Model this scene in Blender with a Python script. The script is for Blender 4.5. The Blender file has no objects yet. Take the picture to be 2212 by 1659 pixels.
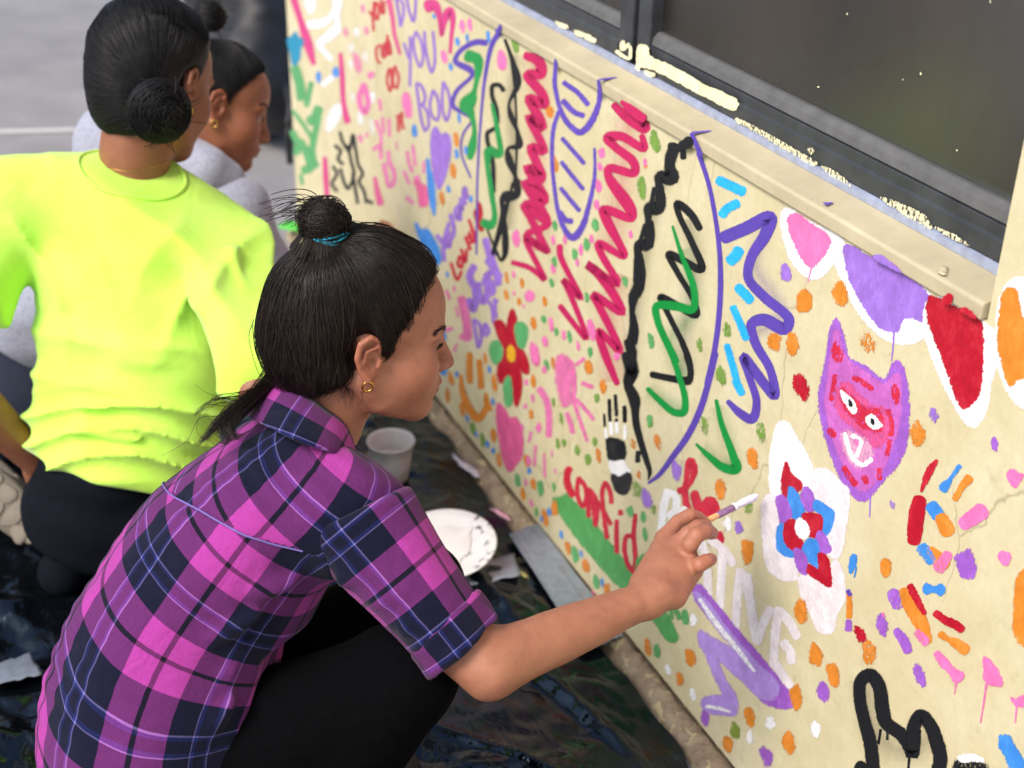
import bpy, math, random
import numpy as np
from mathutils import Matrix, Vector
random.seed(7); RNG = np.random.default_rng(11)
scene = bpy.context.scene
COL = scene.collection
R_ = math.radians

# ---------------------------------------------------------------- camera
# World: the painted wall's face is the plane x = 0 (it runs along y), ground z = 0.
FPX = 3014.0                                   # focal length in units of a 2212 px wide picture
CAMP = np.array([-1.0, 0.0, 1.565])
def _n(v): v = np.asarray(v, float); return v / np.linalg.norm(v)
_vy = _n([-1516, -1654.5, FPX]); _dn = _n([-141, 5620.5, FPX])
_dn = _n(_dn - _vy * (_vy @ _dn))
_z = -_dn; _x = np.cross(_vy, _z)
RW = np.stack([_x, _vy, _z])                   # world = RW @ (right, down, forward)
RIGHT, DOWN, FWD = RW[:, 0].copy(), RW[:, 1].copy(), RW[:, 2].copy()
UP = -DOWN
cam_d = bpy.data.cameras.new('camera'); cam = bpy.data.objects.new('camera', cam_d); COL.objects.link(cam)
cam_d.sensor_width = 36.0; cam_d.lens = FPX * 36.0 / 2212.0; cam_d.clip_start = 0.02; cam_d.clip_end = 500
cam.matrix_world = Matrix(((RIGHT[0], UP[0], -FWD[0], CAMP[0]), (RIGHT[1], UP[1], -FWD[1], CAMP[1]),
                           (RIGHT[2], UP[2], -FWD[2], CAMP[2]), (0, 0, 0, 1)))
cam_d.dof.use_dof = True; cam_d.dof.focus_distance = 1.68; cam_d.dof.aperture_fstop = 4.2
scene.camera = cam

# ---------------------------------------------------------------- world, sun, exposure
SUN_DIR = _n([-0.80, -0.30, 0.90])              # towards the sun
w = bpy.data.worlds.new('World'); scene.world = w; w.use_nodes = True
nt = w.node_tree; nt.nodes.clear()
sky = nt.nodes.new('ShaderNodeTexSky'); sky.sky_type = 'NISHITA'; sky.sun_disc = False
sky.sun_elevation = math.asin(SUN_DIR[2]); sky.sun_rotation = math.atan2(SUN_DIR[0], SUN_DIR[1])
sky.air_density = 1.0; sky.dust_density = 3.0; sky.ozone_density = 1.0
bg = nt.nodes.new('ShaderNodeBackground'); bg.inputs[1].default_value = 0.125
out = nt.nodes.new('ShaderNodeOutputWorld')
nt.links.new(sky.outputs[0], bg.inputs[0]); nt.links.new(bg.outputs[0], out.inputs[0])
sun_d = bpy.data.lights.new('sun', 'SUN'); sun_d.energy = 1.5; sun_d.angle = R_(20); sun_d.color = (1, 0.95, 0.88)
sun = bpy.data.objects.new('sun', sun_d); COL.objects.link(sun); sun.location = (-3, -2, 6)
sun.rotation_euler = Vector(SUN_DIR).to_track_quat('Z', 'Y').to_euler()
vs = scene.view_settings; vs.view_transform = 'Standard'; vs.look = 'None'; vs.gamma = 1; vs.exposure = 0.80
vs.use_curve_mapping = False
scene.render.engine = 'CYCLES'
cy = scene.cycles
cy.use_denoising = True; cy.max_bounces = 8; cy.diffuse_bounces = 4; cy.glossy_bounces = 4
cy.transmission_bounces = 6; cy.transparent_max_bounces = 24; cy.caustics_reflective = False; cy.caustics_refractive = False
cy.sample_clamp_indirect = 4.0

# ---------------------------------------------------------------- small helpers
def pt(px, py, Z):
    """a point seen at (px, py) of the 2212x1659 picture, Z metres in front of the camera"""
    return CAMP + RW @ (np.array([px - 1106.0, py - 829.5, FPX]) * (Z / FPX))
def ray(px, py): return RW @ np.array([px - 1106.0, py - 829.5, FPX])
def on_x(px, py, x0=0.0):
    r = ray(px, py); return CAMP + r * ((x0 - CAMP[0]) / r[0])
def on_z(px, py, z0=0.0):
    r = ray(px, py); return CAMP + r * ((z0 - CAMP[2]) / r[2])

def srgb(r, g, b):
    f = lambda c: (c / 255 / 12.92) if c / 255 <= 0.04045 else ((c / 255 + 0.055) / 1.055) ** 2.4
    return (f(r), f(g), f(b), 1.0)

def tag(o, label=None, cat=None, group=None, kind=None):
    if label: o['label'] = label
    if cat: o['category'] = cat
    if group: o['group'] = group
    if kind: o['kind'] = kind
    return o
def link(o, parent=None):
    COL.objects.link(o)
    if parent is not None: o.parent = parent; o.matrix_parent_inverse = Matrix.Identity(4)
    return o
def empty(name, loc=(0, 0, 0)):
    o = bpy.data.objects.new(name, None); COL.objects.link(o); o.empty_display_size = 0.1
    o.location = loc
    return o
def mesh_np(name, V, F, mat=None, parent=None, smooth=True, attrs=None, uv=None, cols=None):
    """V (n,3); F (m,3) or (m,4) array or list of index lists; parts are built in world space"""
    me = bpy.data.meshes.new(name)
    V = np.asarray(V, np.float32)
    off = np.zeros(3, np.float32)
    q = parent
    while q is not None: off = off + np.array(q.location, np.float32); q = q.parent
    if isinstance(F, np.ndarray):
        k = F.shape[1]
        me.vertices.add(len(V)); me.vertices.foreach_set('co', (V - off).ravel())
        me.loops.add(F.size); me.loops.foreach_set('vertex_index', F.astype(np.int32).ravel())
        me.polygons.add(len(F)); me.polygons.foreach_set('loop_start', np.arange(0, F.size, k, dtype=np.int32))
        me.update(calc_edges=True)
    else:
        me.from_pydata((V - off).tolist(), [], F); me.update()
    if attrs:
        for an, av in attrs.items():
            a = me.attributes.new(an, 'FLOAT', 'POINT'); a.data.foreach_set('value', np.asarray(av, np.float32))
    if uv is not None:
        a = me.attributes.new('cloth', 'FLOAT_VECTOR', 'POINT')
        u3 = np.zeros((len(V), 3), np.float32); u3[:, :uv.shape[1]] = uv
        a.data.foreach_set('vector', u3.ravel())
    if cols is not None:
        a = me.attributes.new('tint', 'FLOAT_COLOR', 'POINT')
        a.data.foreach_set('color', np.asarray(cols, np.float32).ravel())
    if smooth: me.polygons.foreach_set('use_smooth', np.ones(len(me.polygons), bool))
    if mat: me.materials.append(mat)
    o = bpy.data.objects.new(name, me); link(o, parent)
    return o

class MB:
    """collects boxes, tubes, prisms into one mesh"""
    def __init__(s): s.v = []; s.f = []
    def add(s, V, F):
        b = len(s.v); s.v += [tuple(map(float, p)) for p in V]; s.f += [[b + i for i in f] for f in F]
    def box(s, a, b):
        (x0, y0, z0), (x1, y1, z1) = a, b
        s.add([(x0, y0, z0), (x1, y0, z0), (x1, y1, z0), (x0, y1, z0), (x0, y0, z1), (x1, y0, z1), (x1, y1, z1), (x0, y1, z1)],
              [(3, 2, 1, 0), (4, 5, 6, 7), (0, 1, 5, 4), (1, 2, 6, 5), (2, 3, 7, 6), (3, 0, 4, 7)])
    def prism_y(s, prof, y0, y1):
        n = len(prof)
        s.add([(x, y0, z) for x, z in prof] + [(x, y1, z) for x, z in prof],
              [tuple(range(n))[::-1], tuple(range(n, 2 * n))] + [(i, (i + 1) % n, n + (i + 1) % n, n + i) for i in range(n)])
    def build(s, name, mat, parent=None, smooth=False, bevel=0, seg=2):
        o = mesh_np(name, s.v, s.f, mat, parent, smooth)
        if bevel:
            m = o.modifiers.new('bevel', 'BEVEL'); m.width = bevel; m.segments = seg; m.limit_method = 'ANGLE'; m.harden_normals = False
        return o

def catmull(P, n=8, closed=False):
    P = np.asarray(P, float)
    if len(P) < 3 and not closed:
        t = np.linspace(0, 1, n + 1)[:, None]; return P[0] * (1 - t) + P[-1] * t
    if closed: Q = np.vstack([P[-1], P, P[0], P[1]])
    else: Q = np.vstack([2 * P[0] - P[1], P, 2 * P[-1] - P[-2]])
    o = []
    for i in range(1, len(Q) - 2):
        p0, p1, p2, p3 = Q[i - 1:i + 3]
        # centripetal: no overshoot at sharp turns
        def tj(ti, a, b): return ti + max(1e-6, np.linalg.norm(b[:2] - a[:2] if len(a) > 2 else b - a)) ** 0.5
        t0 = 0; t1 = tj(t0, p0, p1); t2 = tj(t1, p1, p2); t3 = tj(t2, p2, p3)
        t = np.linspace(t1, t2, n, endpoint=False)[:, None]
        A1 = (t1 - t) / (t1 - t0) * p0 + (t - t0) / (t1 - t0) * p1
        A2 = (t2 - t) / (t2 - t1) * p1 + (t - t1) / (t2 - t1) * p2
        A3 = (t3 - t) / (t3 - t2) * p2 + (t - t2) / (t3 - t2) * p3
        B1 = (t2 - t) / (t2 - t0) * A1 + (t - t0) / (t2 - t0) * A2
        B2 = (t3 - t) / (t3 - t1) * A2 + (t - t1) / (t3 - t1) * A3
        o.append((t2 - t) / (t2 - t1) * B1 + (t - t1) / (t2 - t1) * B2)
    o = np.vstack(o)
    return o if closed else np.vstack([o, P[-1]])

def tubes(paths, radii, sides=5, cap=True):
    """paths: list of (n,3), radii: list of (n,) -> V, F quads"""
    VV, FF = [], []; base = 0
    for P, r in zip(paths, radii):
        P = np.asarray(P, float); n = len(P); r = np.broadcast_to(np.asarray(r, float), (n,))
        T = np.gradient(P, axis=0); T /= np.linalg.norm(T, axis=1)[:, None] + 1e-12
        ref = np.array([0.31, 0.47, 0.83]); 
        N = np.cross(T, ref); N /= np.linalg.norm(N, axis=1)[:, None] + 1e-12
        B = np.cross(T, N)
        a = np.linspace(0, 2 * np.pi, sides, endpoint=False)
        ring = P[:, None, :] + r[:, None, None] * (np.cos(a)[None, :, None] * N[:, None, :] + np.sin(a)[None, :, None] * B[:, None, :])
        VV.append(ring.reshape(-1, 3))
        i = np.arange(n - 1)[:, None] * sides; j = np.arange(sides)[None, :]; j2 = (j + 1) % sides
        FF.append((base + np.stack([i + j, i + j2, i + sides + j2, i + sides + j], -1)).reshape(-1, 4))
        base += n * sides
    return np.vstack(VV), np.vstack(FF)

# ---------------------------------------------------------------- node materials
class NT:
    def __init__(s, name):
        s.m = bpy.data.materials.new(name); s.m.use_nodes = True; s.t = s.m.node_tree; s.t.nodes.clear()
        s.out = s.t.nodes.new('ShaderNodeOutputMaterial')
    def n(s, typ, inp=None, **kw):
        nd = s.t.nodes.new(typ)
        for k, v in kw.items(): setattr(nd, k, v)
        for k, v in (inp or {}).items():
            if hasattr(v, 'is_output') or isinstance(v, bpy.types.NodeSocket): s.t.links.new(v, nd.inputs[k])
            else: nd.inputs[k].default_value = v
        return nd
    def L(s, a, b): s.t.links.new(a, b)
    def noise(s, scale, detail=4, rough=0.55, vec=None, dist=0.0):
        d = {'Scale': scale, 'Detail': detail, 'Roughness': rough, 'Distortion': dist}
        nd = s.n('ShaderNodeTexNoise', d)
        if vec is not None: s.L(vec, nd.inputs['Vector'])
        return nd.outputs['Fac']
    def ramp(s, fac, stops):
        r = s.n('ShaderNodeValToRGB'); s.L(fac, r.inputs[0])
        e = r.color_ramp.elements
        while len(e) < len(stops): e.new(0.5)
        for el, (p, c) in zip(e, stops):
            el.position = p; el.color = c if hasattr(c, '__len__') else (c, c, c, 1)
        return r.outputs[0]
    def mix(s, fac, a, b, mode='MIX'):
        nd = s.n('ShaderNodeMix', data_type='RGBA', blend_type=mode)
        for v, i in ((fac, 0), (a, 6), (b, 7)):
            if isinstance(v, bpy.types.NodeSocket): s.L(v, nd.inputs[i])
            else: nd.inputs[i].default_value = v
        return nd.outputs[2]
    def math(s, op, a, b=0.0, clamp=False):
        nd = s.n('ShaderNodeMath', operation=op, use_clamp=clamp)
        for v, i in ((a, 0), (b, 1)):
            if isinstance(v, bpy.types.NodeSocket): s.L(v, nd.inputs[i])
            else: nd.inputs[i].default_value = v
        return nd.outputs[0]
    def coord(s, which='Object'): return s.n('ShaderNodeTexCoord').outputs[which]
    def bump(s, h, strength, dist=0.001):
        return s.n('ShaderNodeBump', {'Height': h, 'Strength': strength, 'Distance': dist}).outputs[0]
    def bsdf(s, color, rough=0.6, normal=None, **kw):
        b = s.n('ShaderNodeBsdfPrincipled')
        for v, k in ((color, 'Base Color'), (rough, 'Roughness')):
            if isinstance(v, bpy.types.NodeSocket): s.L(v, b.inputs[k])
            else: b.inputs[k].default_value = v
        if normal is not None: s.L(normal, b.inputs['Normal'])
        for k, v in kw.items():
            k = k.replace('_', ' ')
            if isinstance(v, bpy.types.NodeSocket): s.L(v, b.inputs[k])
            else: b.inputs[k].default_value = v
        return b.outputs[0]
    def done(s, sh): s.L(sh, s.out.inputs[0]); return s.m

def simple(name, col, rough=0.6, nscale=60, namp=0.12, bump=0.0, bscale=200, **kw):
    t = NT(name); c = t.coord()
    nz = t.noise(nscale, 5, 0.6, c)
    lo = tuple(max(0, x * (1 - namp)) for x in col[:3]) + (1,); hi = tuple(min(1, x * (1 + namp)) for x in col[:3]) + (1,)
    cc = t.ramp(nz, [(0.3, lo), (0.7, hi)])
    nm = t.bump(t.noise(bscale, 4, 0.6, c), bump, 0.002) if bump else None
    return t.done(t.bsdf(cc, rough, nm, **kw))

# ---------------------------------------------------------------- implicit surfaces on a grid
class Vol:
    def __init__(s, lo, hi, h):
        s.lo = np.asarray(lo, float); s.h = h
        s.n = np.ceil((np.asarray(hi, float) - s.lo) / h).astype(int) + 1
        s.ax = [s.lo[i] + h * np.arange(s.n[i]) for i in range(3)]
        s.D = np.full(tuple(s.n), 0.5, np.float32)
    def sub(s, lo, hi):
        a = np.clip(np.floor((np.asarray(lo) - s.lo) / s.h).astype(int), 0, s.n)
        b = np.clip(np.ceil((np.asarray(hi) - s.lo) / s.h).astype(int) + 1, 0, s.n)
        if np.any(b <= a): return None, None
        sl = tuple(slice(a[i], b[i]) for i in range(3))
        G = np.stack(np.meshgrid(*[s.ax[i][sl[i]] for i in range(3)], indexing='ij'), -1)
        return sl, G
    def put(s, f, lo, hi, k=0.0, op='u'):
        m = k + 3 * s.h + 0.012
        sl, G = s.sub(np.asarray(lo) - m, np.asarray(hi) + m)
        if sl is None: return
        d = f(G).astype(np.float32); c = s.D[sl]
        if op == 'u':
            if k > 0:
                hh = np.clip(0.5 + 0.5 * (c - d) / k, 0, 1); r = c * (1 - hh) + d * hh - k * hh * (1 - hh)
            else: r = np.minimum(c, d)
        else:   # subtract
            if k > 0:
                hh = np.clip(0.5 - 0.5 * (c + d) / k, 0, 1); r = c * (1 - hh) - d * hh + k * hh * (1 - hh)
            else: r = np.maximum(c, -d)
        s.D[sl] = r
    def cone(s, a, b, ra, rb, k=0.0, op='u'):
        a = np.asarray(a, float); b = np.asarray(b, float); ba = b - a; L2 = ba @ ba + 1e-12
        def f(G):
            p = G - a; t = np.clip((p @ ba) / L2, 0, 1)
            return np.linalg.norm(p - t[..., None] * ba, axis=-1) - (ra + (rb - ra) * t)
        r = max(ra, rb); s.put(f, np.minimum(a, b) - r, np.maximum(a, b) + r, k, op)
    def chain(s, pts, rs, k=0.0, op='u'):
        P = [np.asarray(p, float) for p in pts]
        def f(G):
            d = None
            for i in range(len(P) - 1):
                a, ba = P[i], P[i + 1] - P[i]; p = G - a; t = np.clip((p @ ba) / (ba @ ba + 1e-12), 0, 1)
                e = np.linalg.norm(p - t[..., None] * ba, axis=-1) - (rs[i] + (rs[i + 1] - rs[i]) * t)
                d = e if d is None else np.minimum(d, e)
            return d
        r = max(rs); s.put(f, np.min(P, 0) - r, np.max(P, 0) + r, k, op)
    def ell(s, c, r, M=None, k=0.0, op='u'):
        """M rows: the ellipsoid's own axes"""
        c = np.asarray(c, float); r = np.asarray(r, float); M = np.eye(3) if M is None else np.asarray(M, float)
        def f(G):
            q = (G - c) @ M.T; k0 = np.linalg.norm(q / r, axis=-1); k1 = np.linalg.norm(q / r ** 2, axis=-1) + 1e-9
            return k0 * (k0 - 1.0) / k1
        e = np.sqrt(((M * r[:, None]) ** 2).sum(0)); s.put(f, c - e, c + e, k, op)
    def cut(s, p, n, k=0.0, lo=None, hi=None):
        """remove everything on the side n points to"""
        p = np.asarray(p, float); n = _n(n)
        lo = s.lo if lo is None else lo; hi = (s.lo + s.h * s.n) if hi is None else hi
        sl, G = s.sub(lo, hi); d = ((G - p) @ n).astype(np.float32); c = s.D[sl]
        if k > 0:
            hh = np.clip(0.5 - 0.5 * (c - d) / k, 0, 1); s.D[sl] = c * (1 - hh) + d * hh + k * hh * (1 - hh)
        else: s.D[sl] = np.maximum(c, d)
    def disp(s, f, band=0.04):
        """add a displacement f(points) near the surface"""
        idx = np.nonzero(np.abs(s.D) < band)
        P = np.stack([s.ax[i][idx[i]] for i in range(3)], -1)
        s.D[idx] += f(P).astype(np.float32)
    def sample(s, P):
        q = (np.asarray(P) - s.lo) / s.h; q = np.clip(q, 0.001, s.n - 1.002); i = q.astype(int); f = q - i
        r = 0
        for dx in (0, 1):
            for dy in (0, 1):
                for dz in (0, 1):
                    wt = (f[..., 0] if dx else 1 - f[..., 0]) * (f[..., 1] if dy else 1 - f[..., 1]) * (f[..., 2] if dz else 1 - f[..., 2])
                    r = r + wt * s.D[i[..., 0] + dx, i[..., 1] + dy, i[..., 2] + dz]
        return r
    def grad(s, P):
        e = s.h; g = np.stack([s.sample(P + e * np.eye(3)[i]) - s.sample(P - e * np.eye(3)[i]) for i in range(3)], -1)
        return g / (np.linalg.norm(g, axis=-1, keepdims=True) + 1e-9)
    def snap(s, P, off=0.0, it=4):
        P = np.array(P, float)
        for _ in range(it):
            P = P - s.grad(P) * np.clip(s.sample(P) - off, -0.03, 0.03)[..., None]
        return P
    def mesh(s, smooth=1):
        D = s.D; S = D < 0
        n = np.array(D.shape) - 1
        cnt = np.zeros(tuple(n), np.int8)
        for dx in (0, 1):
            for dy in (0, 1):
                for dz in (0, 1): cnt += S[dx:dx + n[0], dy:dy + n[1], dz:dz + n[2]]
        act = (cnt > 0) & (cnt < 8)
        ci = np.stack(np.nonzero(act), -1); N = len(ci)
        idx = np.full(tuple(n), -1, np.int32); idx[act] = np.arange(N)
        acc = np.zeros((N, 3)); num = np.zeros(N)
        corners = [(a, b, c) for a in (0, 1) for b in (0, 1) for c in (0, 1)]
        for a in corners:
            for axn in range(3):
                if a[axn]: continue
                b = list(a); b[axn] = 1
                da = D[ci[:, 0] + a[0], ci[:, 1] + a[1], ci[:, 2] + a[2]]; db = D[ci[:, 0] + b[0], ci[:, 1] + b[1], ci[:, 2] + b[2]]
                x = (da < 0) != (db < 0); t = np.where(x, da / np.where(x, da - db, 1), 0)
                p = np.tile(np.array(a, float), (N, 1)); p[:, axn] += t
                acc[x] += p[x]; num[x] += 1
        V = s.lo + s.h * (ci + acc / num[:, None])
        F = []
        for axn in range(3):
            o1, o2 = (axn + 1) % 3, (axn + 2) % 3
            sa = [slice(1, None)] * 3; sb = [slice(1, None)] * 3
            sa[axn] = slice(0, -1)
            A = S[tuple(slice(0, -1) if i == axn else slice(1, -1) for i in range(3))]
            B = S[tuple(slice(1, None) if i == axn else slice(1, -1) for i in range(3))]
            e = np.stack(np.nonzero(A != B), -1); flip = A[A != B]
            g = e.copy(); g[:, o1] += 1; g[:, o2] += 1          # grid vertex index of the edge
            def cell(d1, d2):
                c = g.copy(); c[:, o1] -= d1; c[:, o2] -= d2; return idx[c[:, 0], c[:, 1], c[:, 2]]
            q = np.stack([cell(1, 1), cell(0, 1), cell(0, 0), cell(1, 0)], -1)
            q[~flip] = q[~flip][:, ::-1]
            F.append(q)
        F = np.vstack(F); F = F[(F >= 0).all(1)]
        for _ in range(smooth):
            i_ = np.concatenate([F[:, k] for k in range(4)] * 2); j_ = np.concatenate([F[:, (k + 1) % 4] for k in range(4)] + [F[:, (k - 1) % 4] for k in range(4)])
            c = np.bincount(i_, minlength=N); A = np.stack([np.bincount(i_, weights=V[j_, d], minlength=N) for d in range(3)], -1)
            V = 0.5 * V + 0.5 * A / np.maximum(c, 1)[:, None]
        return V, F

def smooth_attr(F, A, it=6):
    n = len(A); A = np.array(A, float)
    i = np.concatenate([F[:, k] for k in range(4)] * 2); j = np.concatenate([F[:, (k + 1) % 4] for k in range(4)] + [F[:, (k - 1) % 4] for k in range(4)])
    c = np.maximum(np.bincount(i, minlength=n), 1)
    for _ in range(it): A = .4 * A + .6 * np.stack([np.bincount(i, weights=A[j, d], minlength=n) / c for d in range(A.shape[1])], -1)
    return A
def smoothstep(a, b, x):
    t = np.clip((x - a) / (b - a), 0, 1); return t * t * (3 - 2 * t)

# ================================================================ SETTING
def vnoise(P, scale, seed=0):
    """value noise in 0..1 at points (n,2|3)"""
    P = np.asarray(P, float) * scale
    if P.shape[-1] == 2: P = np.concatenate([P, np.zeros(P.shape[:-1] + (1,))], -1)
    i = np.floor(P).astype(np.int64); f = P - i; f = f * f * f * (f * (f * 6 - 15) + 10)
    def h(ix, iy, iz):
        n = (ix * 374761393 + iy * 668265263 + iz * 2147483647 + seed * 974634777) & 0x7fffffff
        n = ((n ^ (n >> 13)) * 1274126177) & 0x7fffffff
        return ((n ^ (n >> 16)) & 0xffff) / 65535.0
    r = 0
    for dx in (0, 1):
        for dy in (0, 1):
            for dz in (0, 1):
                wt = (f[..., 0] if dx else 1 - f[..., 0]) * (f[..., 1] if dy else 1 - f[..., 1]) * (f[..., 2] if dz else 1 - f[..., 2])
                r = r + wt * h(i[..., 0] + dx, i[..., 1] + dy, i[..., 2] + dz)
    return r
def ridge(P, scale, seed=0): return 1 - np.abs(2 * vnoise(P, scale, seed) - 1)

# ---- materials
def wall_material():
    t = NT('painted_stucco'); c = t.coord()
    big = t.noise(1.6, 5, 0.6, c); mid = t.noise(9, 6, 0.65, c); fine = t.noise(420, 3, 0.6, c)
    base = t.ramp(mid, [(0.3, srgb(206, 196, 156)), (0.5, srgb(218, 209, 172)), (0.72, srgb(228, 221, 190))])
    base = t.mix(t.ramp(big, [(0.42, 0.0), (0.75, 0.35)]), base, srgb(204, 186, 140))
    dirt = t.ramp(t.noise(26, 8, 0.75, c), [(0.56, 0.0), (0.78, 0.5)])
    base = t.mix(dirt, base, srgb(158, 140, 108))
    spk = t.ramp(t.noise(300, 2, 0.5, c), [(0.70, 0.0), (0.78, 0.5)])
    base = t.mix(spk, base, srgb(150, 128, 92))
    mot = t.ramp(t.noise(75, 6, 0.75, c), [(0.35, 0.0), (0.7, 0.34)])
    base = t.mix(mot, base, srgb(192, 178, 136))
    # fine cracks running down the render
    mp = t.n('ShaderNodeMapping', {'Vector': c, 'Scale': (1, 1, 0.35)})
    vor = t.n('ShaderNodeTexVoronoi', {'Scale': 5.0}, feature='DISTANCE_TO_EDGE')
    wob = t.n('ShaderNodeMix', {0: 0.06}, data_type='VECTOR'); t.L(mp.outputs[0], wob.inputs[4])
    nz = t.n('ShaderNodeTexNoise', {'Scale': 9.0, 'Detail': 6.0}); t.L(c, nz.inputs['Vector']); t.L(nz.outputs['Color'], wob.inputs[5])
    t.L(wob.outputs[1], vor.inputs['Vector'])
    ck = t.ramp(vor.outputs['Distance'], [(0.0, 0.5), (0.006, 0.0)])
    ck = t.math('MULTIPLY', ck, t.ramp(t.noise(2.5, 2, 0.5, c), [(0.52, 0.0), (0.6, 1.0)]))
    base = t.mix(ck, base, srgb(120, 104, 78))
    hgt = t.math('ADD', t.math('MULTIPLY', fine, 0.6), t.math('MULTIPLY', mid, 0.8))
    return t.done(t.bsdf(base, 0.62, t.bump(hgt, 0.35, 0.0016), Specular_IOR_Level=0.35))
M_wall = wall_material()
def sill_material():
    t = NT('sill_stone'); c = t.coord()
    base = t.ramp(t.noise(7, 7, 0.7, c), [(0.3, srgb(178, 166, 136)), (0.6, srgb(198, 186, 154)), (0.8, srgb(212, 202, 172))])
    base = t.mix(t.ramp(t.noise(30, 8, 0.75, c), [(0.6, 0.0), (0.75, 0.4)]), base, srgb(140, 122, 96))
    return t.done(t.bsdf(base, 0.55, t.bump(t.noise(240, 3, 0.6, c), 0.25, 0.001)))
M_sill = sill_material()
def frame_material():
    t = NT('dark_frame_paint'); c = t.coord()
    base = t.ramp(t.noise(20, 6, 0.65, c), [(0.3, srgb(46, 48, 52)), (0.7, srgb(66, 69, 73))])
    base = t.mix(t.ramp(t.noise(160, 6, 0.7, c), [(0.66, 0.0), (0.72, 0.5)]), base, srgb(120, 118, 110))
    return t.done(t.bsdf(base, 0.42, t.bump(t.noise(90, 5, 0.6, c), 0.15, 0.001)))
M_frame = frame_material()
M_frame_lt = simple('weathered_grey_bead', srgb(92, 92, 92), 0.6, 40, 0.2)
M_caulk = simple('blue_grey_caulk', srgb(150, 158, 178), 0.6, 50, 0.2, 0.3, 150)
def concrete(name, a, b, rough=0.85, s=1.0):
    t = NT(name); c = t.coord()
    base = t.ramp(t.noise(3.5 * s, 8, 0.7, c), [(0.3, a), (0.7, b)])
    base = t.mix(t.ramp(t.noise(0.6 * s, 3, 0.5, c), [(0.45, 0.0), (0.7, 0.35)]), base, tuple(x * 0.7 for x in a[:3]) + (1,))
    base = t.mix(t.ramp(t.noise(160 * s, 3, 0.6, c), [(0.6, 0.0), (0.75, 0.4)]), base, tuple(x * 0.55 for x in a[:3]) + (1,))
    return t.done(t.bsdf(base, rough, t.bump(t.noise(220 * s, 5, 0.65, c), 0.4, 0.003)))
M_pave = concrete('pavement_concrete', srgb(132, 129, 129), srgb(156, 152, 151))
def footing_material():
    t = NT('flaking_footing'); c = t.coord()
    base = t.ramp(t.noise(30, 8, 0.7, c), [(0.35, srgb(128, 108, 88)), (0.65, srgb(170, 152, 126))])
    fl = t.ramp(t.noise(42, 4, 0.6, c, 0.4), [(0.56, 0.0), (0.60, 1.0)])
    base = t.mix(fl, base, srgb(190, 174, 134))
    dk = t.ramp(t.noise(75, 4, 0.6, c), [(0.66, 0.0), (0.72, 0.8)])
    base = t.mix(dk, base, srgb(70, 60, 52))
    h = t.math('ADD', fl, t.noise(120, 5, 0.7, c))
    return t.done(t.bsdf(base, 0.85, t.bump(h, 0.7, 0.004)))
M_foot = footing_material()
def plastic_material():
    t = NT('black_plastic_film'); c = t.coord()
    mpl = t.n('ShaderNodeMapping', {'Vector': c, 'Rotation': (0, 0, .5), 'Scale': (1, .45, 1)}).outputs[0]
    h = t.noise(42, 2, .5, mpl, .8)
    dust = t.ramp(t.noise(12, 6, 0.7, c), [(0.5, 0.0), (0.85, 0.22)])
    base = t.mix(dust, srgb(9, 11, 15), srgb(34, 40, 52))
    rough = t.ramp(t.noise(5, 4, 0.6, c), [(0.3, 0.08), (0.75, 0.20)])
    return t.done(t.bsdf(base, rough, t.bump(h, .4, 0.006), Specular_IOR_Level=0.5, Specular_Tint=(.50, .74, 1.0, 1)))
M_plastic = plastic_material()
M_tape = simple('silver_duct_tape', srgb(150, 158, 172), 0.38, 60, 0.15, 0.25, 90, Metallic=0.35)

# ---- pavement: one sheet to the horizon
mb = MB(); mb.add([(-150, -150, 0), (150, -150, 0), (150, 150, 0), (-150, 150, 0)], [(0, 1, 2, 3)])
pave = mb.build('pavement', M_pave); tag(pave, kind='structure')
# a pale joint strip across the pavement beyond the painters
mb = MB(); a, b = on_z(-700, 300), on_z(600, 268); a2, b2 = on_z(-700, 308), on_z(600, 275)
mb.add([(*a[:2], .004), (*b[:2], .004), (*b2[:2], .004), (*a2[:2], .004)][::-1], [(0, 1, 2, 3)])
tag(mb.build('pavement_joint', simple('pale_joint', srgb(205, 200, 195), .9)), kind='structure')

# ---- wall with window opening
ZB, ZS = 0.032, 0.943            # bottom of the mural, underside of the sill
YR = -1.4                        # wall runs on past the right edge of the picture
YL = float(on_x(619, 20)[1])     # left end of the wall
YJ = float(on_x(2168, 520)[1])   # window jamb
YW = YL - 0.25                   # far side of the window opening
ZT, ZH = 2.15, 2.9
wall = empty('painted_wall', (0, 0, 0))
tag(wall, 'cream rendered wall covered in painted hearts, hand prints, lettering and scribbles', 'wall')
mb = MB()
mb.box((0, YR, ZB), (0.3, YL, ZS)); mb.build('wall_face', M_wall, wall)
mb = MB(); mb.box((0, YR, ZS), (0.3, YJ, ZH)); mb.build('pier', M_wall, wall)
mb = MB(); mb.box((0, YW, ZS), (0.3, YL, ZH)); mb.build('pier', M_wall, wall)
mb = MB(); mb.box((0, YJ, ZT), (0.3, YW, ZH)); mb.build('lintel', M_wall, wall)
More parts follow.
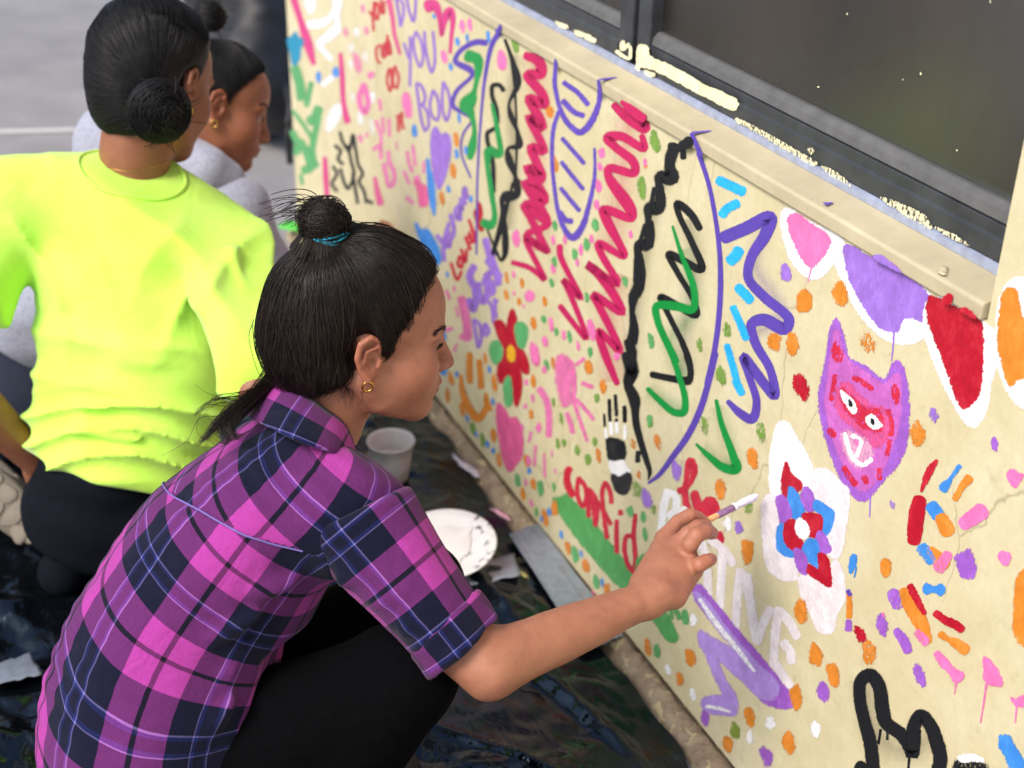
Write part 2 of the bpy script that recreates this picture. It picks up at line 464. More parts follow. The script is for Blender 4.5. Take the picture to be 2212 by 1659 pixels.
# footing: a rough kerb of flaking concrete under the wall
n = 420; ys = np.linspace(YR, YL, n); V = []; F = []
prof = [(0.02, 0.018), (-0.002, 0.020), (-0.005, 0.029), (-0.020, 0.027), (-0.034, 0.017), (-0.044, -0.005)]
for k, (px, pz) in enumerate(prof):
    P2 = np.stack([ys, np.full(n, k * 3.7)], -1)
    d = (vnoise(P2, 28, 3) - .5) * .010 + (vnoise(P2, 90, 4) - .5) * .006
    edge = 0 if k == 0 else 1
    for i in range(n): V.append((px + edge * d[i], ys[i], pz + edge * (d[(i * 7) % n] * .5) - (0.004 if k < 3 and d[i] > .004 else 0)))
for k in range(len(prof) - 1):
    for i in range(n - 1): F.append((k * n + i, k * n + i + 1, (k + 1) * n + i + 1, (k + 1) * n + i))
foot = mesh_np('footing', V, F, M_foot, None, True)
tag(foot, 'rough flaking concrete footing along the base of the painted wall', 'footing')

# ---- sill and window
sill = empty('window_sill', (0, 0, 0)); tag(sill, 'beige stone window sill above the painted wall, flecked with dried paint', 'window sill')
SX = -0.007
ZF = 0.962
mb = MB(); mb.prism_y([(SX, ZS + .001), (SX, ZF), (SX + .004, ZF + .002), (0.052, 0.973), (0.20, 0.975), (0.20, ZS + .001)], YJ + 0.004, YW - 0.002)
mb.build('sill_slab', M_sill, sill, bevel=0.002)
mb = MB(); mb.prism_y([(0.042, 0.972), (0.0425, 0.979), (0.050, 0.982), (0.056, 0.980), (0.056, 0.972)], YJ + 0.006, YW - 0.004)
mb.build('caulk_bead', M_caulk, sill)
win = empty('window', (0.05, 0, 0.97)); tag(win, 'dark grey metal framed window with peeling cream paint and dusty panes', 'window')
FX = 0.047                        # outer face of the frame
def pane_y(px, py, x=FX): return float(on_x(px, py, x)[1])
ym0 = pane_y(1440, 60); ym1 = pane_y(1375, 60); ymg = pane_y(1367, 60); yml = pane_y(1325, 60)
# bottom rails of the two sashes (stepped section), their beads, stiles
def sash(y0, y1):
    wl, wr = .038, .042                     # stiles: the far one, the near one
    m = MB(); m.prism_y([(FX, .9835), (FX, 1.006), (FX + .003, 1.008), (FX + .003, 1.0225), (FX + .02, 1.0235), (0.12, 1.0235), (0.12, .9835)], y0 + wr + .0005, y1 - wl - .0005)
    m.build('bottom_rail', M_frame, win, bevel=.0012)
    m = MB(); m.prism_y([(FX + .005, 1.0242), (FX + .008, 1.036), (FX + .016, 1.043), (0.11, 1.043), (0.11, 1.0242)], y0 + wr + .0005, y1 - wl - .0005)
    m.build('glazing_bead', M_frame_lt, win, bevel=.0012)
    for a, b in ((y0, y0 + wr), (y1 - wl, y1)):
        m = MB(); m.box((FX + .001, a, .9836), (.115, b, ZT - .05)); m.build('stile', M_frame, win, bevel=.003)
    m = MB(); m.box((FX + .003, y0, ZT - .049), (.115, y1, ZT - .002)); m.build('top_rail', M_frame, win)
    pn = MB(); pn.box((FX + .022, y0 + wr + .0005, 1.0435), (FX + .026, y1 - wl - .0005, ZT - .0495))
    return pn
def glass_material():
    t = NT('dusty_glass'); c = t.coord()
    fr = t.n('ShaderNodeFresnel', {'IOR': 1.5}).outputs[0]
    gl = t.n('ShaderNodeBsdfGlossy', {'Color': (1, 1, 1, 1), 'Roughness': 0.22}).outputs[0]
    tr = t.n('ShaderNodeBsdfTransparent', {'Color': (.75, .75, .73, 1)}).outputs[0]
    a = t.n('ShaderNodeMixShader', {0: fr, 1: tr, 2: gl}).outputs[0]
    mp = t.n('ShaderNodeMapping', {'Vector': c, 'Scale': (1, 1, .25)}).outputs[0]
    d1 = t.ramp(t.noise(4, 6, .65, mp), [(.35, .03), (.8, .22)])
    d2 = t.ramp(t.noise(60, 4, .6, c), [(.6, 0), (.8, .10)])
    dust = t.math('ADD', d1, d2)
    df = t.n('ShaderNodeBsdfDiffuse', {'Color': srgb(116, 106, 98)}).outputs[0]
    return t.done(t.n('ShaderNodeMixShader', {0: dust, 1: a, 2: df}).outputs[0])
M_glass = glass_material()
sash(YJ + .006, ym1 - .001).build('pane', M_glass, win)
sash(ymg + .004, YW - .006).build('pane', M_glass, win)
mb = MB(); mb.box((.06, ym1 - .0008, .983), (.118, ymg + .0038, ZT - .003)); mb.build('mullion_gap', simple('black_gap', srgb(18, 18, 20), .8), win)
def backdrop_material():
    t = NT('painted_dim_room'); c = t.coord()
    mp = t.n('ShaderNodeMapping', {'Vector': c, 'Scale': (1, 2.2, .22)}).outputs[0]
    base = t.ramp(t.noise(2.2, 4, .6, mp), [(.3, srgb(34, 30, 28)), (.5, srgb(82, 62, 50)), (.62, srgb(44, 38, 35)), (.8, srgb(84, 80, 66))])  # dark browns put the dimness of the unlit room into the colour
    return t.done(t.bsdf(base, .8))
M_room = backdrop_material()
n = 160; V = []
for i in range(n):
    y = YJ + .01 + (YW - YJ - .02) * i / (n - 1); x = .21 + .018 * math.sin(y * 46 + 1.5 * math.sin(y * 9))
    V += [(x, y, .98), (x, y, ZT)]
cur = mesh_np('backdrop', V, [(2 * i, 2 * i + 1, 2 * i + 3, 2 * i + 2) for i in range(n - 1)], M_room)
tag(cur, 'pleated brown backdrop behind the dusty window panes, coloured dark as an unlit room', 'backdrop')

# ---- black plastic sheet
def facet(P, scale, seed):
    """flat facets meeting in crisp creases, like crumpled film"""
    P = P * scale + .5 * np.stack([vnoise(P, scale * .7, seed + 50), vnoise(P, scale * .7, seed + 51)], -1)
    i = np.floor(P).astype(np.int64); f = P - i
    def h(ix, iy):
        n = (ix * 374761393 + iy * 668265263 + seed * 974634777) & 0x7fffffff
        n = ((n ^ (n >> 13)) * 1274126177) & 0x7fffffff
        return ((n ^ (n >> 16)) & 0xffff) / 65535.0
    h00, h10, h01, h11 = h(i[..., 0], i[..., 1]), h(i[..., 0] + 1, i[..., 1]), h(i[..., 0], i[..., 1] + 1), h(i[..., 0] + 1, i[..., 1] + 1)
    fx, fy = f[..., 0], f[..., 1]
    return np.where(fx + fy < 1, h00 + (h10 - h00) * fx + (h01 - h00) * fy, h11 + (h01 - h11) * (1 - fx) + (h10 - h11) * (1 - fy))
def sheet_z(P):
    X, Y = P[..., 0], P[..., 1]
    loose = smoothstep(-0.70, -1.20, X)                      # more crumpled towards the left
    ca, sa = math.cos(.35), math.sin(.35); Pr = np.stack([(X * ca + Y * sa) * .38, -X * sa + Y * ca], -1)   # drawn-out folds
    z = .004 + .012 * vnoise(P, 3.1, 1)
    m1 = .35 + .65 * np.maximum(smoothstep(.42, .66, vnoise(P, 2.3, 12)), loose)
    Pq = np.stack([(X * ca + Y * sa) * .55, -X * sa + Y * ca], -1)
    z = z + (.030 + .030 * loose) * facet(Pq, 7, 2) + m1 * (.024 + .026 * loose) * facet(Pq + .1, 19, 5) + m1 * (.009 + .012 * loose) * facet(P, 40, 6)
    for x0, y0, x1, y1, wd, h in ((-.30, 2.55, -.16, 1.75, .018, .035), (-.25, 1.9, -.12, 1.35, .014, .022), (-.55, 2.9, -.45, 2.2, .03, .02), (-.50, 1.5, -.22, 1.42, .02, .014), (-.42, 1.62, -.20, 1.30, .008, .012), (-.36, 2.2, -.30, 1.7, .007, .012)):
        a = np.array([x0, y0]); d = np.array([x1 - x0, y1 - y0]); L = d @ d
        t = np.clip(((P - a) @ d) / L, 0, 1); q = np.linalg.norm(P - a - t[..., None] * d, axis=-1)
        z = z + h * np.exp(-(q / wd) ** 2) * np.sin(np.pi * np.clip(t, .02, .98))
    near = smoothstep(-.16, -.05, X)
    return z * (1 - .6 * near) + .006 * near
nx, ny = 350, 590
gx = np.linspace(0, 1, nx); gy = np.linspace(.5, 3.45, ny)
EDGE = -.047 + .030 * (vnoise(np.stack([gy, gy * 0], -1), 3.3, 21) - .5) + .012 * (vnoise(np.stack([gy, gy * 0], -1), 14, 22) - .5)
EDGE = EDGE - .03 * smoothstep(1.42, 1.15, gy)               # pulled back from the wall near the viewer
XX = -1.75 + (EDGE[None, :] + 1.75) * gx[:, None]; YY = np.tile(gy, (nx, 1)) + .04 * (vnoise(np.stack([XX, np.zeros_like(XX)], -1), 4, 30) - .5) * (gy > 3.3)
P2 = np.stack([XX, YY], -1)
V = np.concatenate([P2, sheet_z(P2)[..., None]], -1).reshape(-1, 3)
ii = np.arange(nx - 1)[:, None] * ny + np.arange(ny - 1)[None, :]
F = np.stack([ii, ii + ny, ii + ny + 1, ii + 1], -1).reshape(-1, 4)
sheet = mesh_np('plastic_sheet', V, F, M_plastic)
tag(sheet, 'crumpled glossy black plastic sheet spread on the ground under the painters', 'plastic sheet')
def sheet_at(px, py):
    p = on_z(px, py, .012)
    for _ in range(3): p = on_z(px, py, float(sheet_z(p[None, :2])[0]))
    return p
def strip(name, quad, mat, label, cat, n=(14, 6), lift=.012):
    """a flat strip of tape that follows the sheet; quad = four picture corners"""
    q = [sheet_at(*c) for c in quad]; V = []
    for i in range(n[0] + 1):
        for j in range(n[1] + 1):
            s, t = i / n[0], j / n[1]
            p = (q[0] * (1 - s) + q[1] * s) * (1 - t) + (q[3] * (1 - s) + q[2] * s) * t
            wv = .0035 * (vnoise(np.array([[i * .9, j * 1.3]]), 1.0, 5)[0] - .5)
            V.append((p[0] + wv, p[1] + wv, p[2] + lift + .5 * wv))
    m = n[1] + 1
    F = [(i * m + j, i * m + j + 1, (i + 1) * m + j + 1, (i + 1) * m + j) for i in range(n[0]) for j in range(n[1])]
    o = mesh_np(name, V, F, mat); sm = o.modifiers.new('thickness', 'SOLIDIFY'); sm.thickness = .0015
    return tag(o, label, cat)
strip('duct_tape', [(1100, 1166), (1162, 1142), (1345, 1385), (1262, 1420)], M_tape, 'wide strip of silver duct tape beside the wall footing, holding the plastic sheet', 'tape', (26, 6), lift=.014)
strip('duct_tape', [(985, 1232), (1110, 1208), (1124, 1252), (975, 1286)], M_tape, 'short silver tape strip beside the white paint plate', 'tape')
strip('duct_tape', [(-30, 1462), (70, 1430), (95, 1475), (-25, 1505)], M_tape, 'pale tape strip stuck on crumpled plastic at the lower left', 'tape', lift=.02)

# ================================================================ PAINT ON THE WALL
# Points were read off enlarged views of the wall; every mark is mapped to its place on the wall plane.
FR = {'P': (0, 0, 1 / .54861), 'A': (1100, 0, 1 / 2.0733), 'B': (1700, 0, 1 / 1.659), 'C': (1600, 700, 1 / 1.8433), 'D': (2300, 500, 1 / 1.659),
      'E': (3000, 800, 1 / 1.3828), 'F': (1800, 1400, 1 / 1.659), 'G': (2500, 1500, 1 / 1.659), 'H': (2500, 2200, 1 / 1.4439),
      'I': (1900, 0, 1 / 2.0109), 'J': (2900, 0, 1 / 1.2765)}
KP = .54861
def topic(fr, P):
    x0, y0, s = FR[fr]; P = np.asarray(P, float); return (np.array([x0, y0]) + P * s) * KP
def fscale(fr): return FR[fr][2] * KP
CO = dict(mag=(206, 36, 100), pink=(222, 70, 140), lpk=(238, 120, 182), pk2=(226, 96, 150), pu=(98, 74, 182), lav=(158, 116, 212), lil=(176, 144, 220),
          bk=(28, 29, 33), gn=(16, 152, 66), gn2=(40, 160, 80), dg=(122, 160, 70), dg2=(96, 172, 104), sky=(44, 178, 244), bl=(66, 142, 226), org=(222, 136, 48),
          rd=(184, 22, 46), rd2=(204, 40, 66), wh=(244, 244, 246), band=(88, 166, 92), teal=(36, 150, 190), yel=(236, 178, 40), dred=(150, 24, 60), cat=(196, 104, 190),
          catp=(160, 96, 200), rose=(214, 84, 140), cream=(240, 232, 190), fgn=(96, 176, 112), olive=(130, 150, 60), pale=(236, 226, 230))
_pm = {}
def paint_mat(c, kind):
    """kind: brush (streaky, ragged edge), spray (soft speckled edge), dry (patchy)"""
    key = (c, kind)
    if key in _pm: return _pm[key]
    t = NT('%s_%s_paint' % (c, kind)); co = t.coord()
    base = srgb(*CO[c]); hi = tuple(min(1, x * 1.25 + .03) for x in base[:3]) + (1,); lo = tuple(x * .78 for x in base[:3]) + (1,)
    cov = t.n('ShaderNodeAttribute', attribute_name='cover').outputs['Fac']
    fine = t.noise(520 if kind == 'spray' else 300, 3, .6, co)
    st = t.noise(38, 5, .62, co)
    if kind == 'spray':
        a = t.math('ADD', cov, t.math('MULTIPLY', t.math('SUBTRACT', fine, .5), 1.5))
        al = t.ramp(a, [(.22, 0.0), (.62, 1.0)])
        al = t.math('MULTIPLY', al, t.ramp(cov, [(0.0, 0.0), (.25, .85), (.6, 1.0)]))
        col = t.ramp(st, [(.3, lo), (.7, base)]); rough = .55
        nm = t.bump(t.noise(420, 3, .6, co), .3, .0012)
    else:
        k = 4.2 if kind == 'brush' else 6.5
        th = (.26, .44) if kind == 'brush' else (.46, .78)
        mpv = t.n('ShaderNodeMapping', {'Vector': co, 'Scale': (1, 1.6, .7)}).outputs[0]
        m = t.math('ADD', t.math('MULTIPLY', t.noise(190, 5, .75, mpv), .7), t.math('MULTIPLY', fine, .3))
        a = t.math('ADD', cov, t.math('MULTIPLY', t.math('SUBTRACT', m, .5), k))
        al = t.ramp(a, [(th[0], 0.0), (th[1], 1.0)])
        al = t.math('MULTIPLY', al, t.ramp(cov, [(0.0, 0.0), (.08, 1.0)]))
        st2 = t.math('ADD', t.math('MULTIPLY', st, .6), t.math('MULTIPLY', t.noise(150, 4, .7, mpv), .4)); col = t.ramp(st2, [(.32, lo), (.5, base), (.68, hi)]); rough = .45
        nm = t.bump(t.math('ADD', st, t.math('MULTIPLY', fine, .5)), .35, .0009)
    pb = t.bsdf(col, rough, nm, Specular_IOR_Level=.4)
    tr = t.n('ShaderNodeBsdfTransparent').outputs[0]
    _pm[key] = t.done(t.n('ShaderNodeMixShader', {0: al, 1: tr, 2: pb}).outputs[0])
    return _pm[key]

_lay = [0.00012]
def layer():
    _lay[0] += 1.6e-6; return _lay[0]
class Mark:
    """collects pieces of one painted motif"""
    def __init__(s): s.v = []; s.c = []; s.f = []
    def ribbon(s, fr, pts, wd, feather=.5, n=7, plane=0.0, hz=None, taper=True, soft=False):
        P = topic(fr, pts); sc = fscale(fr)
        W = np.full(len(P), wd, float) if np.isscalar(wd) else np.asarray(wd, float)
        if len(W) != len(P): W = np.interp(np.linspace(0, 1, len(P)), np.linspace(0, 1, len(W)), W)
        W = W * sc * .5
        Q = catmull(np.column_stack([P, W]), n); C, W = Q[:, :2], Q[:, 2]
        T = np.gradient(C, axis=0); T /= np.linalg.norm(T, axis=1)[:, None] + 1e-9
        N = np.stack([-T[:, 1], T[:, 0]], -1)
        if feather < 10 and soft: W = W * .90; feather = feather + .22
        fe = np.maximum(W * feather, .9)
        if not soft and feather < 1: W = W - np.minimum(1.2, W * .25); fe = np.maximum(fe, np.minimum(4.0, W * .9))
        # round ends
        if taper:
            oo = np.array([1.0, .92, .71, .38]); ww = np.array([.05, .39, .70, .925])
            C = np.vstack([C[0] - T[0] * W[0] * oo[:, None], C, C[-1] + T[-1] * W[-1] * oo[::-1, None]])
            W = np.concatenate([W[0] * ww, W, W[-1] * ww[::-1]]); N = np.vstack([N[:1]] * 4 + [N] + [N[-1:]] * 4)
            fe = np.concatenate([[fe[0]] * 4, fe, [fe[-1]] * 4]) * np.concatenate([[.35, .7, .9, 1], np.ones(len(fe)), [1, .9, .7, .35]])
        m = len(C); h0 = layer() if hz is None else hz; b = len(s.v)
        endf = np.ones(m); endf[0] = endf[-1] = .0 if taper else 1.0
        for i in range(m):
            h = h0 + 6e-9 * i
            for o, c in ((-(W[i] + fe[i]), 0.0), (-W[i], 1.0), (W[i], 1.0), (W[i] + fe[i], 0.0)):
                p = C[i] + N[i] * o; q = on_x(p[0], p[1], plane); q = (q[0] - h, q[1], q[2])
                s.v.append(q); s.c.append(c * (endf[i] if c else 1))
        s.f += [(b + i * 4 + j, b + i * 4 + j + 1, b + i * 4 + j + 5, b + i * 4 + j + 4) for i in range(m - 1) for j in range(3)]
        return s
    def blob(s, fr, pts, feather=3.0, n=5, plane=0.0, rag=0.0, seed=0):
        P = topic(fr, pts); Q = catmull(P, n, True); m = len(Q)
        area = .5 * np.sum(Q[:, 0] * np.roll(Q[:, 1], -1) - np.roll(Q[:, 0], -1) * Q[:, 1])
        if area < 0: Q = Q[::-1]
        T = np.roll(Q, -1, 0) - np.roll(Q, 1, 0); T /= np.linalg.norm(T, axis=1)[:, None] + 1e-9
        N = np.stack([T[:, 1], -T[:, 0]], -1)
        if rag: Q = Q + N * ((RNG.random(m) - .5) * 2 * rag)[:, None]
        h = layer(); b = len(s.v)
        ext = min(np.ptp(Q[:, 0]), np.ptp(Q[:, 1])); fe = min(feather * 2.6, .42 * ext, 9.0)
        for i_, q in enumerate(Q - N * fe * .16): w3 = on_x(q[0], q[1], plane); s.v.append((w3[0] - h - 9e-7 * ((i_ * 37) % 11) / 11, w3[1], w3[2])); s.c.append(1.0)
        for q in Q + N * fe * .74: w3 = on_x(q[0], q[1], plane); s.v.append((w3[0] - h, w3[1], w3[2])); s.c.append(0.0)
        s.f.append(tuple(range(b, b + m)))
        s.f += [(b + i, b + m + i, b + m + (i + 1) % m, b + (i + 1) % m) for i in range(m)]
        return s
    def build(s, name, col, kind, parent=None):
        o = mesh_np(name, s.v, s.f, paint_mat(col, kind), parent or wall, False, {'cover': s.c})
        return o
def stroke(name, fr, col, kind, wd, pts, feather=None, **k):
    return Mark().ribbon(fr, pts, wd, feather if feather is not None else (.55 if kind == 'spray' else .18), soft=(kind == 'spray'), **k).build(name, col, kind)
def strokes(name, fr, col, kind, wd, lists, feather=None, **k):
    m = Mark()
    for p in lists: m.ribbon(fr, p, wd, feather if feather is not None else (.55 if kind == 'spray' else .2), **k)
    return m.build(name, col, kind)
def blob(name, fr, col, kind, pts, feather=2.2, rag=0.0, **k):
    return Mark().blob(fr, pts, feather, rag=rag, **k).build(name, col, kind)
def dabs(fr, col, kind, items):
    """items: (x, y, w, h) or (x, y, w, h, tilt deg) -> one paint_dab each"""
    for it in items:
        x, y, wd, hh = it[:4]; a = R_(it[4] if len(it) > 4 else -8)
        k = 9; pts = []
        ph = RNG.random() * 6.28
        for i in range(k):
            t = ph + 2 * math.pi * i / k; r = 1 + .24 * (RNG.random() - .5) * 2
            u, v = math.cos(t) * wd * .44 * r, math.sin(t) * hh * .46 * r
            pts.append((x + u * math.cos(a) - v * math.sin(a), y + u * math.sin(a) + v * math.cos(a)))
        mk = Mark().blob(fr, pts, 3.2 if kind != 'dry' else 4.5, 3); f_ = .66 + .34 * RNG.random(); mk.c = [c * f_ for c in mk.c]; mk.build('paint_dab', col, kind)

# soft overspray haloes first (they lie under the strokes)
def halo(fr, col, pts, wd):
    t = NT('%s_overspray' % col) if ('h' + col) not in _pm else None
    if t:
        co = t.coord(); cov = t.n('ShaderNodeAttribute', attribute_name='cover').outputs['Fac']
        sp = t.ramp(t.noise(620, 2, .5, co), [(.40, 0.0), (.72, 1.0)])
        al = t.math('MULTIPLY', t.math('MULTIPLY', cov, cov), t.math('ADD', .22, t.math('MULTIPLY', sp, .6)))
        _pm['h' + col] = t.done(t.n('ShaderNodeMixShader', {0: al, 1: t.n('ShaderNodeBsdfTransparent').outputs[0], 2: t.bsdf(srgb(*CO[col]), .7)}).outputs[0])
    m = Mark(); m.ribbon(fr, pts, wd * .02, 50, taper=False)
    return mesh_np('overspray', m.v, m.f, _pm['h' + col], wall, False, {'cover': np.array(m.c) * .75})
halo('B', 'mag', [(680, 380), (690, 800), (690, 1200), (690, 1640)], 260)
halo('B', 'mag', [(1290, 760), (1250, 1100), (1200, 1500), (1160, 1659)], 330)
halo('C', 'mag', [(1560, 700), (1480, 1000), (1500, 1480)], 330)
halo('D', 'bk', [(520, 300), (430, 700), (340, 1200), (300, 1640)], 190)
halo('D', 'bk', [(690, 600), (720, 950), (660, 1300), (640, 1620)], 260)
halo('D', 'gn', [(640, 800), (720, 1200), (560, 1400), (660, 1640)], 200)
halo('B', 'bk', [(540, 360), (520, 700), (540, 1100), (500, 1500)], 150)
halo('F', 'gn', [(1250, 230), (1480, 360)], 200)
halo('F', 'gn', [(1700, 330), (1800, 720), (1600, 620)], 200)
halo('H', 'bk', [(1300, 680), (1380, 1000), (1560, 1100), (1700, 1000)], 330)
halo('D', 'pu', [(1190, 640), (1120, 900), (1300, 1230), (1120, 1350)], 200)

# ---- far left: green leaves, white swirls, pink drips
stroke('paint_drip', 'A', 'pink', 'spray', [44, 40, 60, 30], [(120, 0), (175, 170), (235, 360), (280, 520)])
blob('painted_star', 'A', 'teal', 'spray', [(75, 320), (110, 300), (130, 270), (150, 310), (190, 330), (165, 400), (160, 470), (120, 530), (95, 420)], 6)
for p, w_ in (([(130, 560), (170, 700), (180, 800)], 60), ([(260, 680), (235, 800), (220, 860)], 34), ([(320, 890), (290, 960), (250, 990)], 60),
              ([(115, 910), (190, 1010), (260, 1120), (280, 1200)], 26), ([(320, 960), (290, 1100), (270, 1220), (285, 1340)], 40), ([(110, 1080), (150, 1180), (140, 1250)], 44),
              ([(170, 1160), (230, 1260), (250, 1370), (200, 1390)], 52), ([(240, 1390), (310, 1340)], 34), ([(175, 1430), (190, 1500)], 24), ([(150, 620), (150, 740)], 30)):
    stroke('painted_leaf', 'A', 'fgn', 'spray', w_, p)
stroke('white_swirl', 'A', 'wh', 'spray', [60, 60, 46, 60, 70], [(250, 200), (340, 190), (420, 140), (470, 60), (465, -40)])
stroke('white_swirl', 'A', 'wh', 'spray', [70, 60, 50, 40, 34], [(470, 230), (400, 300), (330, 350), (350, 400), (420, 480)])
strokes('white_swirl', 'A', 'wh', 'spray', 40, [[(470, 60), (480, 240)], [(430, 630), (360, 690)]])
blob('white_patch', 'A', 'wh', 'dry', [(400, 950), (460, 860), (510, 850), (490, 960), (440, 1040), (395, 1070)], 8)
blob('white_patch', 'A', 'wh', 'dry', [(205, 10), (280, 0), (290, 60), (250, 110), (225, 70)], 8)
dabs('A', 'wh', 'dry', [(630, 260, 50, 90), (590, 390, 45, 80), (700, 460, 45, 90), (585, 520, 40, 80), (760, 790, 40, 110), (600, 790, 40, 90), (660, 960, 50, 130), (755, 1030, 45, 130)])
dabs('A', 'bl', 'brush', [(320, 630, 34, 90), (460, 590, 44, 90), (1265, 135, 22, 50), (1455, 340, 26, 80), (1535, 300, 22, 50), (1705, 295, 26, 90), (1400, 545, 26, 60), (1470, 965, 24, 80), (1448, 1258, 28, 76), (1525, 1220, 22, 60), (1382, 1545, 26, 60), (1105, 1070, 44, 110, -14), (1565, 1625, 26, 60)])
stroke('paint_drip', 'A', 'pink', 'spray', [26, 34, 30, 34, 44], [(500, 440), (515, 640), (520, 800), (535, 900), (555, 990)])
stroke('paint_drip', 'A', 'pink', 'spray', [28, 36, 30], [(372, 1290), (380, 1440), (390, 1600)])
stroke('paint_drip', 'A', 'pk2', 'spray', [22, 36, 46], [(780, 1450), (800, 1560), (825, 1659)])
strokes('black_scrawl', 'A', 'bk', 'spray', 24, [[(495, 1080), (520, 1160), (570, 1230), (600, 1100), (620, 1200), (640, 1330)], [(455, 1190), (500, 1230), (480, 1300), (520, 1340)], [(440, 1360), (470, 1420), (430, 1500), (470, 1560)],
    [(560, 1190), (590, 1330), (610, 1420), (560, 1540), (530, 1490), (500, 1380)], [(640, 1340), (680, 1420), (650, 1480), (690, 1560), (710, 1650)], [(600, 1420), (620, 1540), (640, 1659)], [(720, 1640), (760, 1659)]])
# pink ring and hand prints on the far half
strokes('pink_ring', 'A', 'lpk', 'spray', 38, [[(690, 690), (655, 780), (665, 870), (700, 920), (725, 850), (710, 760), (690, 690)]])
dabs('A', 'lpk', 'dry', [(640, 520, 60, 200), (745, 610, 50, 60), (540, 260, 40, 80), (680, 70, 30, 70), (710, 250, 30, 80), (660, 1130, 40, 60), (715, 1100, 30, 50), (820, 850, 30, 120), (960, 1200, 26, 80)])
for p, w_ in (([(790, 990), (830, 1110), (830, 1180)], 26), ([(840, 960), (855, 1080)], 22), ([(895, 970), (900, 1110)], 24), ([(770, 1220), (820, 1190), (830, 1290)], 30),
              ([(890, 1240), (900, 1330), (935, 1400), (930, 1500), (900, 1520), (870, 1420), (855, 1340)], 34), ([(1045, 1240), (1060, 1330), (1085, 1400)], 26), ([(1090, 1190), (1110, 1350)], 24), ([(1020, 1400), (1060, 1500)], 26),
              ([(1180, 1320), (1180, 1410)], 22), ([(1120, 1450), (1150, 1540), (1180, 1659)], 46), ([(1040, 1610), (1090, 1659)], 28)):
    stroke('hand_print_smear', 'A', 'lpk', 'dry', w_, p)
blob('pink_smear', 'A', 'pk2', 'brush', [(1110, 1480), (1150, 1510), (1190, 1530), (1205, 1659), (1160, 1680), (1140, 1560)], 4)
stroke('blue_streak', 'A', 'bl', 'brush', [24, 36, 44, 40], [(1210, 1300), (1225, 1430), (1240, 1560), (1255, 1690)])
dabs('A', 'org', 'brush', [(1445, 1145, 34, 110), (1420, 1395, 36, 110), (1330, 1610, 30, 100)])
dabs('A', 'lpk', 'brush', [(1495, 210, 40, 110), (1555, 200, 34, 110), (1345, 460, 38, 110), (1045, 860, 62, 210)])
blob('pink_drop', 'A', 'lpk', 'brush', [(1805, 415), (1830, 440), (1845, 520), (1830, 565), (1800, 550), (1790, 480)], 3)
# lettering
strokes('lettering', 'A', 'lav', 'spray', 21, [[(955, 0), (975, 110), (990, 215)], [(945, -20), (1000, 10), (1015, 100), (990, 215)], [(1040, -20), (1060, 90), (1095, 175), (1110, 90), (1115, -20)],
    [(1020, 355), (1050, 450), (1070, 490)], [(1068, 300), (1070, 480), (1066, 700)], [(1115, 260), (1095, 330), (1110, 450), (1150, 545), (1175, 450), (1150, 320), (1115, 260)], [(1185, 260), (1195, 400), (1245, 590), (1270, 500), (1255, 260)]])
strokes('lettering', 'A', 'lav', 'spray', 22, [[(1120, 690), (1140, 850), (1165, 1000), (1190, 1070)], [(1120, 680), (1150, 690), (1190, 780), (1180, 840), (1150, 860)], [(1165, 850), (1210, 920), (1215, 1040), (1185, 1070)],
    [(1255, 740), (1230, 850), (1250, 950), (1290, 980), (1305, 880), (1280, 770), (1255, 740)], [(1340, 670), (1330, 800), (1340, 930), (1365, 985), (1395, 880), (1375, 740), (1340, 670)]])
strokes('lettering', 'A', 'rd2', 'dry', 22, [[(735, 95), (770, 140)], [(775, 20), (765, 160), (770, 250)], [(790, 20), (780, 110), (800, 160), (815, 60), (790, 20)], [(830, 0), (835, 90), (850, 110), (855, 10)]])
strokes('lettering', 'A', 'rd2', 'dry', 22, [[(825, 370), (795, 390), (800, 490), (825, 515)], [(845, 370), (840, 450), (860, 470), (865, 350)], [(870, 350), (875, 450)], [(885, 290), (880, 360), (895, 440), (910, 440), (895, 330)],
    [(895, 560), (880, 660), (905, 740), (920, 690), (910, 560)], [(935, 560), (930, 680), (955, 720), (975, 640), (945, 540)]])
strokes('lettering', 'A', 'rd2', 'dry', 24, [[(970, 940), (975, 1070)], [(1000, 920), (1000, 1000), (1015, 1050)], [(960, 950), (1010, 950)]])
stroke('pink_streak', 'A', 'pk2', 'spray', [36, 28, 26, 24, 20], [(895, 0), (925, 150), (940, 280), (965, 370), (985, 440)])
stroke('pink_letter', 'A', 'pink', 'spray', [80, 64, 40, 24, 40, 56, 40, 26, 22], [(1215, 50), (1265, 40), (1305, 120), (1325, 290), (1345, 180), (1390, 90), (1415, 140), (1405, 300), (1395, 430)])
blob('painted_heart', 'A', 'lav', 'brush', [(1275, 1040), (1300, 1070), (1322, 1110), (1350, 1090), (1385, 1110), (1400, 1200), (1380, 1330), (1345, 1460), (1305, 1540), (1275, 1470), (1250, 1330), (1240, 1180), (1250, 1080)], 2)
strokes('lettering', 'C', 'lav', 'brush', 26, [[(225, 420), (260, 470), (285, 510)], [(310, 330), (270, 480), (275, 600)], [(300, 380), (310, 410), (335, 430), (345, 360), (320, 270)], [(300, 380), (290, 470), (310, 500), (325, 430)]])
strokes('lettering', 'C', 'lav', 'brush', 24, [[(385, 195), (355, 240), (370, 300), (395, 210), (390, 310)], [(395, 150), (410, 240), (400, 160), (430, 140)], [(415, 100), (440, 150), (425, 70), (415, 110), (430, 190)]])
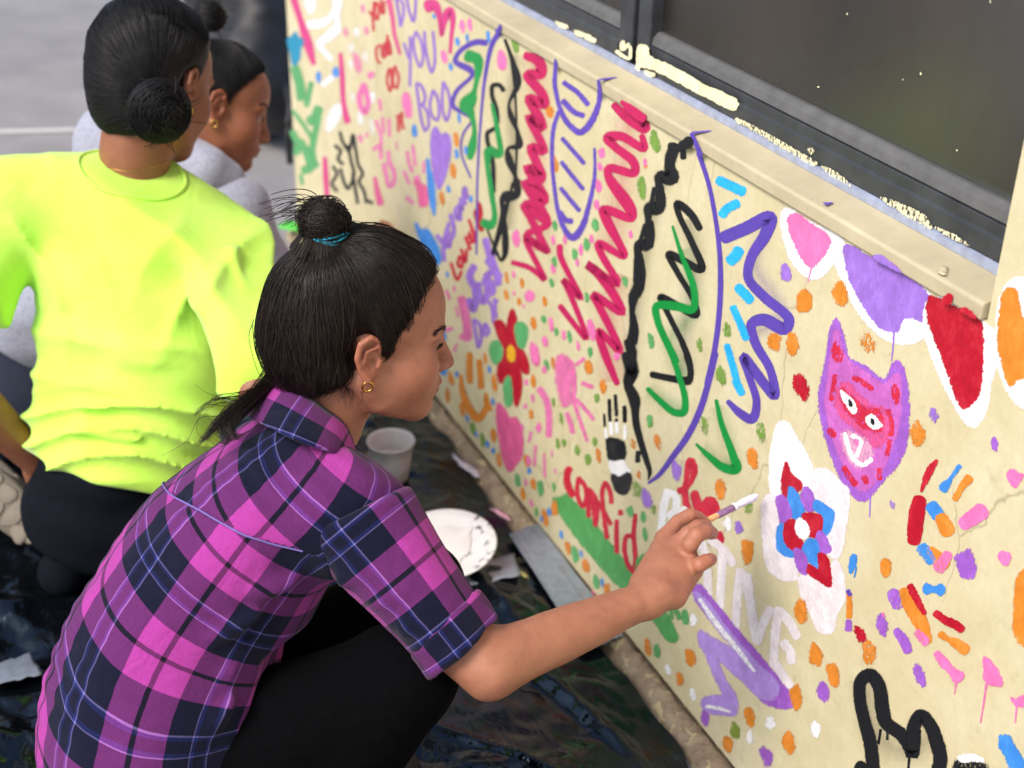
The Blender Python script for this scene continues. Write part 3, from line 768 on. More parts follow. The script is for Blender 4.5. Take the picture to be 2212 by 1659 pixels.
strokes('lettering', 'C', 'rd2', 'brush', 20, [[(325, 620), (370, 740), (400, 680)], [(385, 570), (375, 630), (400, 650), (405, 590), (385, 570)], [(400, 520), (430, 610), (440, 520)], [(430, 430), (465, 520)], [(430, 440), (470, 420)], [(445, 480), (475, 460)], [(455, 400), (480, 470), (500, 400), (470, 380)], [(455, 305), (475, 360), (505, 470)]])
strokes('lettering', 'C', 'lav', 'brush', [44], [[(490, 640), (455, 700), (480, 790), (505, 880), (490, 960), (455, 890)]] if False else [[(490, 645), (460, 720), (500, 800), (505, 900), (485, 955), (455, 890)]])
strokes('lettering', 'C', 'lav', 'brush', 40, [[(525, 770), (530, 860), (560, 900), (590, 820), (570, 740)], [(610, 690), (580, 720), (620, 770), (625, 830), (600, 840)], [(575, 450), (600, 540), (640, 640), (670, 770)], [(640, 540), (600, 580)], [(590, 600), (680, 720)]])
strokes('lettering', 'C', 'lav', 'brush', 22, [[(490, 1030), (505, 1140), (525, 1230), (545, 1150), (530, 1060), (490, 1030)], [(570, 1060), (565, 1110), (580, 1145), (600, 1110), (575, 1060)], [(605, 900), (615, 930)], [(625, 960), (635, 1050)], [(640, 880), (645, 950), (655, 1010)], [(620, 960), (660, 890)]])
blob('blue_splash', 'C', 'bl', 'brush', [(70, 330), (105, 385), (150, 380), (185, 430), (220, 490), (245, 600), (225, 625), (190, 560), (130, 490), (95, 420)], 3)
stroke('blue_streak', 'C', 'bl', 'brush', [24, 40, 34, 16], [(175, -40), (185, 80), (195, 180), (205, 270)])
dabs('C', 'bl', 'brush', [(305, 80, 20, 40), (468, 155, 22, 44), (297, 700, 22, 40), (262, 1140, 40, 110), (270, 1385, 44, 80), (605, 1390, 18, 50), (367, 1425, 22, 44), (628, 1620, 20, 50)])
blob('painted_heart', 'C', 'rd', 'brush', [(510, 240), (520, 175), (540, 200), (550, 300), (550, 385), (530, 370), (500, 280), (498, 235)], 2)
for p, w_ in (([(400, 880), (420, 960), (440, 1060), (445, 1160)], 60), ([(290, 820), (315, 880)], 22), ([(290, 1105), (330, 1095)], 30), ([(345, 1260), (365, 1210)], 20), ([(345, 790), (350, 820)], 20), ([(400, 1150), (440, 1170)], 40), ([(360, 940), (380, 1010)], 16)):
    stroke('hand_print_smear', 'C', 'lpk', 'dry', w_, p)

# ---- left spray shapes
stroke('purple_zigzag', 'B', 'pu', 'spray', [32, 30, 24, 26, 34, 22, 22, 22, 20], [(355, 280), (290, 275), (190, 330), (155, 400), (250, 455), (265, 490), (160, 600), (140, 690), (250, 760)])
stroke('purple_zigzag', 'B', 'pu', 'spray', [14, 12, 12, 10], [(265, 790), (205, 880), (195, 1000), (255, 1160)])
stroke('green_zigzag', 'B', 'gn2', 'spray', [60, 54, 24, 60, 76, 40, 22, 44, 30], [(240, 365), (300, 390), (280, 590), (260, 640), (230, 690), (255, 740), (280, 850), (265, 960), (250, 1030)])
stroke('purple_line', 'B', 'pu', 'spray', [30, 26, 18, 13, 12, 11, 10], [(450, 200), (395, 290), (350, 500), (320, 800), (300, 1150), (295, 1450), (293, 1659)])
stroke('black_zigzag', 'B', 'bk', 'spray', [16, 24, 34, 14, 30, 20, 32, 18, 40, 16, 14, 18, 34, 20], [(480, 260), (530, 400), (565, 540), (505, 680), (520, 760), (565, 870), (575, 950), (500, 970), (505, 1040), (555, 1180), (550, 1280), (460, 1290), (470, 1390), (400, 1659)])
stroke('black_line', 'B', 'bk', 'spray', [14, 12, 12, 12, 14, 14], [(520, 390), (545, 600), (555, 900), (545, 1150), (470, 1420), (480, 1659)])
strokes('black_zigzag', 'B', 'bk', 'spray', 26, [[(470, 590), (440, 555), (400, 560), (395, 620), (425, 720), (430, 800)], [(410, 840), (365, 870), (365, 920), (400, 1060), (405, 1250)]])
stroke('black_zigzag', 'C', 'bk', 'spray', [34, 46, 60, 20, 14, 24, 40, 30, 18, 16], [(805, 20), (800, 120), (720, 140), (690, 180), (715, 330), (640, 500), (690, 600), (715, 540), (715, 420), (590, 380)][:4] + [(700, 230), (715, 330), (720, 460), (715, 560), (690, 600), (655, 540)])
stroke('black_line', 'C', 'bk', 'spray', [14, 12, 14], [(770, 40), (710, 330), (640, 510)])
stroke('black_line', 'C', 'bk', 'spray', [12, 14, 20], [(590, 380), (630, 480), (665, 560)])
stroke('green_zigzag', 'B', 'gn2', 'spray', [18, 26, 34, 54, 30, 28, 30, 46, 40], [(395, 680), (430, 850), (445, 1010), (380, 990), (365, 1050), (390, 1250), (410, 1430), (385, 1470), (335, 1455)])
blob('pink_drop', 'B', 'lpk', 'brush', [(450, 330), (475, 370), (482, 430), (460, 450), (440, 400)], 3)
dabs('B', 'bl', 'brush', [(370, 240, 20, 70), (168, 272, 18, 50), (232, 250, 16, 40), (124, 437, 18, 44), (180, 772, 18, 56), (163, 1007, 20, 56), (222, 985, 16, 46), (110, 1237, 20, 40), (256, 1300, 16, 40)])
dabs('B', 'org', 'brush', [(160, 910, 28, 90), (145, 1110, 30, 100), (68, 1300, 26, 90), (775, 730, 40, 70), (808, 1075, 32, 110), (1398, 1075, 24, 60)])
dabs('B', 'dg', 'brush', [(548, 293, 36, 110), (1458, 925, 50, 130), (1375, 1230, 50, 150)])
dabs('B', 'dg2', 'brush', [(808, 1475, 28, 70), (1070, 1468, 34, 70), (1015, 1595, 34, 80), (935, 1650, 30, 50)])
dabs('B', 'lpk', 'brush', [(553, 1555, 44, 110), (1110, 1000, 44, 70), (1100, 1090, 30, 50), (1092, 1215, 32, 80), (1080, 1340, 32, 70), (795, 1570, 24, 70), (870, 1565, 24, 60), (1045, 1560, 26, 60), (978, 1620, 22, 60), (1395, 1060, 22, 44), (1300, 1530, 24, 60)])
# magenta zigzag columns
MZ = [26, 60, 64, 54, 66, 60, 60, 54, 62, 56, 60, 50, 56, 50, 54, 46, 52, 44, 48]
def zig(name, fr, col, pts, wd, **k): return stroke(name, fr, col, 'spray', wd, pts, n=6, feather=.16, **k)
zig('magenta_zigzag', 'B', 'mag', [(615, 370), (690, 390), (720, 470), (630, 500), (640, 470), (730, 590), (735, 680), (630, 640), (640, 680), (730, 800), (725, 840), (630, 750), (650, 800), (735, 940)][:0] +
    [(620, 365), (700, 400), (715, 480), (625, 490), (720, 610), (735, 680), (635, 640), (715, 790), (725, 835), (635, 760), (735, 990), (650, 960), (725, 1160), (625, 1090), (745, 1300), (610, 1190), (760, 1450), (605, 1340), (650, 1430), (755, 1640)],
    [50, 64, 66, 56, 60, 62, 54, 56, 50, 52, 50, 56, 50, 56, 50, 56, 48, 50, 46, 44])
zig('magenta_zigzag', 'C', 'mag', [(985, 10), (870, 50), (1005, 170), (855, 200), (1035, 330), (870, 420), (1030, 540), (1010, 745), (930, 690), (780, 620)][:7] + [(865, 430), (1005, 740), (960, 700), (890, 650), (775, 615)], [56, 60, 56, 54, 46, 46, 42, 40, 38, 36, 36, 34])
zig('magenta_zigzag', 'B', 'mag', [(1195, 690), (1270, 760), (1395, 840), (1390, 800), (1250, 660)], [44, 60, 60, 50, 30])
zig('magenta_zigzag', 'B', 'mag', [(1375, 890), (1390, 970), (1240, 890), (1150, 900), (1200, 960), (1320, 1060), (1325, 1130), (1160, 1100), (1160, 1170), (1300, 1390), (1310, 1425), (1130, 1370), (1150, 1430), (1260, 1659)], [36, 46, 54, 60, 52, 54, 50, 52, 50, 46, 46, 56, 50, 46])
zig('magenta_zigzag', 'C', 'mag', [(1480, 10), (1640, 200), (1640, 290), (1430, 235), (1580, 560), (1390, 480), (1530, 770), (1310, 620), (1560, 980), (1365, 860), (1560, 1270), (1395, 1110), (1535, 1490)][:0] +
    [(1470, -10), (1640, 210), (1640, 295), (1430, 230), (1455, 330), (1580, 540), (1580, 570), (1395, 475), (1420, 560), (1535, 770), (1310, 625), (1400, 700), (1570, 980), (1360, 850), (1400, 930), (1555, 1265), (1395, 1110), (1440, 1270), (1530, 1490)],
    [50, 46, 50, 56, 50, 48, 46, 52, 50, 50, 56, 66, 52, 54, 54, 46, 46, 56, 40])
zig('magenta_zigzag', 'C', 'mag', [(1115, 500), (1120, 570), (1270, 880), (1140, 740), (1170, 800), (1310, 1170), (1210, 1050), (1120, 935)], [44, 42, 38, 42, 40, 36, 38, 40])
# purple loaf shapes with hatching
strokes('purple_loop', 'B', 'pu', 'brush', [18, 34, 28, 20, 22, 32, 46, 40, 30, 24, 18][:1] * 1, []) if False else None
stroke('purple_loop', 'B', 'pu', 'brush', [22, 26, 24, 30, 34, 36, 30, 26, 22], [(808, 450), (805, 540), (830, 680), (880, 790), (970, 865), (1040, 800), (1085, 700), (1100, 610), (1092, 560)], feather=.08)
stroke('purple_loop', 'B', 'pu', 'brush', [22, 24, 22, 22, 26, 34, 40, 34, 26, 20, 14], [(830, 730), (795, 850), (788, 1050), (805, 1250), (840, 1430), (900, 1540), (930, 1550), (985, 1480), (1030, 1330), (1065, 1150), (1065, 970)], feather=.08)
for p, w_ in (([(865, 540), (950, 600), (1020, 680)], 28), ([(860, 660), (930, 730), (990, 755)], 30), ([(855, 905), (920, 980), (995, 1065)], 24), ([(850, 1060), (920, 1150), (990, 1235)], 24), ([(845, 1230), (910, 1310), (965, 1375)], 24), ([(840, 1390), (880, 1440), (915, 1445)], 30)):
    stroke('purple_hatch', 'B', 'pu', 'brush', w_, p, feather=.08)
# black wave with the hooked ends
stroke('black_wave', 'D', 'bk', 'spray', [60, 60, 56, 74, 64, 40, 56, 70, 62, 34, 44, 60, 56, 34, 40, 60, 54, 30, 40, 54, 44], [(595, 130), (570, 190), (560, 260), (575, 330), (500, 330), (490, 370), (500, 470), (480, 530), (430, 530), (420, 600), (425, 700), (410, 770), (365, 770), (350, 850), (360, 980), (350, 1060), (325, 1110), (315, 1200), (320, 1320), (310, 1400), (290, 1430)])
stroke('black_wave', 'D', 'bk', 'spray', [44, 56, 50, 44, 50], [(290, 1400), (310, 1470), (305, 1560), (320, 1600), (300, 1659)])
strokes('black_wave', 'D', 'bk', 'spray', 26, [[(510, 390), (515, 470), (500, 550)], [(440, 620), (450, 700), (440, 780)], [(370, 830), (390, 950), (380, 1060)], [(325, 1230), (345, 1330), (335, 1410)], [(460, 400), (440, 500)], [(400, 640), (370, 740)], [(340, 860), (335, 1010)]])
strokes('black_wave', 'D', 'bk', 'spray', 34, [[(560, 120), (640, 150), (650, 200)]])
stroke('black_wave', 'F', 'bk', 'spray', [70, 70, 60, 66, 46, 60, 40, 38, 34, 30, 22, 8], [(1120, 0), (1140, 90), (1130, 150), (1150, 90), (1115, 170), (1160, 290), (1165, 370), (1170, 440), (1200, 560), (1240, 690), (1260, 760), (1250, 810)])
# black and green zigzags inside the big shape
stroke('black_zigzag', 'D', 'bk', 'spray', [40, 46, 44, 36, 38, 46, 46, 44, 36, 36, 40, 44, 40, 34, 34], [(755, 660), (700, 570), (610, 500), (620, 570), (700, 740), (770, 930), (640, 870), (555, 830), (600, 930), (720, 1140), (735, 1230), (600, 1160), (500, 1110), (540, 1200), (640, 1400)], feather=.2)
stroke('black_zigzag', 'D', 'bk', 'spray', [36, 38, 36, 30, 34], [(640, 1400), (690, 1540), (690, 1640), (600, 1640), (445, 1615)], feather=.2)
strokes('black_zigzag', 'F', 'bk', 'spray', 34, [[(1500, 0), (1525, 90), (1515, 170), (1440, 160), (1275, 125)]], feather=.2)
stroke('green_zigzag', 'D', 'gn', 'spray', [16, 28, 40, 44, 50, 54, 46, 42, 46], [(580, 650), (640, 840), (710, 1020), (725, 1130), (710, 1190), (600, 1170), (475, 1170), (480, 1260), (600, 1530)], feather=.14)
stroke('green_zigzag', 'F', 'gn', 'spray', [36, 36, 40, 46, 44, 36, 30], [(1400, -20), (1450, 130), (1490, 280), (1480, 370), (1420, 370), (1320, 290), (1250, 220)], feather=.14)
stroke('green_zigzag', 'F', 'gn', 'spray', [22, 34, 46, 60, 50, 36, 16], [(1695, 295), (1730, 450), (1800, 640), (1825, 740), (1740, 730), (1650, 660), (1565, 580)], feather=.14)
# big purple arc and the purple zigzag
stroke('purple_arc', 'D', 'pu', 'spray', [30, 28, 28, 30, 34, 34, 34, 36], [(750, 170), (815, 370), (860, 600), (885, 800), (893, 1000), (885, 1200), (860, 1420), (805, 1680)], feather=.12)
stroke('purple_arc', 'F', 'pu', 'spray', [34, 38, 40, 40, 36, 28, 18], [(1690, -10), (1650, 150), (1590, 350), (1510, 520), (1410, 660), (1320, 780), (1255, 830)], feather=.12)
stroke('purple_zigzag', 'P', 'pu', 'spray', [26, 26, 27, 25, 20, 19, 20, 21, 25, 24, 20, 19, 17, 19, 20, 18, 15, 16, 19, 17, 10], [(1567, 512), (1610, 494), (1664, 470), (1655, 505), (1624, 555), (1617, 600), (1650, 640), (1705, 690), (1695, 710), (1650, 690), (1624, 700), (1632, 740), (1665, 800), (1674, 855), (1652, 830), (1606, 770), (1618, 810), (1635, 870), (1625, 905), (1600, 893), (1574, 868)], feather=.14)
# sky-blue dashes
for p, w_ in (([(885, 350), (960, 385), (1035, 420)], 56), ([(1000, 500), (940, 530), (905, 570)], 52), ([(1010, 810), (985, 850), (960, 870)], 66), ([(1010, 1050), (1050, 1090), (1085, 1130)], 54), ([(975, 1180), (1020, 1280), (1060, 1380)], 40), ([(935, 1430), (970, 1550), (1000, 1659)], 38)):
    stroke('sky_blue_dash', 'D', 'sky', 'brush', w_, p, feather=.08)
stroke('sky_blue_dash', 'G', 'sky', 'brush', [44, 44, 40], [(660, 0), (680, 40), (700, 80)], feather=.08)

# ---- bunting petals under the sill
def petal(fr, outer, inner, col):
    blob('petal_border', fr, 'wh', 'brush', outer, 2.5); blob('painted_petal', fr, col, 'brush', inner, 2.5, rag=.7)
petal('E', [(110, 60), (135, 30), (260, 100), (445, 205), (440, 250), (390, 320), (340, 385), (280, 410), (220, 380), (160, 300), (120, 180)], [(150, 75), (185, 60), (260, 110), (360, 180), (370, 215), (330, 290), (275, 345), (230, 310), (190, 240), (155, 150)], 'lpk')
petal('E', [(395, 290), (445, 225), (640, 330), (910, 490), (930, 560), (905, 690), (860, 745), (780, 765), (690, 745), (600, 680), (520, 580), (450, 440), (410, 350)], [(455, 235), (500, 240), (560, 280), (700, 340), (800, 410), (905, 500), (895, 640), (810, 620), (760, 640), (740, 695), (660, 680), (580, 590), (500, 450), (460, 330)], 'lav')
petal('E', [(900, 540), (930, 510), (1150, 600), (1195, 640), (1290, 720), (1290, 840), (1250, 960), (1220, 1130), (1160, 1215), (1110, 1190), (1020, 1040), (940, 860), (890, 700)], [(915, 510), (960, 520), (1060, 570), (1170, 620), (1195, 660), (1200, 900), (1180, 1040), (1110, 1115), (1085, 1105), (1030, 960), (970, 800), (905, 620)], 'rd')
petal('E', [(1280, 640), (1320, 470), (1380, 410), (1440, 420), (1440, 1110), (1400, 1100), (1330, 1000), (1290, 880)], [(1315, 500), (1345, 465), (1390, 480), (1400, 560), (1430, 660), (1440, 940), (1390, 960), (1355, 995), (1310, 860), (1288, 760), (1300, 600)], 'org')
# ---- cat face
blob('cat_face', 'E', 'catp', 'brush', [(405, 630), (450, 750), (470, 840), (560, 890), (670, 965), (700, 920), (740, 860), (775, 920), (795, 1050), (795, 1200), (780, 1330), (730, 1430), (640, 1530), (560, 1615), (500, 1590), (430, 1490), (370, 1330), (330, 1180), (315, 1040), (350, 880), (370, 730)], 3, rag=1.0)
blob('cat_face', 'E', 'cat', 'brush', [(405, 690), (435, 800), (480, 870), (560, 920), (670, 990), (740, 930), (755, 1060), (740, 1220), (700, 1340), (650, 1460), (560, 1560), (500, 1520), (430, 1380), (380, 1230), (350, 1080), (370, 920)], 6, rag=1.2)
blob('cat_mask', 'E', 'rose', 'dry', [(430, 990), (470, 980), (540, 1050), (600, 1100), (660, 1120), (690, 1190), (680, 1290), (620, 1330), (560, 1280), (500, 1220), (430, 1160), (400, 1080)], 9)
blob('cat_mask', 'E', 'rd2', 'dry', [(440, 1010), (500, 1060), (560, 1110), (640, 1130), (660, 1200), (640, 1240), (560, 1220), (490, 1160), (440, 1090)], 6)
for p in ([(400, 760), (440, 830), (425, 860), (390, 840)], [(725, 985), (750, 1030), (735, 1095), (710, 1040)]):
    blob('cat_ear_patch', 'E', 'rd2', 'dry', p, 4)
for p, w_ in (([(400, 940), (390, 1000), (380, 1070)], 26), ([(505, 950), (550, 975), (600, 1010)], 28), ([(690, 1130), (710, 1200), (705, 1260)], 26), ([(700, 1290), (685, 1370)], 24), ([(450, 1440), (480, 1490), (510, 1530)], 30), ([(560, 1490), (570, 1520)], 30), ([(640, 1450), (645, 1500)], 26), ([(370, 1240), (395, 1260)], 34)):
    stroke('cat_stripe', 'E', 'rd2', 'dry', w_, p, feather=.4)
CO['muz'] = (222, 160, 190)
blob('cat_muzzle', 'E', 'muz', 'dry', [(440, 1250), (520, 1260), (590, 1320), (600, 1380), (540, 1440), (480, 1400), (445, 1330)], 12)
for c, pts in (('wh', [(432, 1020), (460, 1040), (500, 1080), (515, 1130), (500, 1145), (465, 1100), (440, 1060)]), ('wh', [(570, 1170), (600, 1150), (640, 1190), (655, 1210), (620, 1228), (585, 1210)])): blob('cat_eye', 'E', c, 'brush', pts, 1.5)
for pts in ([(478, 1068), (490, 1085), (490, 1108), (478, 1100)], [(600, 1172), (612, 1185), (608, 1205), (598, 1195)]): blob('cat_pupil', 'E', 'bk', 'brush', pts, 1.2)
strokes('cat_mouth', 'E', 'wh', 'brush', 22, [[(455, 1255), (470, 1320), (500, 1390), (550, 1425), (600, 1395)], [(495, 1265), (540, 1300), (535, 1330), (515, 1375)]])
blob('cat_nose', 'E', 'lpk', 'brush', [(508, 1285), (525, 1290), (525, 1320), (512, 1310)], 1.5)
stroke('paint_drip', 'E', 'lav', 'brush', [8, 6, 5], [(592, 1600), (590, 1660), (588, 1710)])
stroke('paint_drip', 'E', 'lav', 'brush', [10, 7, 4], [(722, 700), (715, 790), (708, 860)])
stroke('paint_drip', 'E', 'lpk', 'brush', [10, 6, 4], [(275, 340), (262, 390), (252, 430)])
# ---- white flower with red, blue and purple petals
blob('flower_petal', 'G', 'wh', 'brush', [(950, 265), (995, 270), (1060, 370), (1130, 490), (1160, 590), (1130, 640), (1080, 680), (1000, 560), (960, 700), (940, 750), (900, 740), (882, 600), (895, 430)], 2, rag=.6)
blob('flower_petal', 'G', 'pale', 'brush', [(1120, 640), (1160, 590), (1220, 570), (1290, 600), (1350, 670), (1390, 700), (1400, 800), (1370, 1000), (1340, 1140), (1310, 1160), (1260, 1120), (1250, 1010), (1300, 880), (1290, 850), (1180, 790), (1100, 700)], 2, rag=.6)
blob('flower_petal', 'G', 'pale', 'brush', [(840, 780), (885, 740), (925, 770), (945, 900), (930, 1000), (940, 1110), (1030, 1150), (1060, 1220), (1060, 1290), (1000, 1305), (930, 1280), (870, 1220), (840, 1060), (833, 900)], 2, rag=.6)
blob('flower_petal', 'G', 'pale', 'brush', [(1075, 1280), (1130, 1260), (1200, 1310), (1280, 1345), (1275, 1240), (1310, 1170), (1350, 1220), (1370, 1330), (1365, 1440), (1320, 1530), (1290, 1640), (1210, 1640), (1150, 1520), (1100, 1420)], 2, rag=.6)
for c, pts in (('rd', [(990, 530), (1020, 600), (1095, 680), (1050, 740), (980, 760), (960, 690), (970, 590)]), ('bl', [(1015, 690), (1060, 730), (1090, 790), (1110, 850), (1060, 900), (1020, 880), (1003, 780)]), ('catp', [(1120, 690), (1165, 740), (1175, 830), (1140, 860), (1100, 800), (1090, 740)]),
               ('bl', [(1180, 780), (1260, 820), (1305, 860), (1260, 1000), (1225, 1000), (1220, 880), (1170, 830)]), ('rd', [(1100, 870), (1215, 880), (1225, 960), (1190, 1020), (1140, 1010), (1110, 930)]), ('catp', [(925, 770), (960, 745), (1005, 800), (1020, 890), (960, 930), (940, 850)]),
               ('bl', [(935, 960), (965, 930), (985, 1040), (1060, 1120), (1030, 1150), (940, 1110), (928, 1030)]), ('rd', [(990, 920), (1040, 905), (1060, 1000), (1100, 1060), (1075, 1110), (1000, 1080), (975, 1000)]), ('catp', [(1190, 1000), (1215, 980), (1260, 1040), (1280, 1110), (1220, 1125), (1190, 1070)]),
               ('bl', [(1140, 1030), (1190, 1050), (1205, 1130), (1200, 1230), (1150, 1190), (1095, 1110)]), ('catp', [(1045, 1095), (1100, 1120), (1130, 1200), (1120, 1265), (1075, 1240), (1050, 1170)]), ('rd', [(1205, 1125), (1250, 1140), (1280, 1345), (1200, 1300), (1130, 1250), (1140, 1200), (1200, 1230)]), ('wh', [(1075, 895), (1120, 930), (1140, 990), (1115, 1030), (1070, 1010), (1052, 950)])):
    blob('flower_patch', 'G', c, 'brush', pts, 1.6)
# ---- CONFID..., POSITIVE, green band, red leaf
blob('green_band', 'F', 'band', 'brush', [(635, 935), (680, 930), (740, 890), (745, 940), (830, 1010), (950, 1170), (1060, 1300), (1160, 1430), (1320, 1600), (1420, 1790), (1440, 1850), (1400, 1870), (1250, 1680), (1080, 1520), (960, 1400), (820, 1230), (720, 1100), (650, 990)], 2.5, rag=1.0)
strokes('lettering', 'F', 'rd2', 'brush', [38], [[(735, 740), (720, 770), (725, 850), (755, 910)]])
strokes('lettering', 'F', 'rd2', 'brush', 25, [[(795, 800), (785, 870), (800, 950), (825, 985), (845, 930), (835, 850), (795, 800)], [(865, 870), (858, 960), (860, 1050)], [(868, 880), (890, 990), (905, 1110)], [(905, 900), (915, 960), (905, 1100)][:0] or [(870, 880), (905, 930), (915, 1040), (905, 1110)],
    [(1010, 960), (1000, 890), (970, 830), (950, 880), (960, 1040), (980, 1190)], [(900, 930), (960, 1020), (1005, 1100)]])
strokes('lettering', 'F', 'rd2', 'brush', 26, [[(1045, 1080), (1042, 1180), (1045, 1285)], [(1068, 1015), (1070, 1035)], [(1165, 1040), (1155, 1180), (1165, 1300), (1160, 1410)], [(1150, 1180), (1110, 1180), (1095, 1260), (1120, 1370), (1155, 1415)]])
blob('green_patch', 'F', 'band', 'dry', [(1180, 1330), (1230, 1305), (1250, 1350), (1230, 1420), (1185, 1440), (1172, 1390)], 4)
stroke('red_scroll', 'F', 'rd2', 'brush', [36, 34, 30, 46, 40, 30, 34, 40], [(1500, 1000), (1490, 900), (1500, 800), (1525, 690), (1550, 740), (1540, 800), (1490, 870), (1455, 885)])
blob('red_scroll', 'G', 'rd2', 'brush', [(375, 730), (400, 720), (430, 780), (440, 800), (470, 765), (510, 765), (545, 810), (545, 870), (500, 900), (440, 890), (400, 850)], 2)
blob('red_scroll', 'G', 'rd2', 'brush', [(525, 1000), (565, 990), (575, 1050), (540, 1060), (520, 1040)], 2)
stroke('red_scroll', 'G', 'rd2', 'brush', [34, 36, 40], [(330, 740), (345, 820), (375, 880)])
stroke('pink_smear', 'G', 'lpk', 'dry', [30, 34, 20], [(520, 1040), (580, 1090), (650, 1190)])
strokes('lettering', 'G', 'wh', 'brush', 44, [[(215, 720), (185, 850), (175, 1000)], [(215, 730), (265, 750), (265, 850), (230, 880)], [(330, 840), (290, 880), (270, 930)]])
strokes('lettering', 'G', 'pale', 'brush', 48, [[(440, 1060), (470, 1200), (480, 1400)], [(500, 1040), (590, 1110), (640, 1190)], [(575, 1100), (570, 1250), (555, 1480)], [(690, 1240), (670, 1420), (660, 1620)], [(715, 1260), (750, 1420), (780, 1640)][:0] or [(710, 1260), (745, 1400), (775, 1560)]])
strokes('lettering', 'H', 'pale', 'brush', 46, [[(640, 100), (665, 280), (690, 460)], [(770, 290), (730, 370), (695, 470)], [(820, 290), (800, 430), (790, 600)], [(830, 300), (880, 360), (920, 440)], [(850, 480), (885, 530), (890, 580)], [(795, 590), (840, 660), (880, 720)]])
# lilac chevron strokes
blob('lilac_stroke', 'H', 'catp', 'brush', [(320, 170), (360, 150), (430, 220), (560, 380), (700, 540), (820, 690), (910, 810), (890, 845), (800, 840), (720, 790), (640, 700), (540, 600), (440, 530), (370, 470), (365, 400), (420, 430), (560, 510), (700, 650), (560, 540), (430, 350)][:0] or
     [(330, 180), (365, 150), (440, 230), (560, 380), (700, 540), (830, 700), (912, 815), (890, 845), (780, 835), (700, 780), (690, 650), (560, 500), (420, 330)], 2.5, rag=.8)
blob('lilac_stroke', 'H', 'lil', 'brush', [(345, 190), (400, 230), (540, 420), (700, 600), (815, 720), (800, 780), (700, 690), (560, 500), (430, 340)], 3)
blob('lilac_stroke', 'H', 'lil', 'brush', [(375, 410), (420, 440), (560, 520), (700, 640), (790, 740), (790, 800), (720, 790), (620, 700), (500, 590), (460, 540), (510, 680), (575, 790), (575, 880), (520, 885), (400, 860), (385, 800), (470, 780), (500, 770), (450, 660), (400, 530), (365, 470)], 2.5, rag=.8)
stroke('white_streak', 'H', 'wh', 'dry', [20, 26, 26, 14], [(370, 230), (460, 360), (590, 520), (680, 640)])
stroke('white_streak', 'H', 'wh', 'dry', [18, 20, 12], [(410, 840), (480, 850), (540, 870)])
strokes('green_patch', 'H', 'band', 'dry', 26, [[(190, 380), (210, 310), (200, 270)], [(230, 280), (255, 340)]])
# ---- right-hand half: prints, black loops
blob('hand_print_palm', 'F', 'bk', 'brush', [(985, 545), (1040, 545), (1090, 570), (1100, 640), (1080, 690), (1030, 700), (1000, 690), (985, 620)], 2)
blob('hand_print_palm', 'F', 'wh', 'brush', [(1000, 690), (1030, 700), (1060, 690), (1090, 690), (1105, 720), (1130, 750), (1120, 780), (1060, 800), (1030, 790), (1005, 740)], 2)
blob('hand_print_palm', 'F', 'bk', 'brush', [(1015, 775), (1060, 795), (1120, 765), (1138, 790), (1130, 850), (1110, 895), (1080, 905), (1040, 880), (1020, 830)], 2)
for p, w_, c in (([(962, 385), (965, 460)], 14, 'bk'), ([(995, 290), (1000, 425)], 20, 'bk'), ([(1035, 260), (1042, 390)], 20, 'bk'), ([(1095, 335), (1097, 430)], 24, 'bk'), ([(1043, 415), (1043, 430)], 18, 'bk'), ([(970, 480), (978, 540)], 16, 'wh'), ([(1005, 440), (1010, 510)], 22, 'wh'), ([(1045, 440), (1047, 500)], 20, 'wh'), ([(1097, 460), (1098, 540)], 20, 'wh'), ([(978, 545), (990, 600)], 14, 'bk'), ([(1185, 630), (1180, 690)], 28, 'bk')):
    stroke('hand_print_finger', 'F', c, 'brush', w_, p)
blob('painted_heart', 'F', 'pk2', 'brush', [(270, 315), (310, 350), (345, 410), (380, 405), (410, 450), (428, 540), (420, 660), (385, 710), (345, 755), (310, 690), (285, 580), (262, 420)], 2)
blob('painted_heart', 'F', 'pk2', 'brush', [(500, -30), (530, 0), (535, 50), (520, 65), (500, 30)], 2)
# orange smile
strokes('smiling_face', 'C', 'org', 'brush', 36, [[(462, 1280), (460, 1400), (465, 1480)], [(530, 1330), (540, 1440), (545, 1520)]])
stroke('smiling_face', 'F', 'org', 'brush', [20, 34, 44, 40, 30, 20], [(25, 130), (40, 250), (90, 360), (140, 410), (190, 340), (190, 250)])
stroke('smiling_face', 'F', 'org', 'brush', [30, 20], [(190, 290), (220, 355)])
# red flower with a yellow heart
for pts in ([(645, 1045), (690, 1040), (735, 1120), (760, 1220), (730, 1260), (690, 1190), (660, 1120)], [(770, 955), (795, 1010), (800, 1120), (795, 1220), (755, 1225), (735, 1120), (745, 1020)], [(800, 1215), (850, 1260), (890, 1370), (885, 1420), (830, 1390), (795, 1310)],
            [(740, 1265), (745, 1370), (730, 1470), (690, 1485), (665, 1440), (675, 1320), (700, 1260)], [(760, 1330), (810, 1360), (835, 1450), (825, 1600), (800, 1655), (775, 1580), (755, 1430)]):
    blob('red_petal', 'C', 'rd', 'brush', pts, 2)
for pts in ([(800, 1060), (850, 1055), (880, 1100), (865, 1200), (840, 1240), (810, 1200)], [(620, 1200), (660, 1185), (695, 1240), (690, 1310), (650, 1350), (615, 1290)], [(715, 1480), (745, 1440), (765, 1520), (760, 1640), (735, 1660), (715, 1580)]):
    blob('flower_leaf', 'C', 'fgn', 'brush', pts, 2)
blob('flower_heart', 'C', 'yel', 'brush', [(742, 1235), (765, 1220), (785, 1260), (780, 1320), (760, 1330), (740, 1290)], 2)
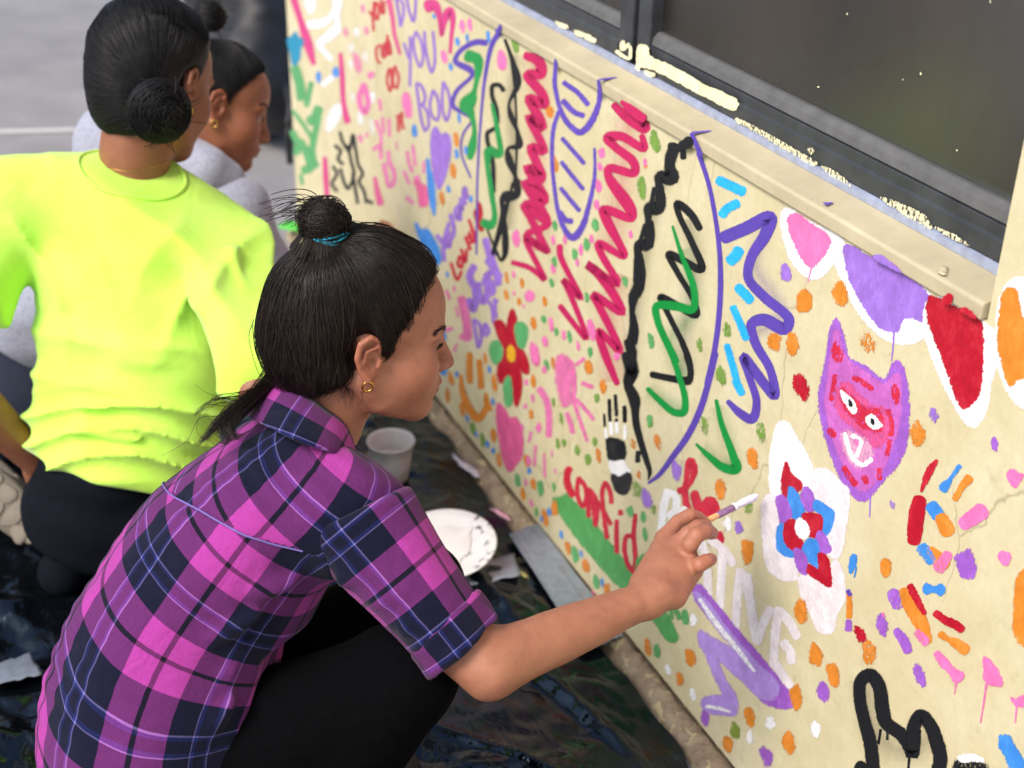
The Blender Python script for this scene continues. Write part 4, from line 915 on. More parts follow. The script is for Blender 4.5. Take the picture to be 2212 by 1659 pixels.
# pale pink hand prints
blob('hand_print_palm', 'F', 'lpk', 'dry', [(660, 10), (700, 0), (750, 50), (765, 130), (740, 220), (740, 300), (700, 330), (670, 250), (648, 120)], 5)
for p, w_ in (([(745, 40), (765, 130), (765, 240), (760, 310)], 30), ([(780, 290), (840, 350), (890, 415)], 26), ([(770, 320), (810, 440), (850, 555)], 22), ([(720, 380), (740, 440), (755, 500)], 30), ([(780, 60), (830, 20)], 22), ([(820, 180), (885, 205)], 26),
              ([(540, 220), (580, 280), (600, 370), (600, 520)], 40), ([(495, 260), (500, 300)], 18), ([(470, 560), (485, 500)], 18), ([(515, 590), (505, 720)], 16), ([(570, 640), (575, 790)], 16), ([(620, 620), (622, 660)], 12), ([(640, 740), (645, 770)], 12), ([(445, 340), (450, 320)], 22), ([(460, 690), (465, 720)], 18)):
    stroke('hand_print_smear', 'F', 'lpk', 'dry', w_, p, feather=.35)
# dots of colour
dabs('C', 'org', 'brush', [(262, 150, 26, 90), (730, 725, 20, 80), (843, 765, 24, 80), (728, 855, 28, 80), (822, 900, 24, 60), (1008, 900, 28, 80), (925, 1055, 36, 90), (573, 1305, 20, 90), (325, 1455, 30, 100), (640, 1490, 28, 110), (300, 1580, 28, 110), (207, 1500, 22, 70), (925, 1470, 28, 90), (1325, 1375, 44, 100), (1430, 1510, 40, 90)])
dabs('C', 'lpk', 'brush', [(800, 435, 46, 110), (900, 855, 56, 80), (782, 700, 22, 60), (785, 838, 18, 40), (853, 930, 14, 30), (935, 1280, 54, 160), (1010, 1190, 40, 80), (1053, 1060, 30, 100), (1145, 1140, 24, 80), (1347, 1100, 44, 170), (1248, 1220, 24, 70), (1068, 660, 28, 70), (1068, 450, 24, 70), (1243, 610, 24, 60), (1268, 530, 22, 60), (1395, 70, 28, 80), (1383, 195, 26, 60), (1000, 1390, 24, 50), (918, 1600, 20, 50), (1632, 405, 24, 40)])
dabs('C', 'dg2', 'brush', [(1083, 348, 24, 70), (1372, 340, 40, 80), (1310, 485, 34, 80), (1222, 558, 32, 70), (1077, 605, 26, 70), (1058, 768, 26, 70), (1313, 865, 28, 70), (1590, 755, 34, 80), (998, 1025, 30, 50), (1092, 1115, 26, 70), (1187, 1155, 28, 80), (1337, 1265, 28, 80), (1018, 1355, 28, 60), (1385, 1595, 28, 70), (1072, 1625, 20, 60)])
dabs('F', 'org', 'brush', [(85, 130, 38, 100) if False else (245, 185, 26, 100), (35, 345, 24, 90), (500, 165, 26, 90), (485, 380, 28, 60), (865, 75, 40, 90), (955, 205, 34, 80), (240, 520, 28, 90), (275, 680, 26, 90), (455, 690, 28, 80), (500, 840, 28, 80), (432, 905, 28, 90), (575, 1060, 32, 110), (640, 1000, 34, 110), (725, 1255, 30, 90), (845, 1375, 44, 80), (980, 1525, 40, 80)])
dabs('F', 'org', 'dry', [(925, 650, 34, 100), (1152, 575, 26, 60), (1310, 560, 40, 110), (1190, 780, 26, 70), (1720, 870, 60, 130), (630, 45, 26, 80)])
dabs('F', 'dg', 'brush', [(105, 480, 26, 80), (168, 550, 28, 90), (915, 275, 24, 60), (900, 565, 24, 60), (787, 620, 26, 60), (855, 680, 40, 70), (632, 305, 16, 60), (682, 410, 22, 80), (660, 575, 26, 60), (700, 570, 26, 50), (1260, 425, 30, 80)])
dabs('F', 'dg2', 'brush', [(398, 815, 26, 80), (548, 868, 38, 100), (520, 1025, 24, 60), (635, 860, 20, 60), (772, 1295, 34, 110), (912, 1475, 32, 90), (1133, 1020, 34, 70), (1218, 1055, 28, 70), (1230, 1165, 28, 80), (585, 60, 24, 60)])
dabs('F', 'dg', 'dry', [(1727, 128, 50, 120), (1620, 455, 52, 120), (1180, 870, 48, 110), (1285, 1005, 30, 60)])
dabs('F', 'bl', 'brush', [(213, 92, 18, 44), (235, 300, 18, 44), (200, 580, 20, 40), (237, 622, 20, 44), (473, 750, 20, 44), (603, 1020, 20, 50), (552, 1065, 18, 44), (683, 1172, 18, 50), (813, 1295, 16, 50), (950, 1482, 16, 60), (68, 410, 18, 40), (128, 515, 16, 36)])
dabs('F', 'lpk', 'brush', [(575, 90, 22, 50), (455, 175, 24, 40), (427, 470, 20, 50), (537, 470, 34, 60), (470, 685, 24, 60), (450, 830, 18, 50), (485, 965, 18, 44), (1045, 5, 34, 50)])
dabs('F', 'lav', 'brush', [(1435, 745, 56, 120), (1240, 935, 54, 120, -14)])
dabs('G', 'lav', 'brush', [(682, 955, 48, 80)]); dabs('G', 'wh', 'brush', [(608, 930, 46, 80), (385, 1560, 34, 80)])
dabs('G', 'org', 'brush', [(770, 505, 66, 150), (560, 705, 60, 120), (740, 1115, 72, 160), (1088, 1500, 66, 140), (1640, 1215, 60, 100)])
dabs('G', 'dg', 'dry', [(828, 335, 50, 120), (745, 830, 50, 70)]); dabs('G', 'dg2', 'brush', [(330, 1540, 36, 100), (100, 260, 28, 70)])
dabs('E', 'org', 'brush', [(228, 535, 76, 130), (425, 490, 76, 130), (70, 760, 60, 110), (168, 765, 64, 120)])
dabs('E', 'org', 'dry', [(582, 760, 70, 100), (848, 1260, 76, 130)])
dabs('E', 'lav', 'brush', [(132, 378, 50, 110)]); dabs('E', 'lav', 'dry', [(940, 1155, 36, 80), (1272, 1310, 30, 60), (712, 1640, 30, 40)])
dabs('E', 'rd', 'brush', [(218, 1000, 70, 150, -16)])
blob('pink_splat', 'E', 'lpk', 'brush', [(1340, 1470), (1370, 1450), (1400, 1470), (1425, 1480), (1400, 1520), (1385, 1545), (1350, 1510)], 2)
dabs('D', 'dg', 'dry', [(935, 1325, 40, 100), (757, 1425, 36, 90), (895, 1620, 50, 110)]); dabs('D', 'dg2', 'brush', [(440, 1395, 34, 100)])
dabs('H', 'org', 'brush', [(945, 298, 56, 130), (1028, 545, 60, 120), (1130, 655, 62, 130), (915, 785, 60, 130), (655, 893, 52, 110), (878, 1048, 58, 130), (1427, 50, 56, 90), (257, 680, 32, 80), (318, 560, 40, 110), (530, 1055, 44, 80)])
dabs('H', 'org', 'dry', [(1332, 530, 72, 130), (75, 500, 30, 100)])
dabs('H', 'wh', 'brush', [(192, 630, 28, 60), (335, 348, 34, 70), (332, 772, 32, 66), (773, 935, 46, 70), (658, 1015, 34, 80), (1033, 965, 46, 86)])
dabs('H', 'catp', 'brush', [(1072, 745, 56, 110), (398, 905, 42, 90), (748, 1120, 56, 110, -20), (1620, 660, 44, 120, -20), (1412, 390, 44, 90)])
dabs('H', 'dg2', 'brush', [(288, 330, 32, 90), (127, 525, 36, 90)]); dabs('H', 'olive', 'brush', [(572, 975, 42, 96)])
dabs('H', 'rd', 'brush', [(1283, 430, 36, 90, -24)])
# rainbow hand prints
for fr, c, k_, w_, p in (('E', 'rd', 'brush', [16, 34, 26, 8], [(955, 1400), (920, 1450), (890, 1520), (870, 1570)]), ('E', 'bl', 'brush', [22, 20, 50], [(1080, 1430), (1030, 1500), (993, 1550)]), ('E', 'org', 'brush', [46, 30, 30, 26], [(1130, 1500), (1095, 1540), (1065, 1590), (1055, 1610)]),
    ('G', 'bl', 'brush', [30, 44, 20], [(1435, 1140), (1425, 1190), (1410, 1250)]), ('G', 'bl', 'brush', [10, 8], [(1450, 1210), (1437, 1280)]), ('G', 'org', 'brush', [30, 30, 30], [(1400, 1390), (1405, 1470), (1403, 1540)]), ('G', 'catp', 'brush', [36, 40], [(1400, 1570), (1398, 1620)]), ('G', 'pu', 'brush', [24], [(1395, 1370), (1410, 1395)]),
    ('H', 'bl', 'brush', [60, 30, 64], [(1665, 170), (1700, 172), (1740, 175)]), ('H', 'rd', 'brush', [36, 40, 44, 40], [(1715, 310), (1770, 350), (1820, 370), (1860, 400)]), ('H', 'org', 'brush', [40, 24, 50, 56], [(1745, 430), (1780, 455), (1830, 480), (1880, 515)]), ('H', 'lpk', 'brush', [34, 50, 40, 70], [(1720, 540), (1760, 590), (1800, 630), (1840, 670)]),
    ('H', 'catp', 'dry', [70, 80], [(1470, 200), (1500, 250)]), ('H', 'org', 'brush', [40, 70, 80, 70, 60], [(1530, 180), (1560, 250), (1610, 330), (1640, 390), (1660, 460)]), ('H', 'rd', 'brush', [34, 36, 24], [(1570, 155), (1600, 220), (1650, 310)]), ('H', 'lpk', 'dry', [40, 50], [(1610, 420), (1655, 470)]),
    ('H', 'catp', 'brush', [36, 50, 44], [(1490, 410), (1530, 460), (1555, 520)]), ('H', 'lpk', 'brush', [14, 16], [(1414, 310), (1414, 350)]), ('H', 'lpk', 'brush', [12, 5, 4], [(1830, 700), (1825, 740), (1820, 770)]), ('H', 'lpk', 'brush', [12, 8, 6], [(2002, 710), (1985, 830), (1968, 930)]), ('H', 'lpk', 'brush', [10, 6], [(2175, 830), (2165, 930)]),
    ('P', 'rd', 'brush', [28, 32, 28], [(1987, 1082), (1980, 1120), (1976, 1165)]), ('P', 'bl', 'brush', [26, 26], [(2015, 1095), (2028, 1112)]), ('P', 'org', 'brush', [26, 30], [(2035, 1120), (2048, 1145)]), ('P', 'org', 'brush', [28, 30], [(2010, 1195), (2040, 1215)]), ('P', 'bl', 'dry', [26, 20], [(1995, 1185), (2012, 1210)]), ('P', 'lpk', 'brush', [28, 34], [(2085, 1130), (2120, 1105)]), ('P', 'lpk', 'dry', [22, 26], [(2048, 1200), (2030, 1225)]), ('P', 'lpk', 'brush', [20, 24], [(2165, 1200), (2175, 1205)])):
    stroke('hand_print_smear', fr, c, k_, w_ if len(w_) == len(p) else w_[0], p)
dabs('P', 'catp', 'brush', [(2088, 1218, 46, 60), (1906, 1345, 18, 44), (2150, 958, 12, 30)])
blob('pink_splat', 'H', 'lpk', 'brush', [(1990, 560), (2030, 590), (2075, 650), (2090, 715), (2030, 715), (1995, 690), (1988, 620)], 2)
blob('pink_splat', 'H', 'lpk', 'brush', [(2145, 790), (2165, 800), (2215, 780), (2215, 830), (2180, 835), (2155, 815)], 2)
blob('pink_splat', 'H', 'lpk', 'brush', [(2090, 0), (2130, -5), (2120, 35), (2100, 30)], 2)
blob('orange_patch', 'H', 'org', 'brush', [(2190, 90), (2260, 60), (2260, 500), (2190, 470), (2160, 400), (2165, 330)], 3)
blob('blue_patch', 'H', 'bl', 'brush', [(2085, 1010), (2125, 1010), (2160, 1070), (2215, 1180), (2150, 1190), (2110, 1110), (2078, 1060)], 3)
stroke('black_loop', 'H', 'bk', 'spray', [66, 66, 62, 60, 62, 66, 66, 70, 66, 64, 64, 66, 70], [(1360, 1200), (1340, 1040), (1310, 930), (1280, 780), (1290, 690), (1340, 660), (1390, 720), (1410, 850), (1430, 930), (1520, 1000), (1570, 1080), (1580, 1110), (1590, 980)], feather=.3)
stroke('black_loop', 'H', 'bk', 'spray', [66, 66, 64, 66, 70], [(1585, 1060), (1590, 950), (1630, 890), (1690, 960), (1730, 1080)], feather=.3)
stroke('black_loop', 'H', 'bk', 'spray', [66, 70, 66], [(1730, 1060), (1740, 1150), (1720, 1220)], feather=.3)
stroke('black_loop', 'H', 'bk', 'spray', [60, 60], [(1280, 1180), (1360, 1230)], feather=.3)
strokes('paint_drip', 'H', 'bk', 'brush', 12, [[(1400, 970), (1388, 1050)], [(1565, 1110), (1558, 1190)], [(1440, 990), (1438, 1025)]])
blob('grey_patch', 'H', 'bk', 'dry', [(1830, 1150), (1890, 1120), (1960, 1140), (2010, 1200), (1990, 1230), (1820, 1230)], 4)
blob('white_patch', 'H', 'wh', 'brush', [(1840, 1130), (1900, 1112), (1960, 1125), (1990, 1150), (1930, 1145), (1870, 1150)], 3)

# ---- marks on the sill and flakes of old paint on the window frame
def flat_mark(name, pts, wd, col, z0, par, kind='brush'):
    """a stroke on a level surface at height z0"""
    P = np.array([on_z(x, y, z0) for x, y in pts]); o = Mark()
    Q = catmull(P[:, :2], 6); T = np.gradient(Q, axis=0); T /= np.linalg.norm(T, axis=1)[:, None]; N = np.stack([-T[:, 1], T[:, 0]], -1)
    for i, q in enumerate(Q):
        ww = wd * (1 - .75 * i / len(Q))
        for s, c in ((-1.5, 0), (-1, 1), (1, 1), (1.5, 0)): o.v.append((*(q + N[i] * ww * s), z0 + .0006 + i * 1e-6)); o.c.append(c)
    o.f = [(i * 4 + j, i * 4 + j + 1, i * 4 + j + 5, i * 4 + j + 4) for i in range(len(Q) - 1) for j in range(3)]
    o.build(name, col, kind, par)
flat_mark('paint_mark', [(1295, 173), (1330, 168), (1362, 164)], .0035, 'pu', .9668, sill)
flat_mark('paint_mark', [(1495, 287), (1530, 284), (1560, 279)], .0035, 'pu', .9668, sill)
flat_mark('paint_mark', [(1780, 441), (1789, 440), (1799, 438)], .0035, 'pu', .968, sill)
SF = SX - .0008
def sill_stroke(fr, col, wd, pts, kind='spray'): Mark().ribbon(fr, pts, wd, .2, plane=SF).build('paint_mark', col, kind, sill)
sill_stroke('B', 'pu', [10, 26, 30], [(450, 160), (447, 185), (432, 205)])
sill_stroke('B', 'pu', [8, 20, 24], [(810, 385), (812, 410), (812, 440)])
sill_stroke('B', 'pu', [16, 20, 22], [(1092, 525), (1097, 560), (1104, 612)])
sill_stroke('B', 'mag', [24, 54, 56], [(1245, 665), (1310, 720), (1380, 770)])
sill_stroke('D', 'pu', [22, 26, 28], [(705, 45), (730, 100), (765, 180)])
sill_stroke('D', 'bk', [60, 64, 50], [(690, 90), (670, 110), (640, 120)])
Mark().blob('E', [(990, 525), (1020, 495), (1040, 510), (1030, 545), (1005, 545)], 2, plane=SF).build('paint_mark', 'rd', 'brush', sill)
Mark().blob('E', [(1085, 580), (1110, 572), (1150, 600), (1165, 625), (1120, 605)], 2, plane=SF).build('paint_mark', 'rd', 'brush', sill)
Mark().blob('E', [(610, 290), (640, 283), (700, 320), (760, 375), (700, 345)], 2, plane=SF).build('paint_mark', 'lav', 'brush', sill)
FRX = FX - .0012
def flake(fr, pts, feather=1.3, plane=FRX, rag=1.6): Mark().blob(fr, pts, feather, plane=plane, rag=rag, n=8).build('paint_flake', 'cream', 'brush', win)
flake('I', [(1245, 360), (1310, 370), (1325, 440), (1500, 520), (1800, 690), (2025, 800), (2000, 870), (1900, 830), (1700, 730), (1500, 620), (1330, 540), (1235, 520)])
flake('I', [(1290, 560), (1370, 590), (1330, 610), (1300, 590)]); flake('I', [(1225, 520), (1245, 530), (1240, 575), (1222, 560)])
flake('I', [(585, 175), (640, 190), (680, 215), (650, 225), (600, 195)]); flake('I', [(735, 245), (780, 255), (900, 320), (890, 335), (800, 290), (750, 280)])
flake('I', [(1060, 410), (1170, 470), (1180, 370), (1170, 365), (1160, 455), (1070, 400)], 1.2, rag=.2); flake('I', [(1095, 370), (1120, 320), (1130, 350), (1165, 345), (1140, 385), (1110, 400)])
def flake2(fr, pts, rag=.6): mk = Mark().blob(fr, pts, 1.0, plane=FRX, rag=rag, n=8); mk.c = [c * .7 for c in mk.c]; mk.build('paint_flake', 'cream', 'dry', win)
flake2('J', [(0, 595), (150, 665), (330, 770), (410, 820), (400, 835), (260, 760), (100, 665), (0, 610)]); flake2('J', [(360, 750), (385, 745), (395, 765), (375, 772)])
flake2('J', [(430, 835), (480, 850), (560, 910), (595, 965), (530, 925), (500, 900)]); flake2('J', [(725, 990), (800, 1010), (960, 1090), (985, 1150), (900, 1110), (830, 1070)])
flake2('J', [(1000, 1140), (1100, 1180), (1180, 1235), (1080, 1195)])

for (fr, x, y, w_, h_) in (('J', 930, 370, 10, 18), ('J', 815, 800, 10, 22), ('J', 415, 437, 14, 8), ('J', 1308, 1015, 6, 40), ('J', 120, 540, 20, 10), ('I', 1063, 105, 8, 24), ('J', 1112, 755, 8, 8), ('J', 560, 70, 6, 14), ('J', 840, 400, 7, 7), ('J', 1280, 8, 7, 20)):
    Mark().blob(fr, [(x + w_ * .34 * math.cos(t), y + h_ * .4 * math.sin(t)) for t in (0, 1, 2, 3, 4, 5)], 1.0, plane=FX + .0212).build('paint_speck', 'cream', 'brush', win)
for px, py, r in ((2005, 519, .0045), (2038, 583, .007), (2035, 590, .005), (1316, 146, .006), (1322, 150, .004), (1975, 521, .004)):
    c = on_z(px, py, .967); v = []; f = []
    for i in range(5):
        for j in range(9):
            a = 2 * math.pi * j / 9; rr = r * math.cos(i * math.pi / 8.4) * (1 + .3 * math.sin(a * 2 + r * 900)); v.append((c[0] + rr * math.cos(a), c[1] + rr * math.sin(a), c[2] + r * .55 * math.sin(i * math.pi / 8.4)))
    f = [(i * 9 + j, i * 9 + (j + 1) % 9, (i + 1) * 9 + (j + 1) % 9, (i + 1) * 9 + j) for i in range(4) for j in range(9)] + [tuple(range(36, 45))]
    mesh_np('dried_lump', v, f, M_sill, sill)

# ================================================================ PEOPLE
def skin_material(name, base, rough=.48):
    t = NT(name); c = t.coord()
    tint = t.n('ShaderNodeAttribute', attribute_name='tint').outputs['Color']
    mott = t.ramp(t.noise(38, 8, .72, c), [(.28, (.78, .74, .73, 1)), (.5, (.98, .97, .96, 1)), (.74, (1.14, 1.10, 1.08, 1))])
    col = t.mix(1.0, t.mix(1.0, tint, base, 'MULTIPLY'), mott, 'MULTIPLY')
    pores = t.noise(900, 2, .5, c)
    b = t.bsdf(col, t.ramp(t.noise(60, 3, .5, c), [(.3, rough - .06), (.7, rough + .08)]), t.bump(t.math('ADD', pores, t.noise(160, 5, .7, c)), .16, .0008), Subsurface_Weight=.12, Subsurface_Radius=(.012, .005, .0025), Subsurface_Scale=.6, Specular_IOR_Level=.42)
    return t.done(b)
def hair_material(name, a, b, rough=.36):
    t = NT(name); c = t.coord()
    col = t.ramp(t.noise(70, 3, .6, c), [(.3, a), (.75, b)])
    return t.done(t.bsdf(col, rough, None, Specular_IOR_Level=.36))

def frame_of(fwd, up):
    f = _n(fwd); l = _n(np.cross(up, f)); u = np.cross(f, l)
    return np.stack([f, l, u], 1)               # columns forward, left, up
class Head:
    """head in its own frame: x forward, y left, z up, metres; eyes at z = 0"""
    def __init__(s, O, fwd, up, neck, scale=1.0):
        s.O = np.asarray(O, float); s.M = frame_of(fwd, up); s.k = scale
        s.neck = s.loc(neck)                    # neck base given in the world
    def w(s, P): return s.O + (np.asarray(P) * s.k) @ s.M.T
    def loc(s, P): return ((np.asarray(P, float) - s.O) @ s.M) / s.k
    def build(s, h=.002, ear_side=(-1, 1)):
        nb = s.neck; lo = np.minimum([-.14, -.11, -.14], nb - .09); hi = np.maximum([.14, .11, .14], nb + .09)
        v = Vol(lo, hi, h)
        v.ell((-.014, 0, .036), (.094, .074, .080))
        v.ell((.030, 0, .034), (.056, .060, .056), k=.03)
        v.ell((.038, 0, -.032), (.047, .0545, .060), k=.03)
        for sd in (-1, 1):
            v.chain([(-.010, sd * .050, -.040), (.014, sd * .043, -.068), (.064, sd * .014, -.094)], [.021, .021, .017], k=.032)
            v.ell((.052, sd * .037, -.032), (.028, .024, .028), k=.030)
        v.ell((.0735, 0, -.0945), (.0160, .020, .0145), k=.018)
        v.ell((.060, 0, -.062), (.034, .034, .030), k=.02)
        # brow, eye sockets, lids
        for sd in (-1, 1):
            v.ell((.072, sd * .030, .019), (.012, .024, .008), k=.016)
        for sd in (-1, 1):
            v.ell((.0935, sd * .033, -.001), (.013, .018, .0115), k=.016, op='s')
            v.ell((.0675, sd * .0315, .0005), (.0142, .0152, .0118), k=.005)
            v.ell((.0850, sd * .0350, -.0012), (.0130, .0140, .0052), op='s', k=.0015)
            v.chain([(.0832, sd * .0215, .0012), (.0828, sd * .032, .0042), (.0755, sd * .0455, .0012)], [.0013, .0017, .0013], k=.002)
        # nose
        v.chain([(.083, 0, .006), (.0925, 0, -.012), (.1025, 0, -.029), (.1050, 0, -.0365)], [.0072, .0072, .0080, .0088], k=.012)
        for sd in (-1, 1): v.ell((.0930, sd * .0105, -.0380), (.0100, .0068, .0072), k=.007)
        v.ell((.095, 0, -.0455), (.008, .007, .004), k=.006)
        for sd in (-1, 1): v.ell((.098, sd * .006, -.0475), (.0042, .003, .0028), op='s', k=.002)
        # lips
        v.ell((.0865, 0, -.0605), (.0125, .0205, .0062), k=.006); v.ell((.0945, 0, -.0612), (.0064, .0130, .0054), k=.004)
        v.ell((.0850, 0, -.0725), (.0115, .0180, .0068), k=.006); v.ell((.0915, 0, -.0730), (.0064, .0130, .0058), k=.004)
        v.cone((.1005, -.014, -.0672), (.1005, .014, -.0672), .0022, .0022, op='s', k=.003)
        v.ell((.0945, 0, -.0830), (.008, .016, .0040), op='s', k=.008)
        v.ell((.101, 0, -.0535), (.004, .0035, .005), op='s', k=.004)
        # ears
        for sd in ear_side:
            e = lambda x, y, z: (x, sd * y, z)
            v.ell(e(-.012, .073, -.004), (.0165, .006, .0285), frame_of((.95, sd * -.28, .18), (-.16, 0, 1)).T, k=.006)
            rim = [e(.000, .0745, .006), e(-.003, .0785, .021), e(-.014, .0825, .0265), e(-.0255, .085, .018), e(-.0275, .0845, .000), e(-.021, .081, -.017), e(-.011, .077, -.030)]
            v.chain(rim, [.0030, .0036, .0038, .0040, .0038, .0036, .0058], k=.003)
            v.ell(e(-.011, .0815, .004), (.0085, .006, .014), op='s', k=.004)
            v.ell(e(-.007, .0785, -.010), (.0065, .006, .0075), op='s', k=.003)
            v.cone(e(.002, .0745, -.006), e(.000, .0765, -.013), .0034, .0030, k=.003)
            v.chain([e(-.004, .079, .013), e(-.017, .0825, .008), e(-.0185, .082, -.008)], [.0022, .0028, .0024], k=.003)
        # neck
        c = np.array([-.028, 0, -.045]); mid = (c + nb) * .5
        v.cone(c, mid, .052, .049, k=.025); v.cone(mid, nb, .049, .056, k=.02)
        s.v = v
        V, F = v.mesh(1)
        x, y, z = V.T
        tint = np.ones((len(V), 4), np.float32)
        lipm = np.exp(-(((x - .094) / .013) ** 2 + (y / .019) ** 2 + ((z + .0665) / .0095) ** 2) ** 2)
        tint[:, :3] = tint[:, :3] * (1 - lipm[:, None] * .75) + np.array([.84, .46, .48]) * lipm[:, None] * .75
        ck = np.exp(-(((x - .06) / .03) ** 2 + ((np.abs(y) - .045) / .03) ** 2 + ((z + .03) / .03) ** 2))
        tint[:, :3] *= 1 + ck[:, None] * np.array([.06, -.05, -.05])
        eye = np.exp(-(((x - .08) / .016) ** 2 + ((np.abs(y) - .031) / .019) ** 2 + ((z - .002) / .011) ** 2) ** 2)
        tint[:, :3] *= 1 - eye[:, None] * np.array([.22, .26, .26])
        ear = smoothstep(.070, .078, np.abs(y)) * smoothstep(-.05, -.035, z)
        tint[:, :3] *= 1 + ear[:, None] * np.array([.05, -.08, -.08])
        s.V, s.F, s.tint = s.w(V), F, tint
        return s

def merge(parts):
    VV, FF, TT = [], [], []; b = 0
    for V, F, T in parts:
        VV.append(V); FF.append(F + b); TT.append(T); b += len(V)
    return np.vstack(VV), np.vstack(FF), np.vstack(TT)
def white(V): return np.ones((len(V), 4), np.float32)

def grow(vol, starts, dirs, step, n, stop, grav=None, wob=.15, seed=1):
    """strands marched over an implicit surface; stop(P) -> True where hair ends"""
    rg = np.random.default_rng(seed)
    P = vol.snap(starts, 0); T = np.array(dirs, float); N0 = len(P)
    path = [P.copy()]; alive = np.ones(N0, bool); ln = np.ones(N0, int)
    wv = rg.normal(0, 1, (N0, 3))
    for i in range(n):
        g = vol.grad(P)
        if grav is not None: T = T + grav * .12
        wv = .8 * wv + .35 * rg.normal(0, 1, (N0, 3))
        T = T + wob * .12 * wv
        T = T - g * np.sum(T * g, -1, keepdims=True); T /= np.linalg.norm(T, axis=-1, keepdims=True) + 1e-9
        Q = vol.snap(P + T * step, 0, 2)
        alive &= ~stop(Q)
        P = np.where(alive[:, None], Q, P); ln += alive
        path.append(P.copy())
    path = np.stack(path, 1)
    return [path[i, :ln[i]] for i in range(N0) if ln[i] > 4]
def lift(vol, paths, amp, seed=3):
    rg = np.random.default_rng(seed); out = []
    for p in paths:
        g = vol.grad(p); o = rg.random() * amp; b = rg.random() * amp * .6
        s = np.linspace(0, 1, len(p))
        out.append(p + g * (o * np.sin(np.pi * np.clip(s, .05, 1)) + b * s * (1 - s) + .0003)[:, None])
    return out
def strand_mesh(paths, r0=.0006, r1=.0003, sides=3, seed=5):
    rg = np.random.default_rng(seed)
    return tubes(paths, [np.linspace(r0, r1, len(p)) * (.7 + .7 * rg.random()) for p in paths], sides)

M_hairbrown = hair_material('dark_brown_hair', srgb(20, 15, 13), srgb(44, 32, 27), .46)
M_hairblack = hair_material('black_hair', srgb(10, 10, 12), srgb(24, 22, 24), .55)
M_gold = simple('gold', srgb(214, 168, 92), .25, 50, .1, Metallic=1.0)
M_eye = simple('eye_white', srgb(226, 220, 214), .2, 80, .04); M_iris = simple('dark_iris', srgb(34, 20, 14), .1, 80, .1)

# ---------------------------------------------------------------- the girl in the plaid shirt (squatting, painting)
gx0 = pt(560, 1500, 1.66)
girl = empty('person', (float(gx0[0]), float(gx0[1]), 0.0))
tag(girl, 'squatting girl in pink and navy plaid shirt, hair in a top bun, painting the wall', 'person')
M_skin_a = skin_material('tan_skin', srgb(166, 112, 88))
def head_axes(yaw, tilt, e):
    """yaw: turned away from the viewer; tilt: leaning right in the picture; e: seen from above"""
    up = _n(math.cos(tilt) * (math.cos(e) * UP - math.sin(e) * FWD) + math.sin(tilt) * RIGHT)
    f = math.cos(yaw) * RIGHT + math.sin(yaw) * FWD
    return _n(f - up * (f @ up)), up
g_fwd, g_up = head_axes(R_(16), R_(9), R_(24))
Ge = pt(797, 776, 1.60)                                     # right ear
_M = frame_of(g_fwd, g_up)
G_O = Ge - _M @ np.array([-.012, -.078, -.003]) * .97
G_neck = pt(690, 905, 1.70)
HG = Head(G_O, g_fwd, g_up, G_neck, .97).build(.0019)

# hair: cap + bun, in head space
hv = Vol((-.19, -.12, -.17), (.12, .12, .20), .0028)
hv.ell((-.018, 0, .042), (.1005, .0815, .0865))
hv.ell((.030, 0, .046), (.0605, .0655, .0560), k=.02)
hv.ell((-.070, .0, .000), (.052, .066, .066), k=.035)
hv.ell((-.080, .0, -.028), (.040, .056, .044), k=.03)
hv.chain([(-.050, -.050, -.030), (-.070, -.036, -.056)], [.022, .016], k=.02)
hl_z = np.array([-.20, -.06, -.045, -.03, -.016, -.003, .021, .04, .062, .081, .088, .10, .14]); hl_x = np.array([-.16, -.060, -.040, -.010, .014, .0216, .024, .032, .042, .053, .068, .085, .13])
def hairline(P):
    # behind the ear the edge runs down the nape
    return P[..., 0] - np.interp(P[..., 2], hl_z, hl_x)
def cutface(vol, hl, soft=.8):
    G = np.stack(np.meshgrid(*vol.ax, indexing='ij'), -1); d = (hl(G) * soft).astype(np.float32); k = .022
    hh = np.clip(.5 - .5 * (vol.D - d) / k, 0, 1); vol.D = vol.D * (1 - hh) + d * hh + k * hh * (1 - hh)
cutface(hv, hairline)
hv.ell((-.014, -.082, -.002), (.022, .016, .034), op='s', k=.008)      # ear left free
hv.ell((-.014, .082, -.002), (.022, .016, .034), op='s', k=.008)
_r0, _r1 = HG.loc(pt(700, 478, 1.5)), HG.loc(pt(700, 478, 1.9)); BUN = _r0 + (_r1 - _r0) * (_r0[1] / (_r0[1] - _r1[1]))   # in the head's mid-plane
base = BUN + np.array([.004, 0, -.026])
hv.disp(lambda P: .009 * (vnoise(P * np.array([.6, .6, .35]), 46, 111) - .5) * smoothstep(.05, -.03, P[:, 0]))
cap = Vol(hv.lo, hv.lo + hv.h * (hv.n - 1), hv.h); cap.D = hv.D.copy()
V1, F1 = hv.mesh(1)
rg = np.random.default_rng(2)
N = 4800
ang = rg.random(N) * 2 * np.pi
st = base[None] + np.stack([np.cos(ang) * .016, np.sin(ang) * .016, np.zeros(N)], -1)
dr = np.stack([np.cos(ang), np.sin(ang), -.3 * np.ones(N)], -1)
HJ = rg.normal(0, .0055, N)
stop = lambda Q: (hairline(Q) > .003 + (HJ[:len(Q)] if len(Q) <= N else 0)) | (Q[:, 2] < -.085) | ((((Q - np.array([-.014, -.080, -.004])) / np.array([.021, .022, .032])) ** 2).sum(-1) < 1)
def paths_for(vol, st, dr, n, grav, wob, seed, stop=stop, step=.012): return grow(vol, st, dr, step, n, stop, grav, wob, seed)
SP = paths_for(cap, st, dr, 24, np.array([0, 0, -.25]), .22, 4)
SP = lift(cap, SP, .0050)
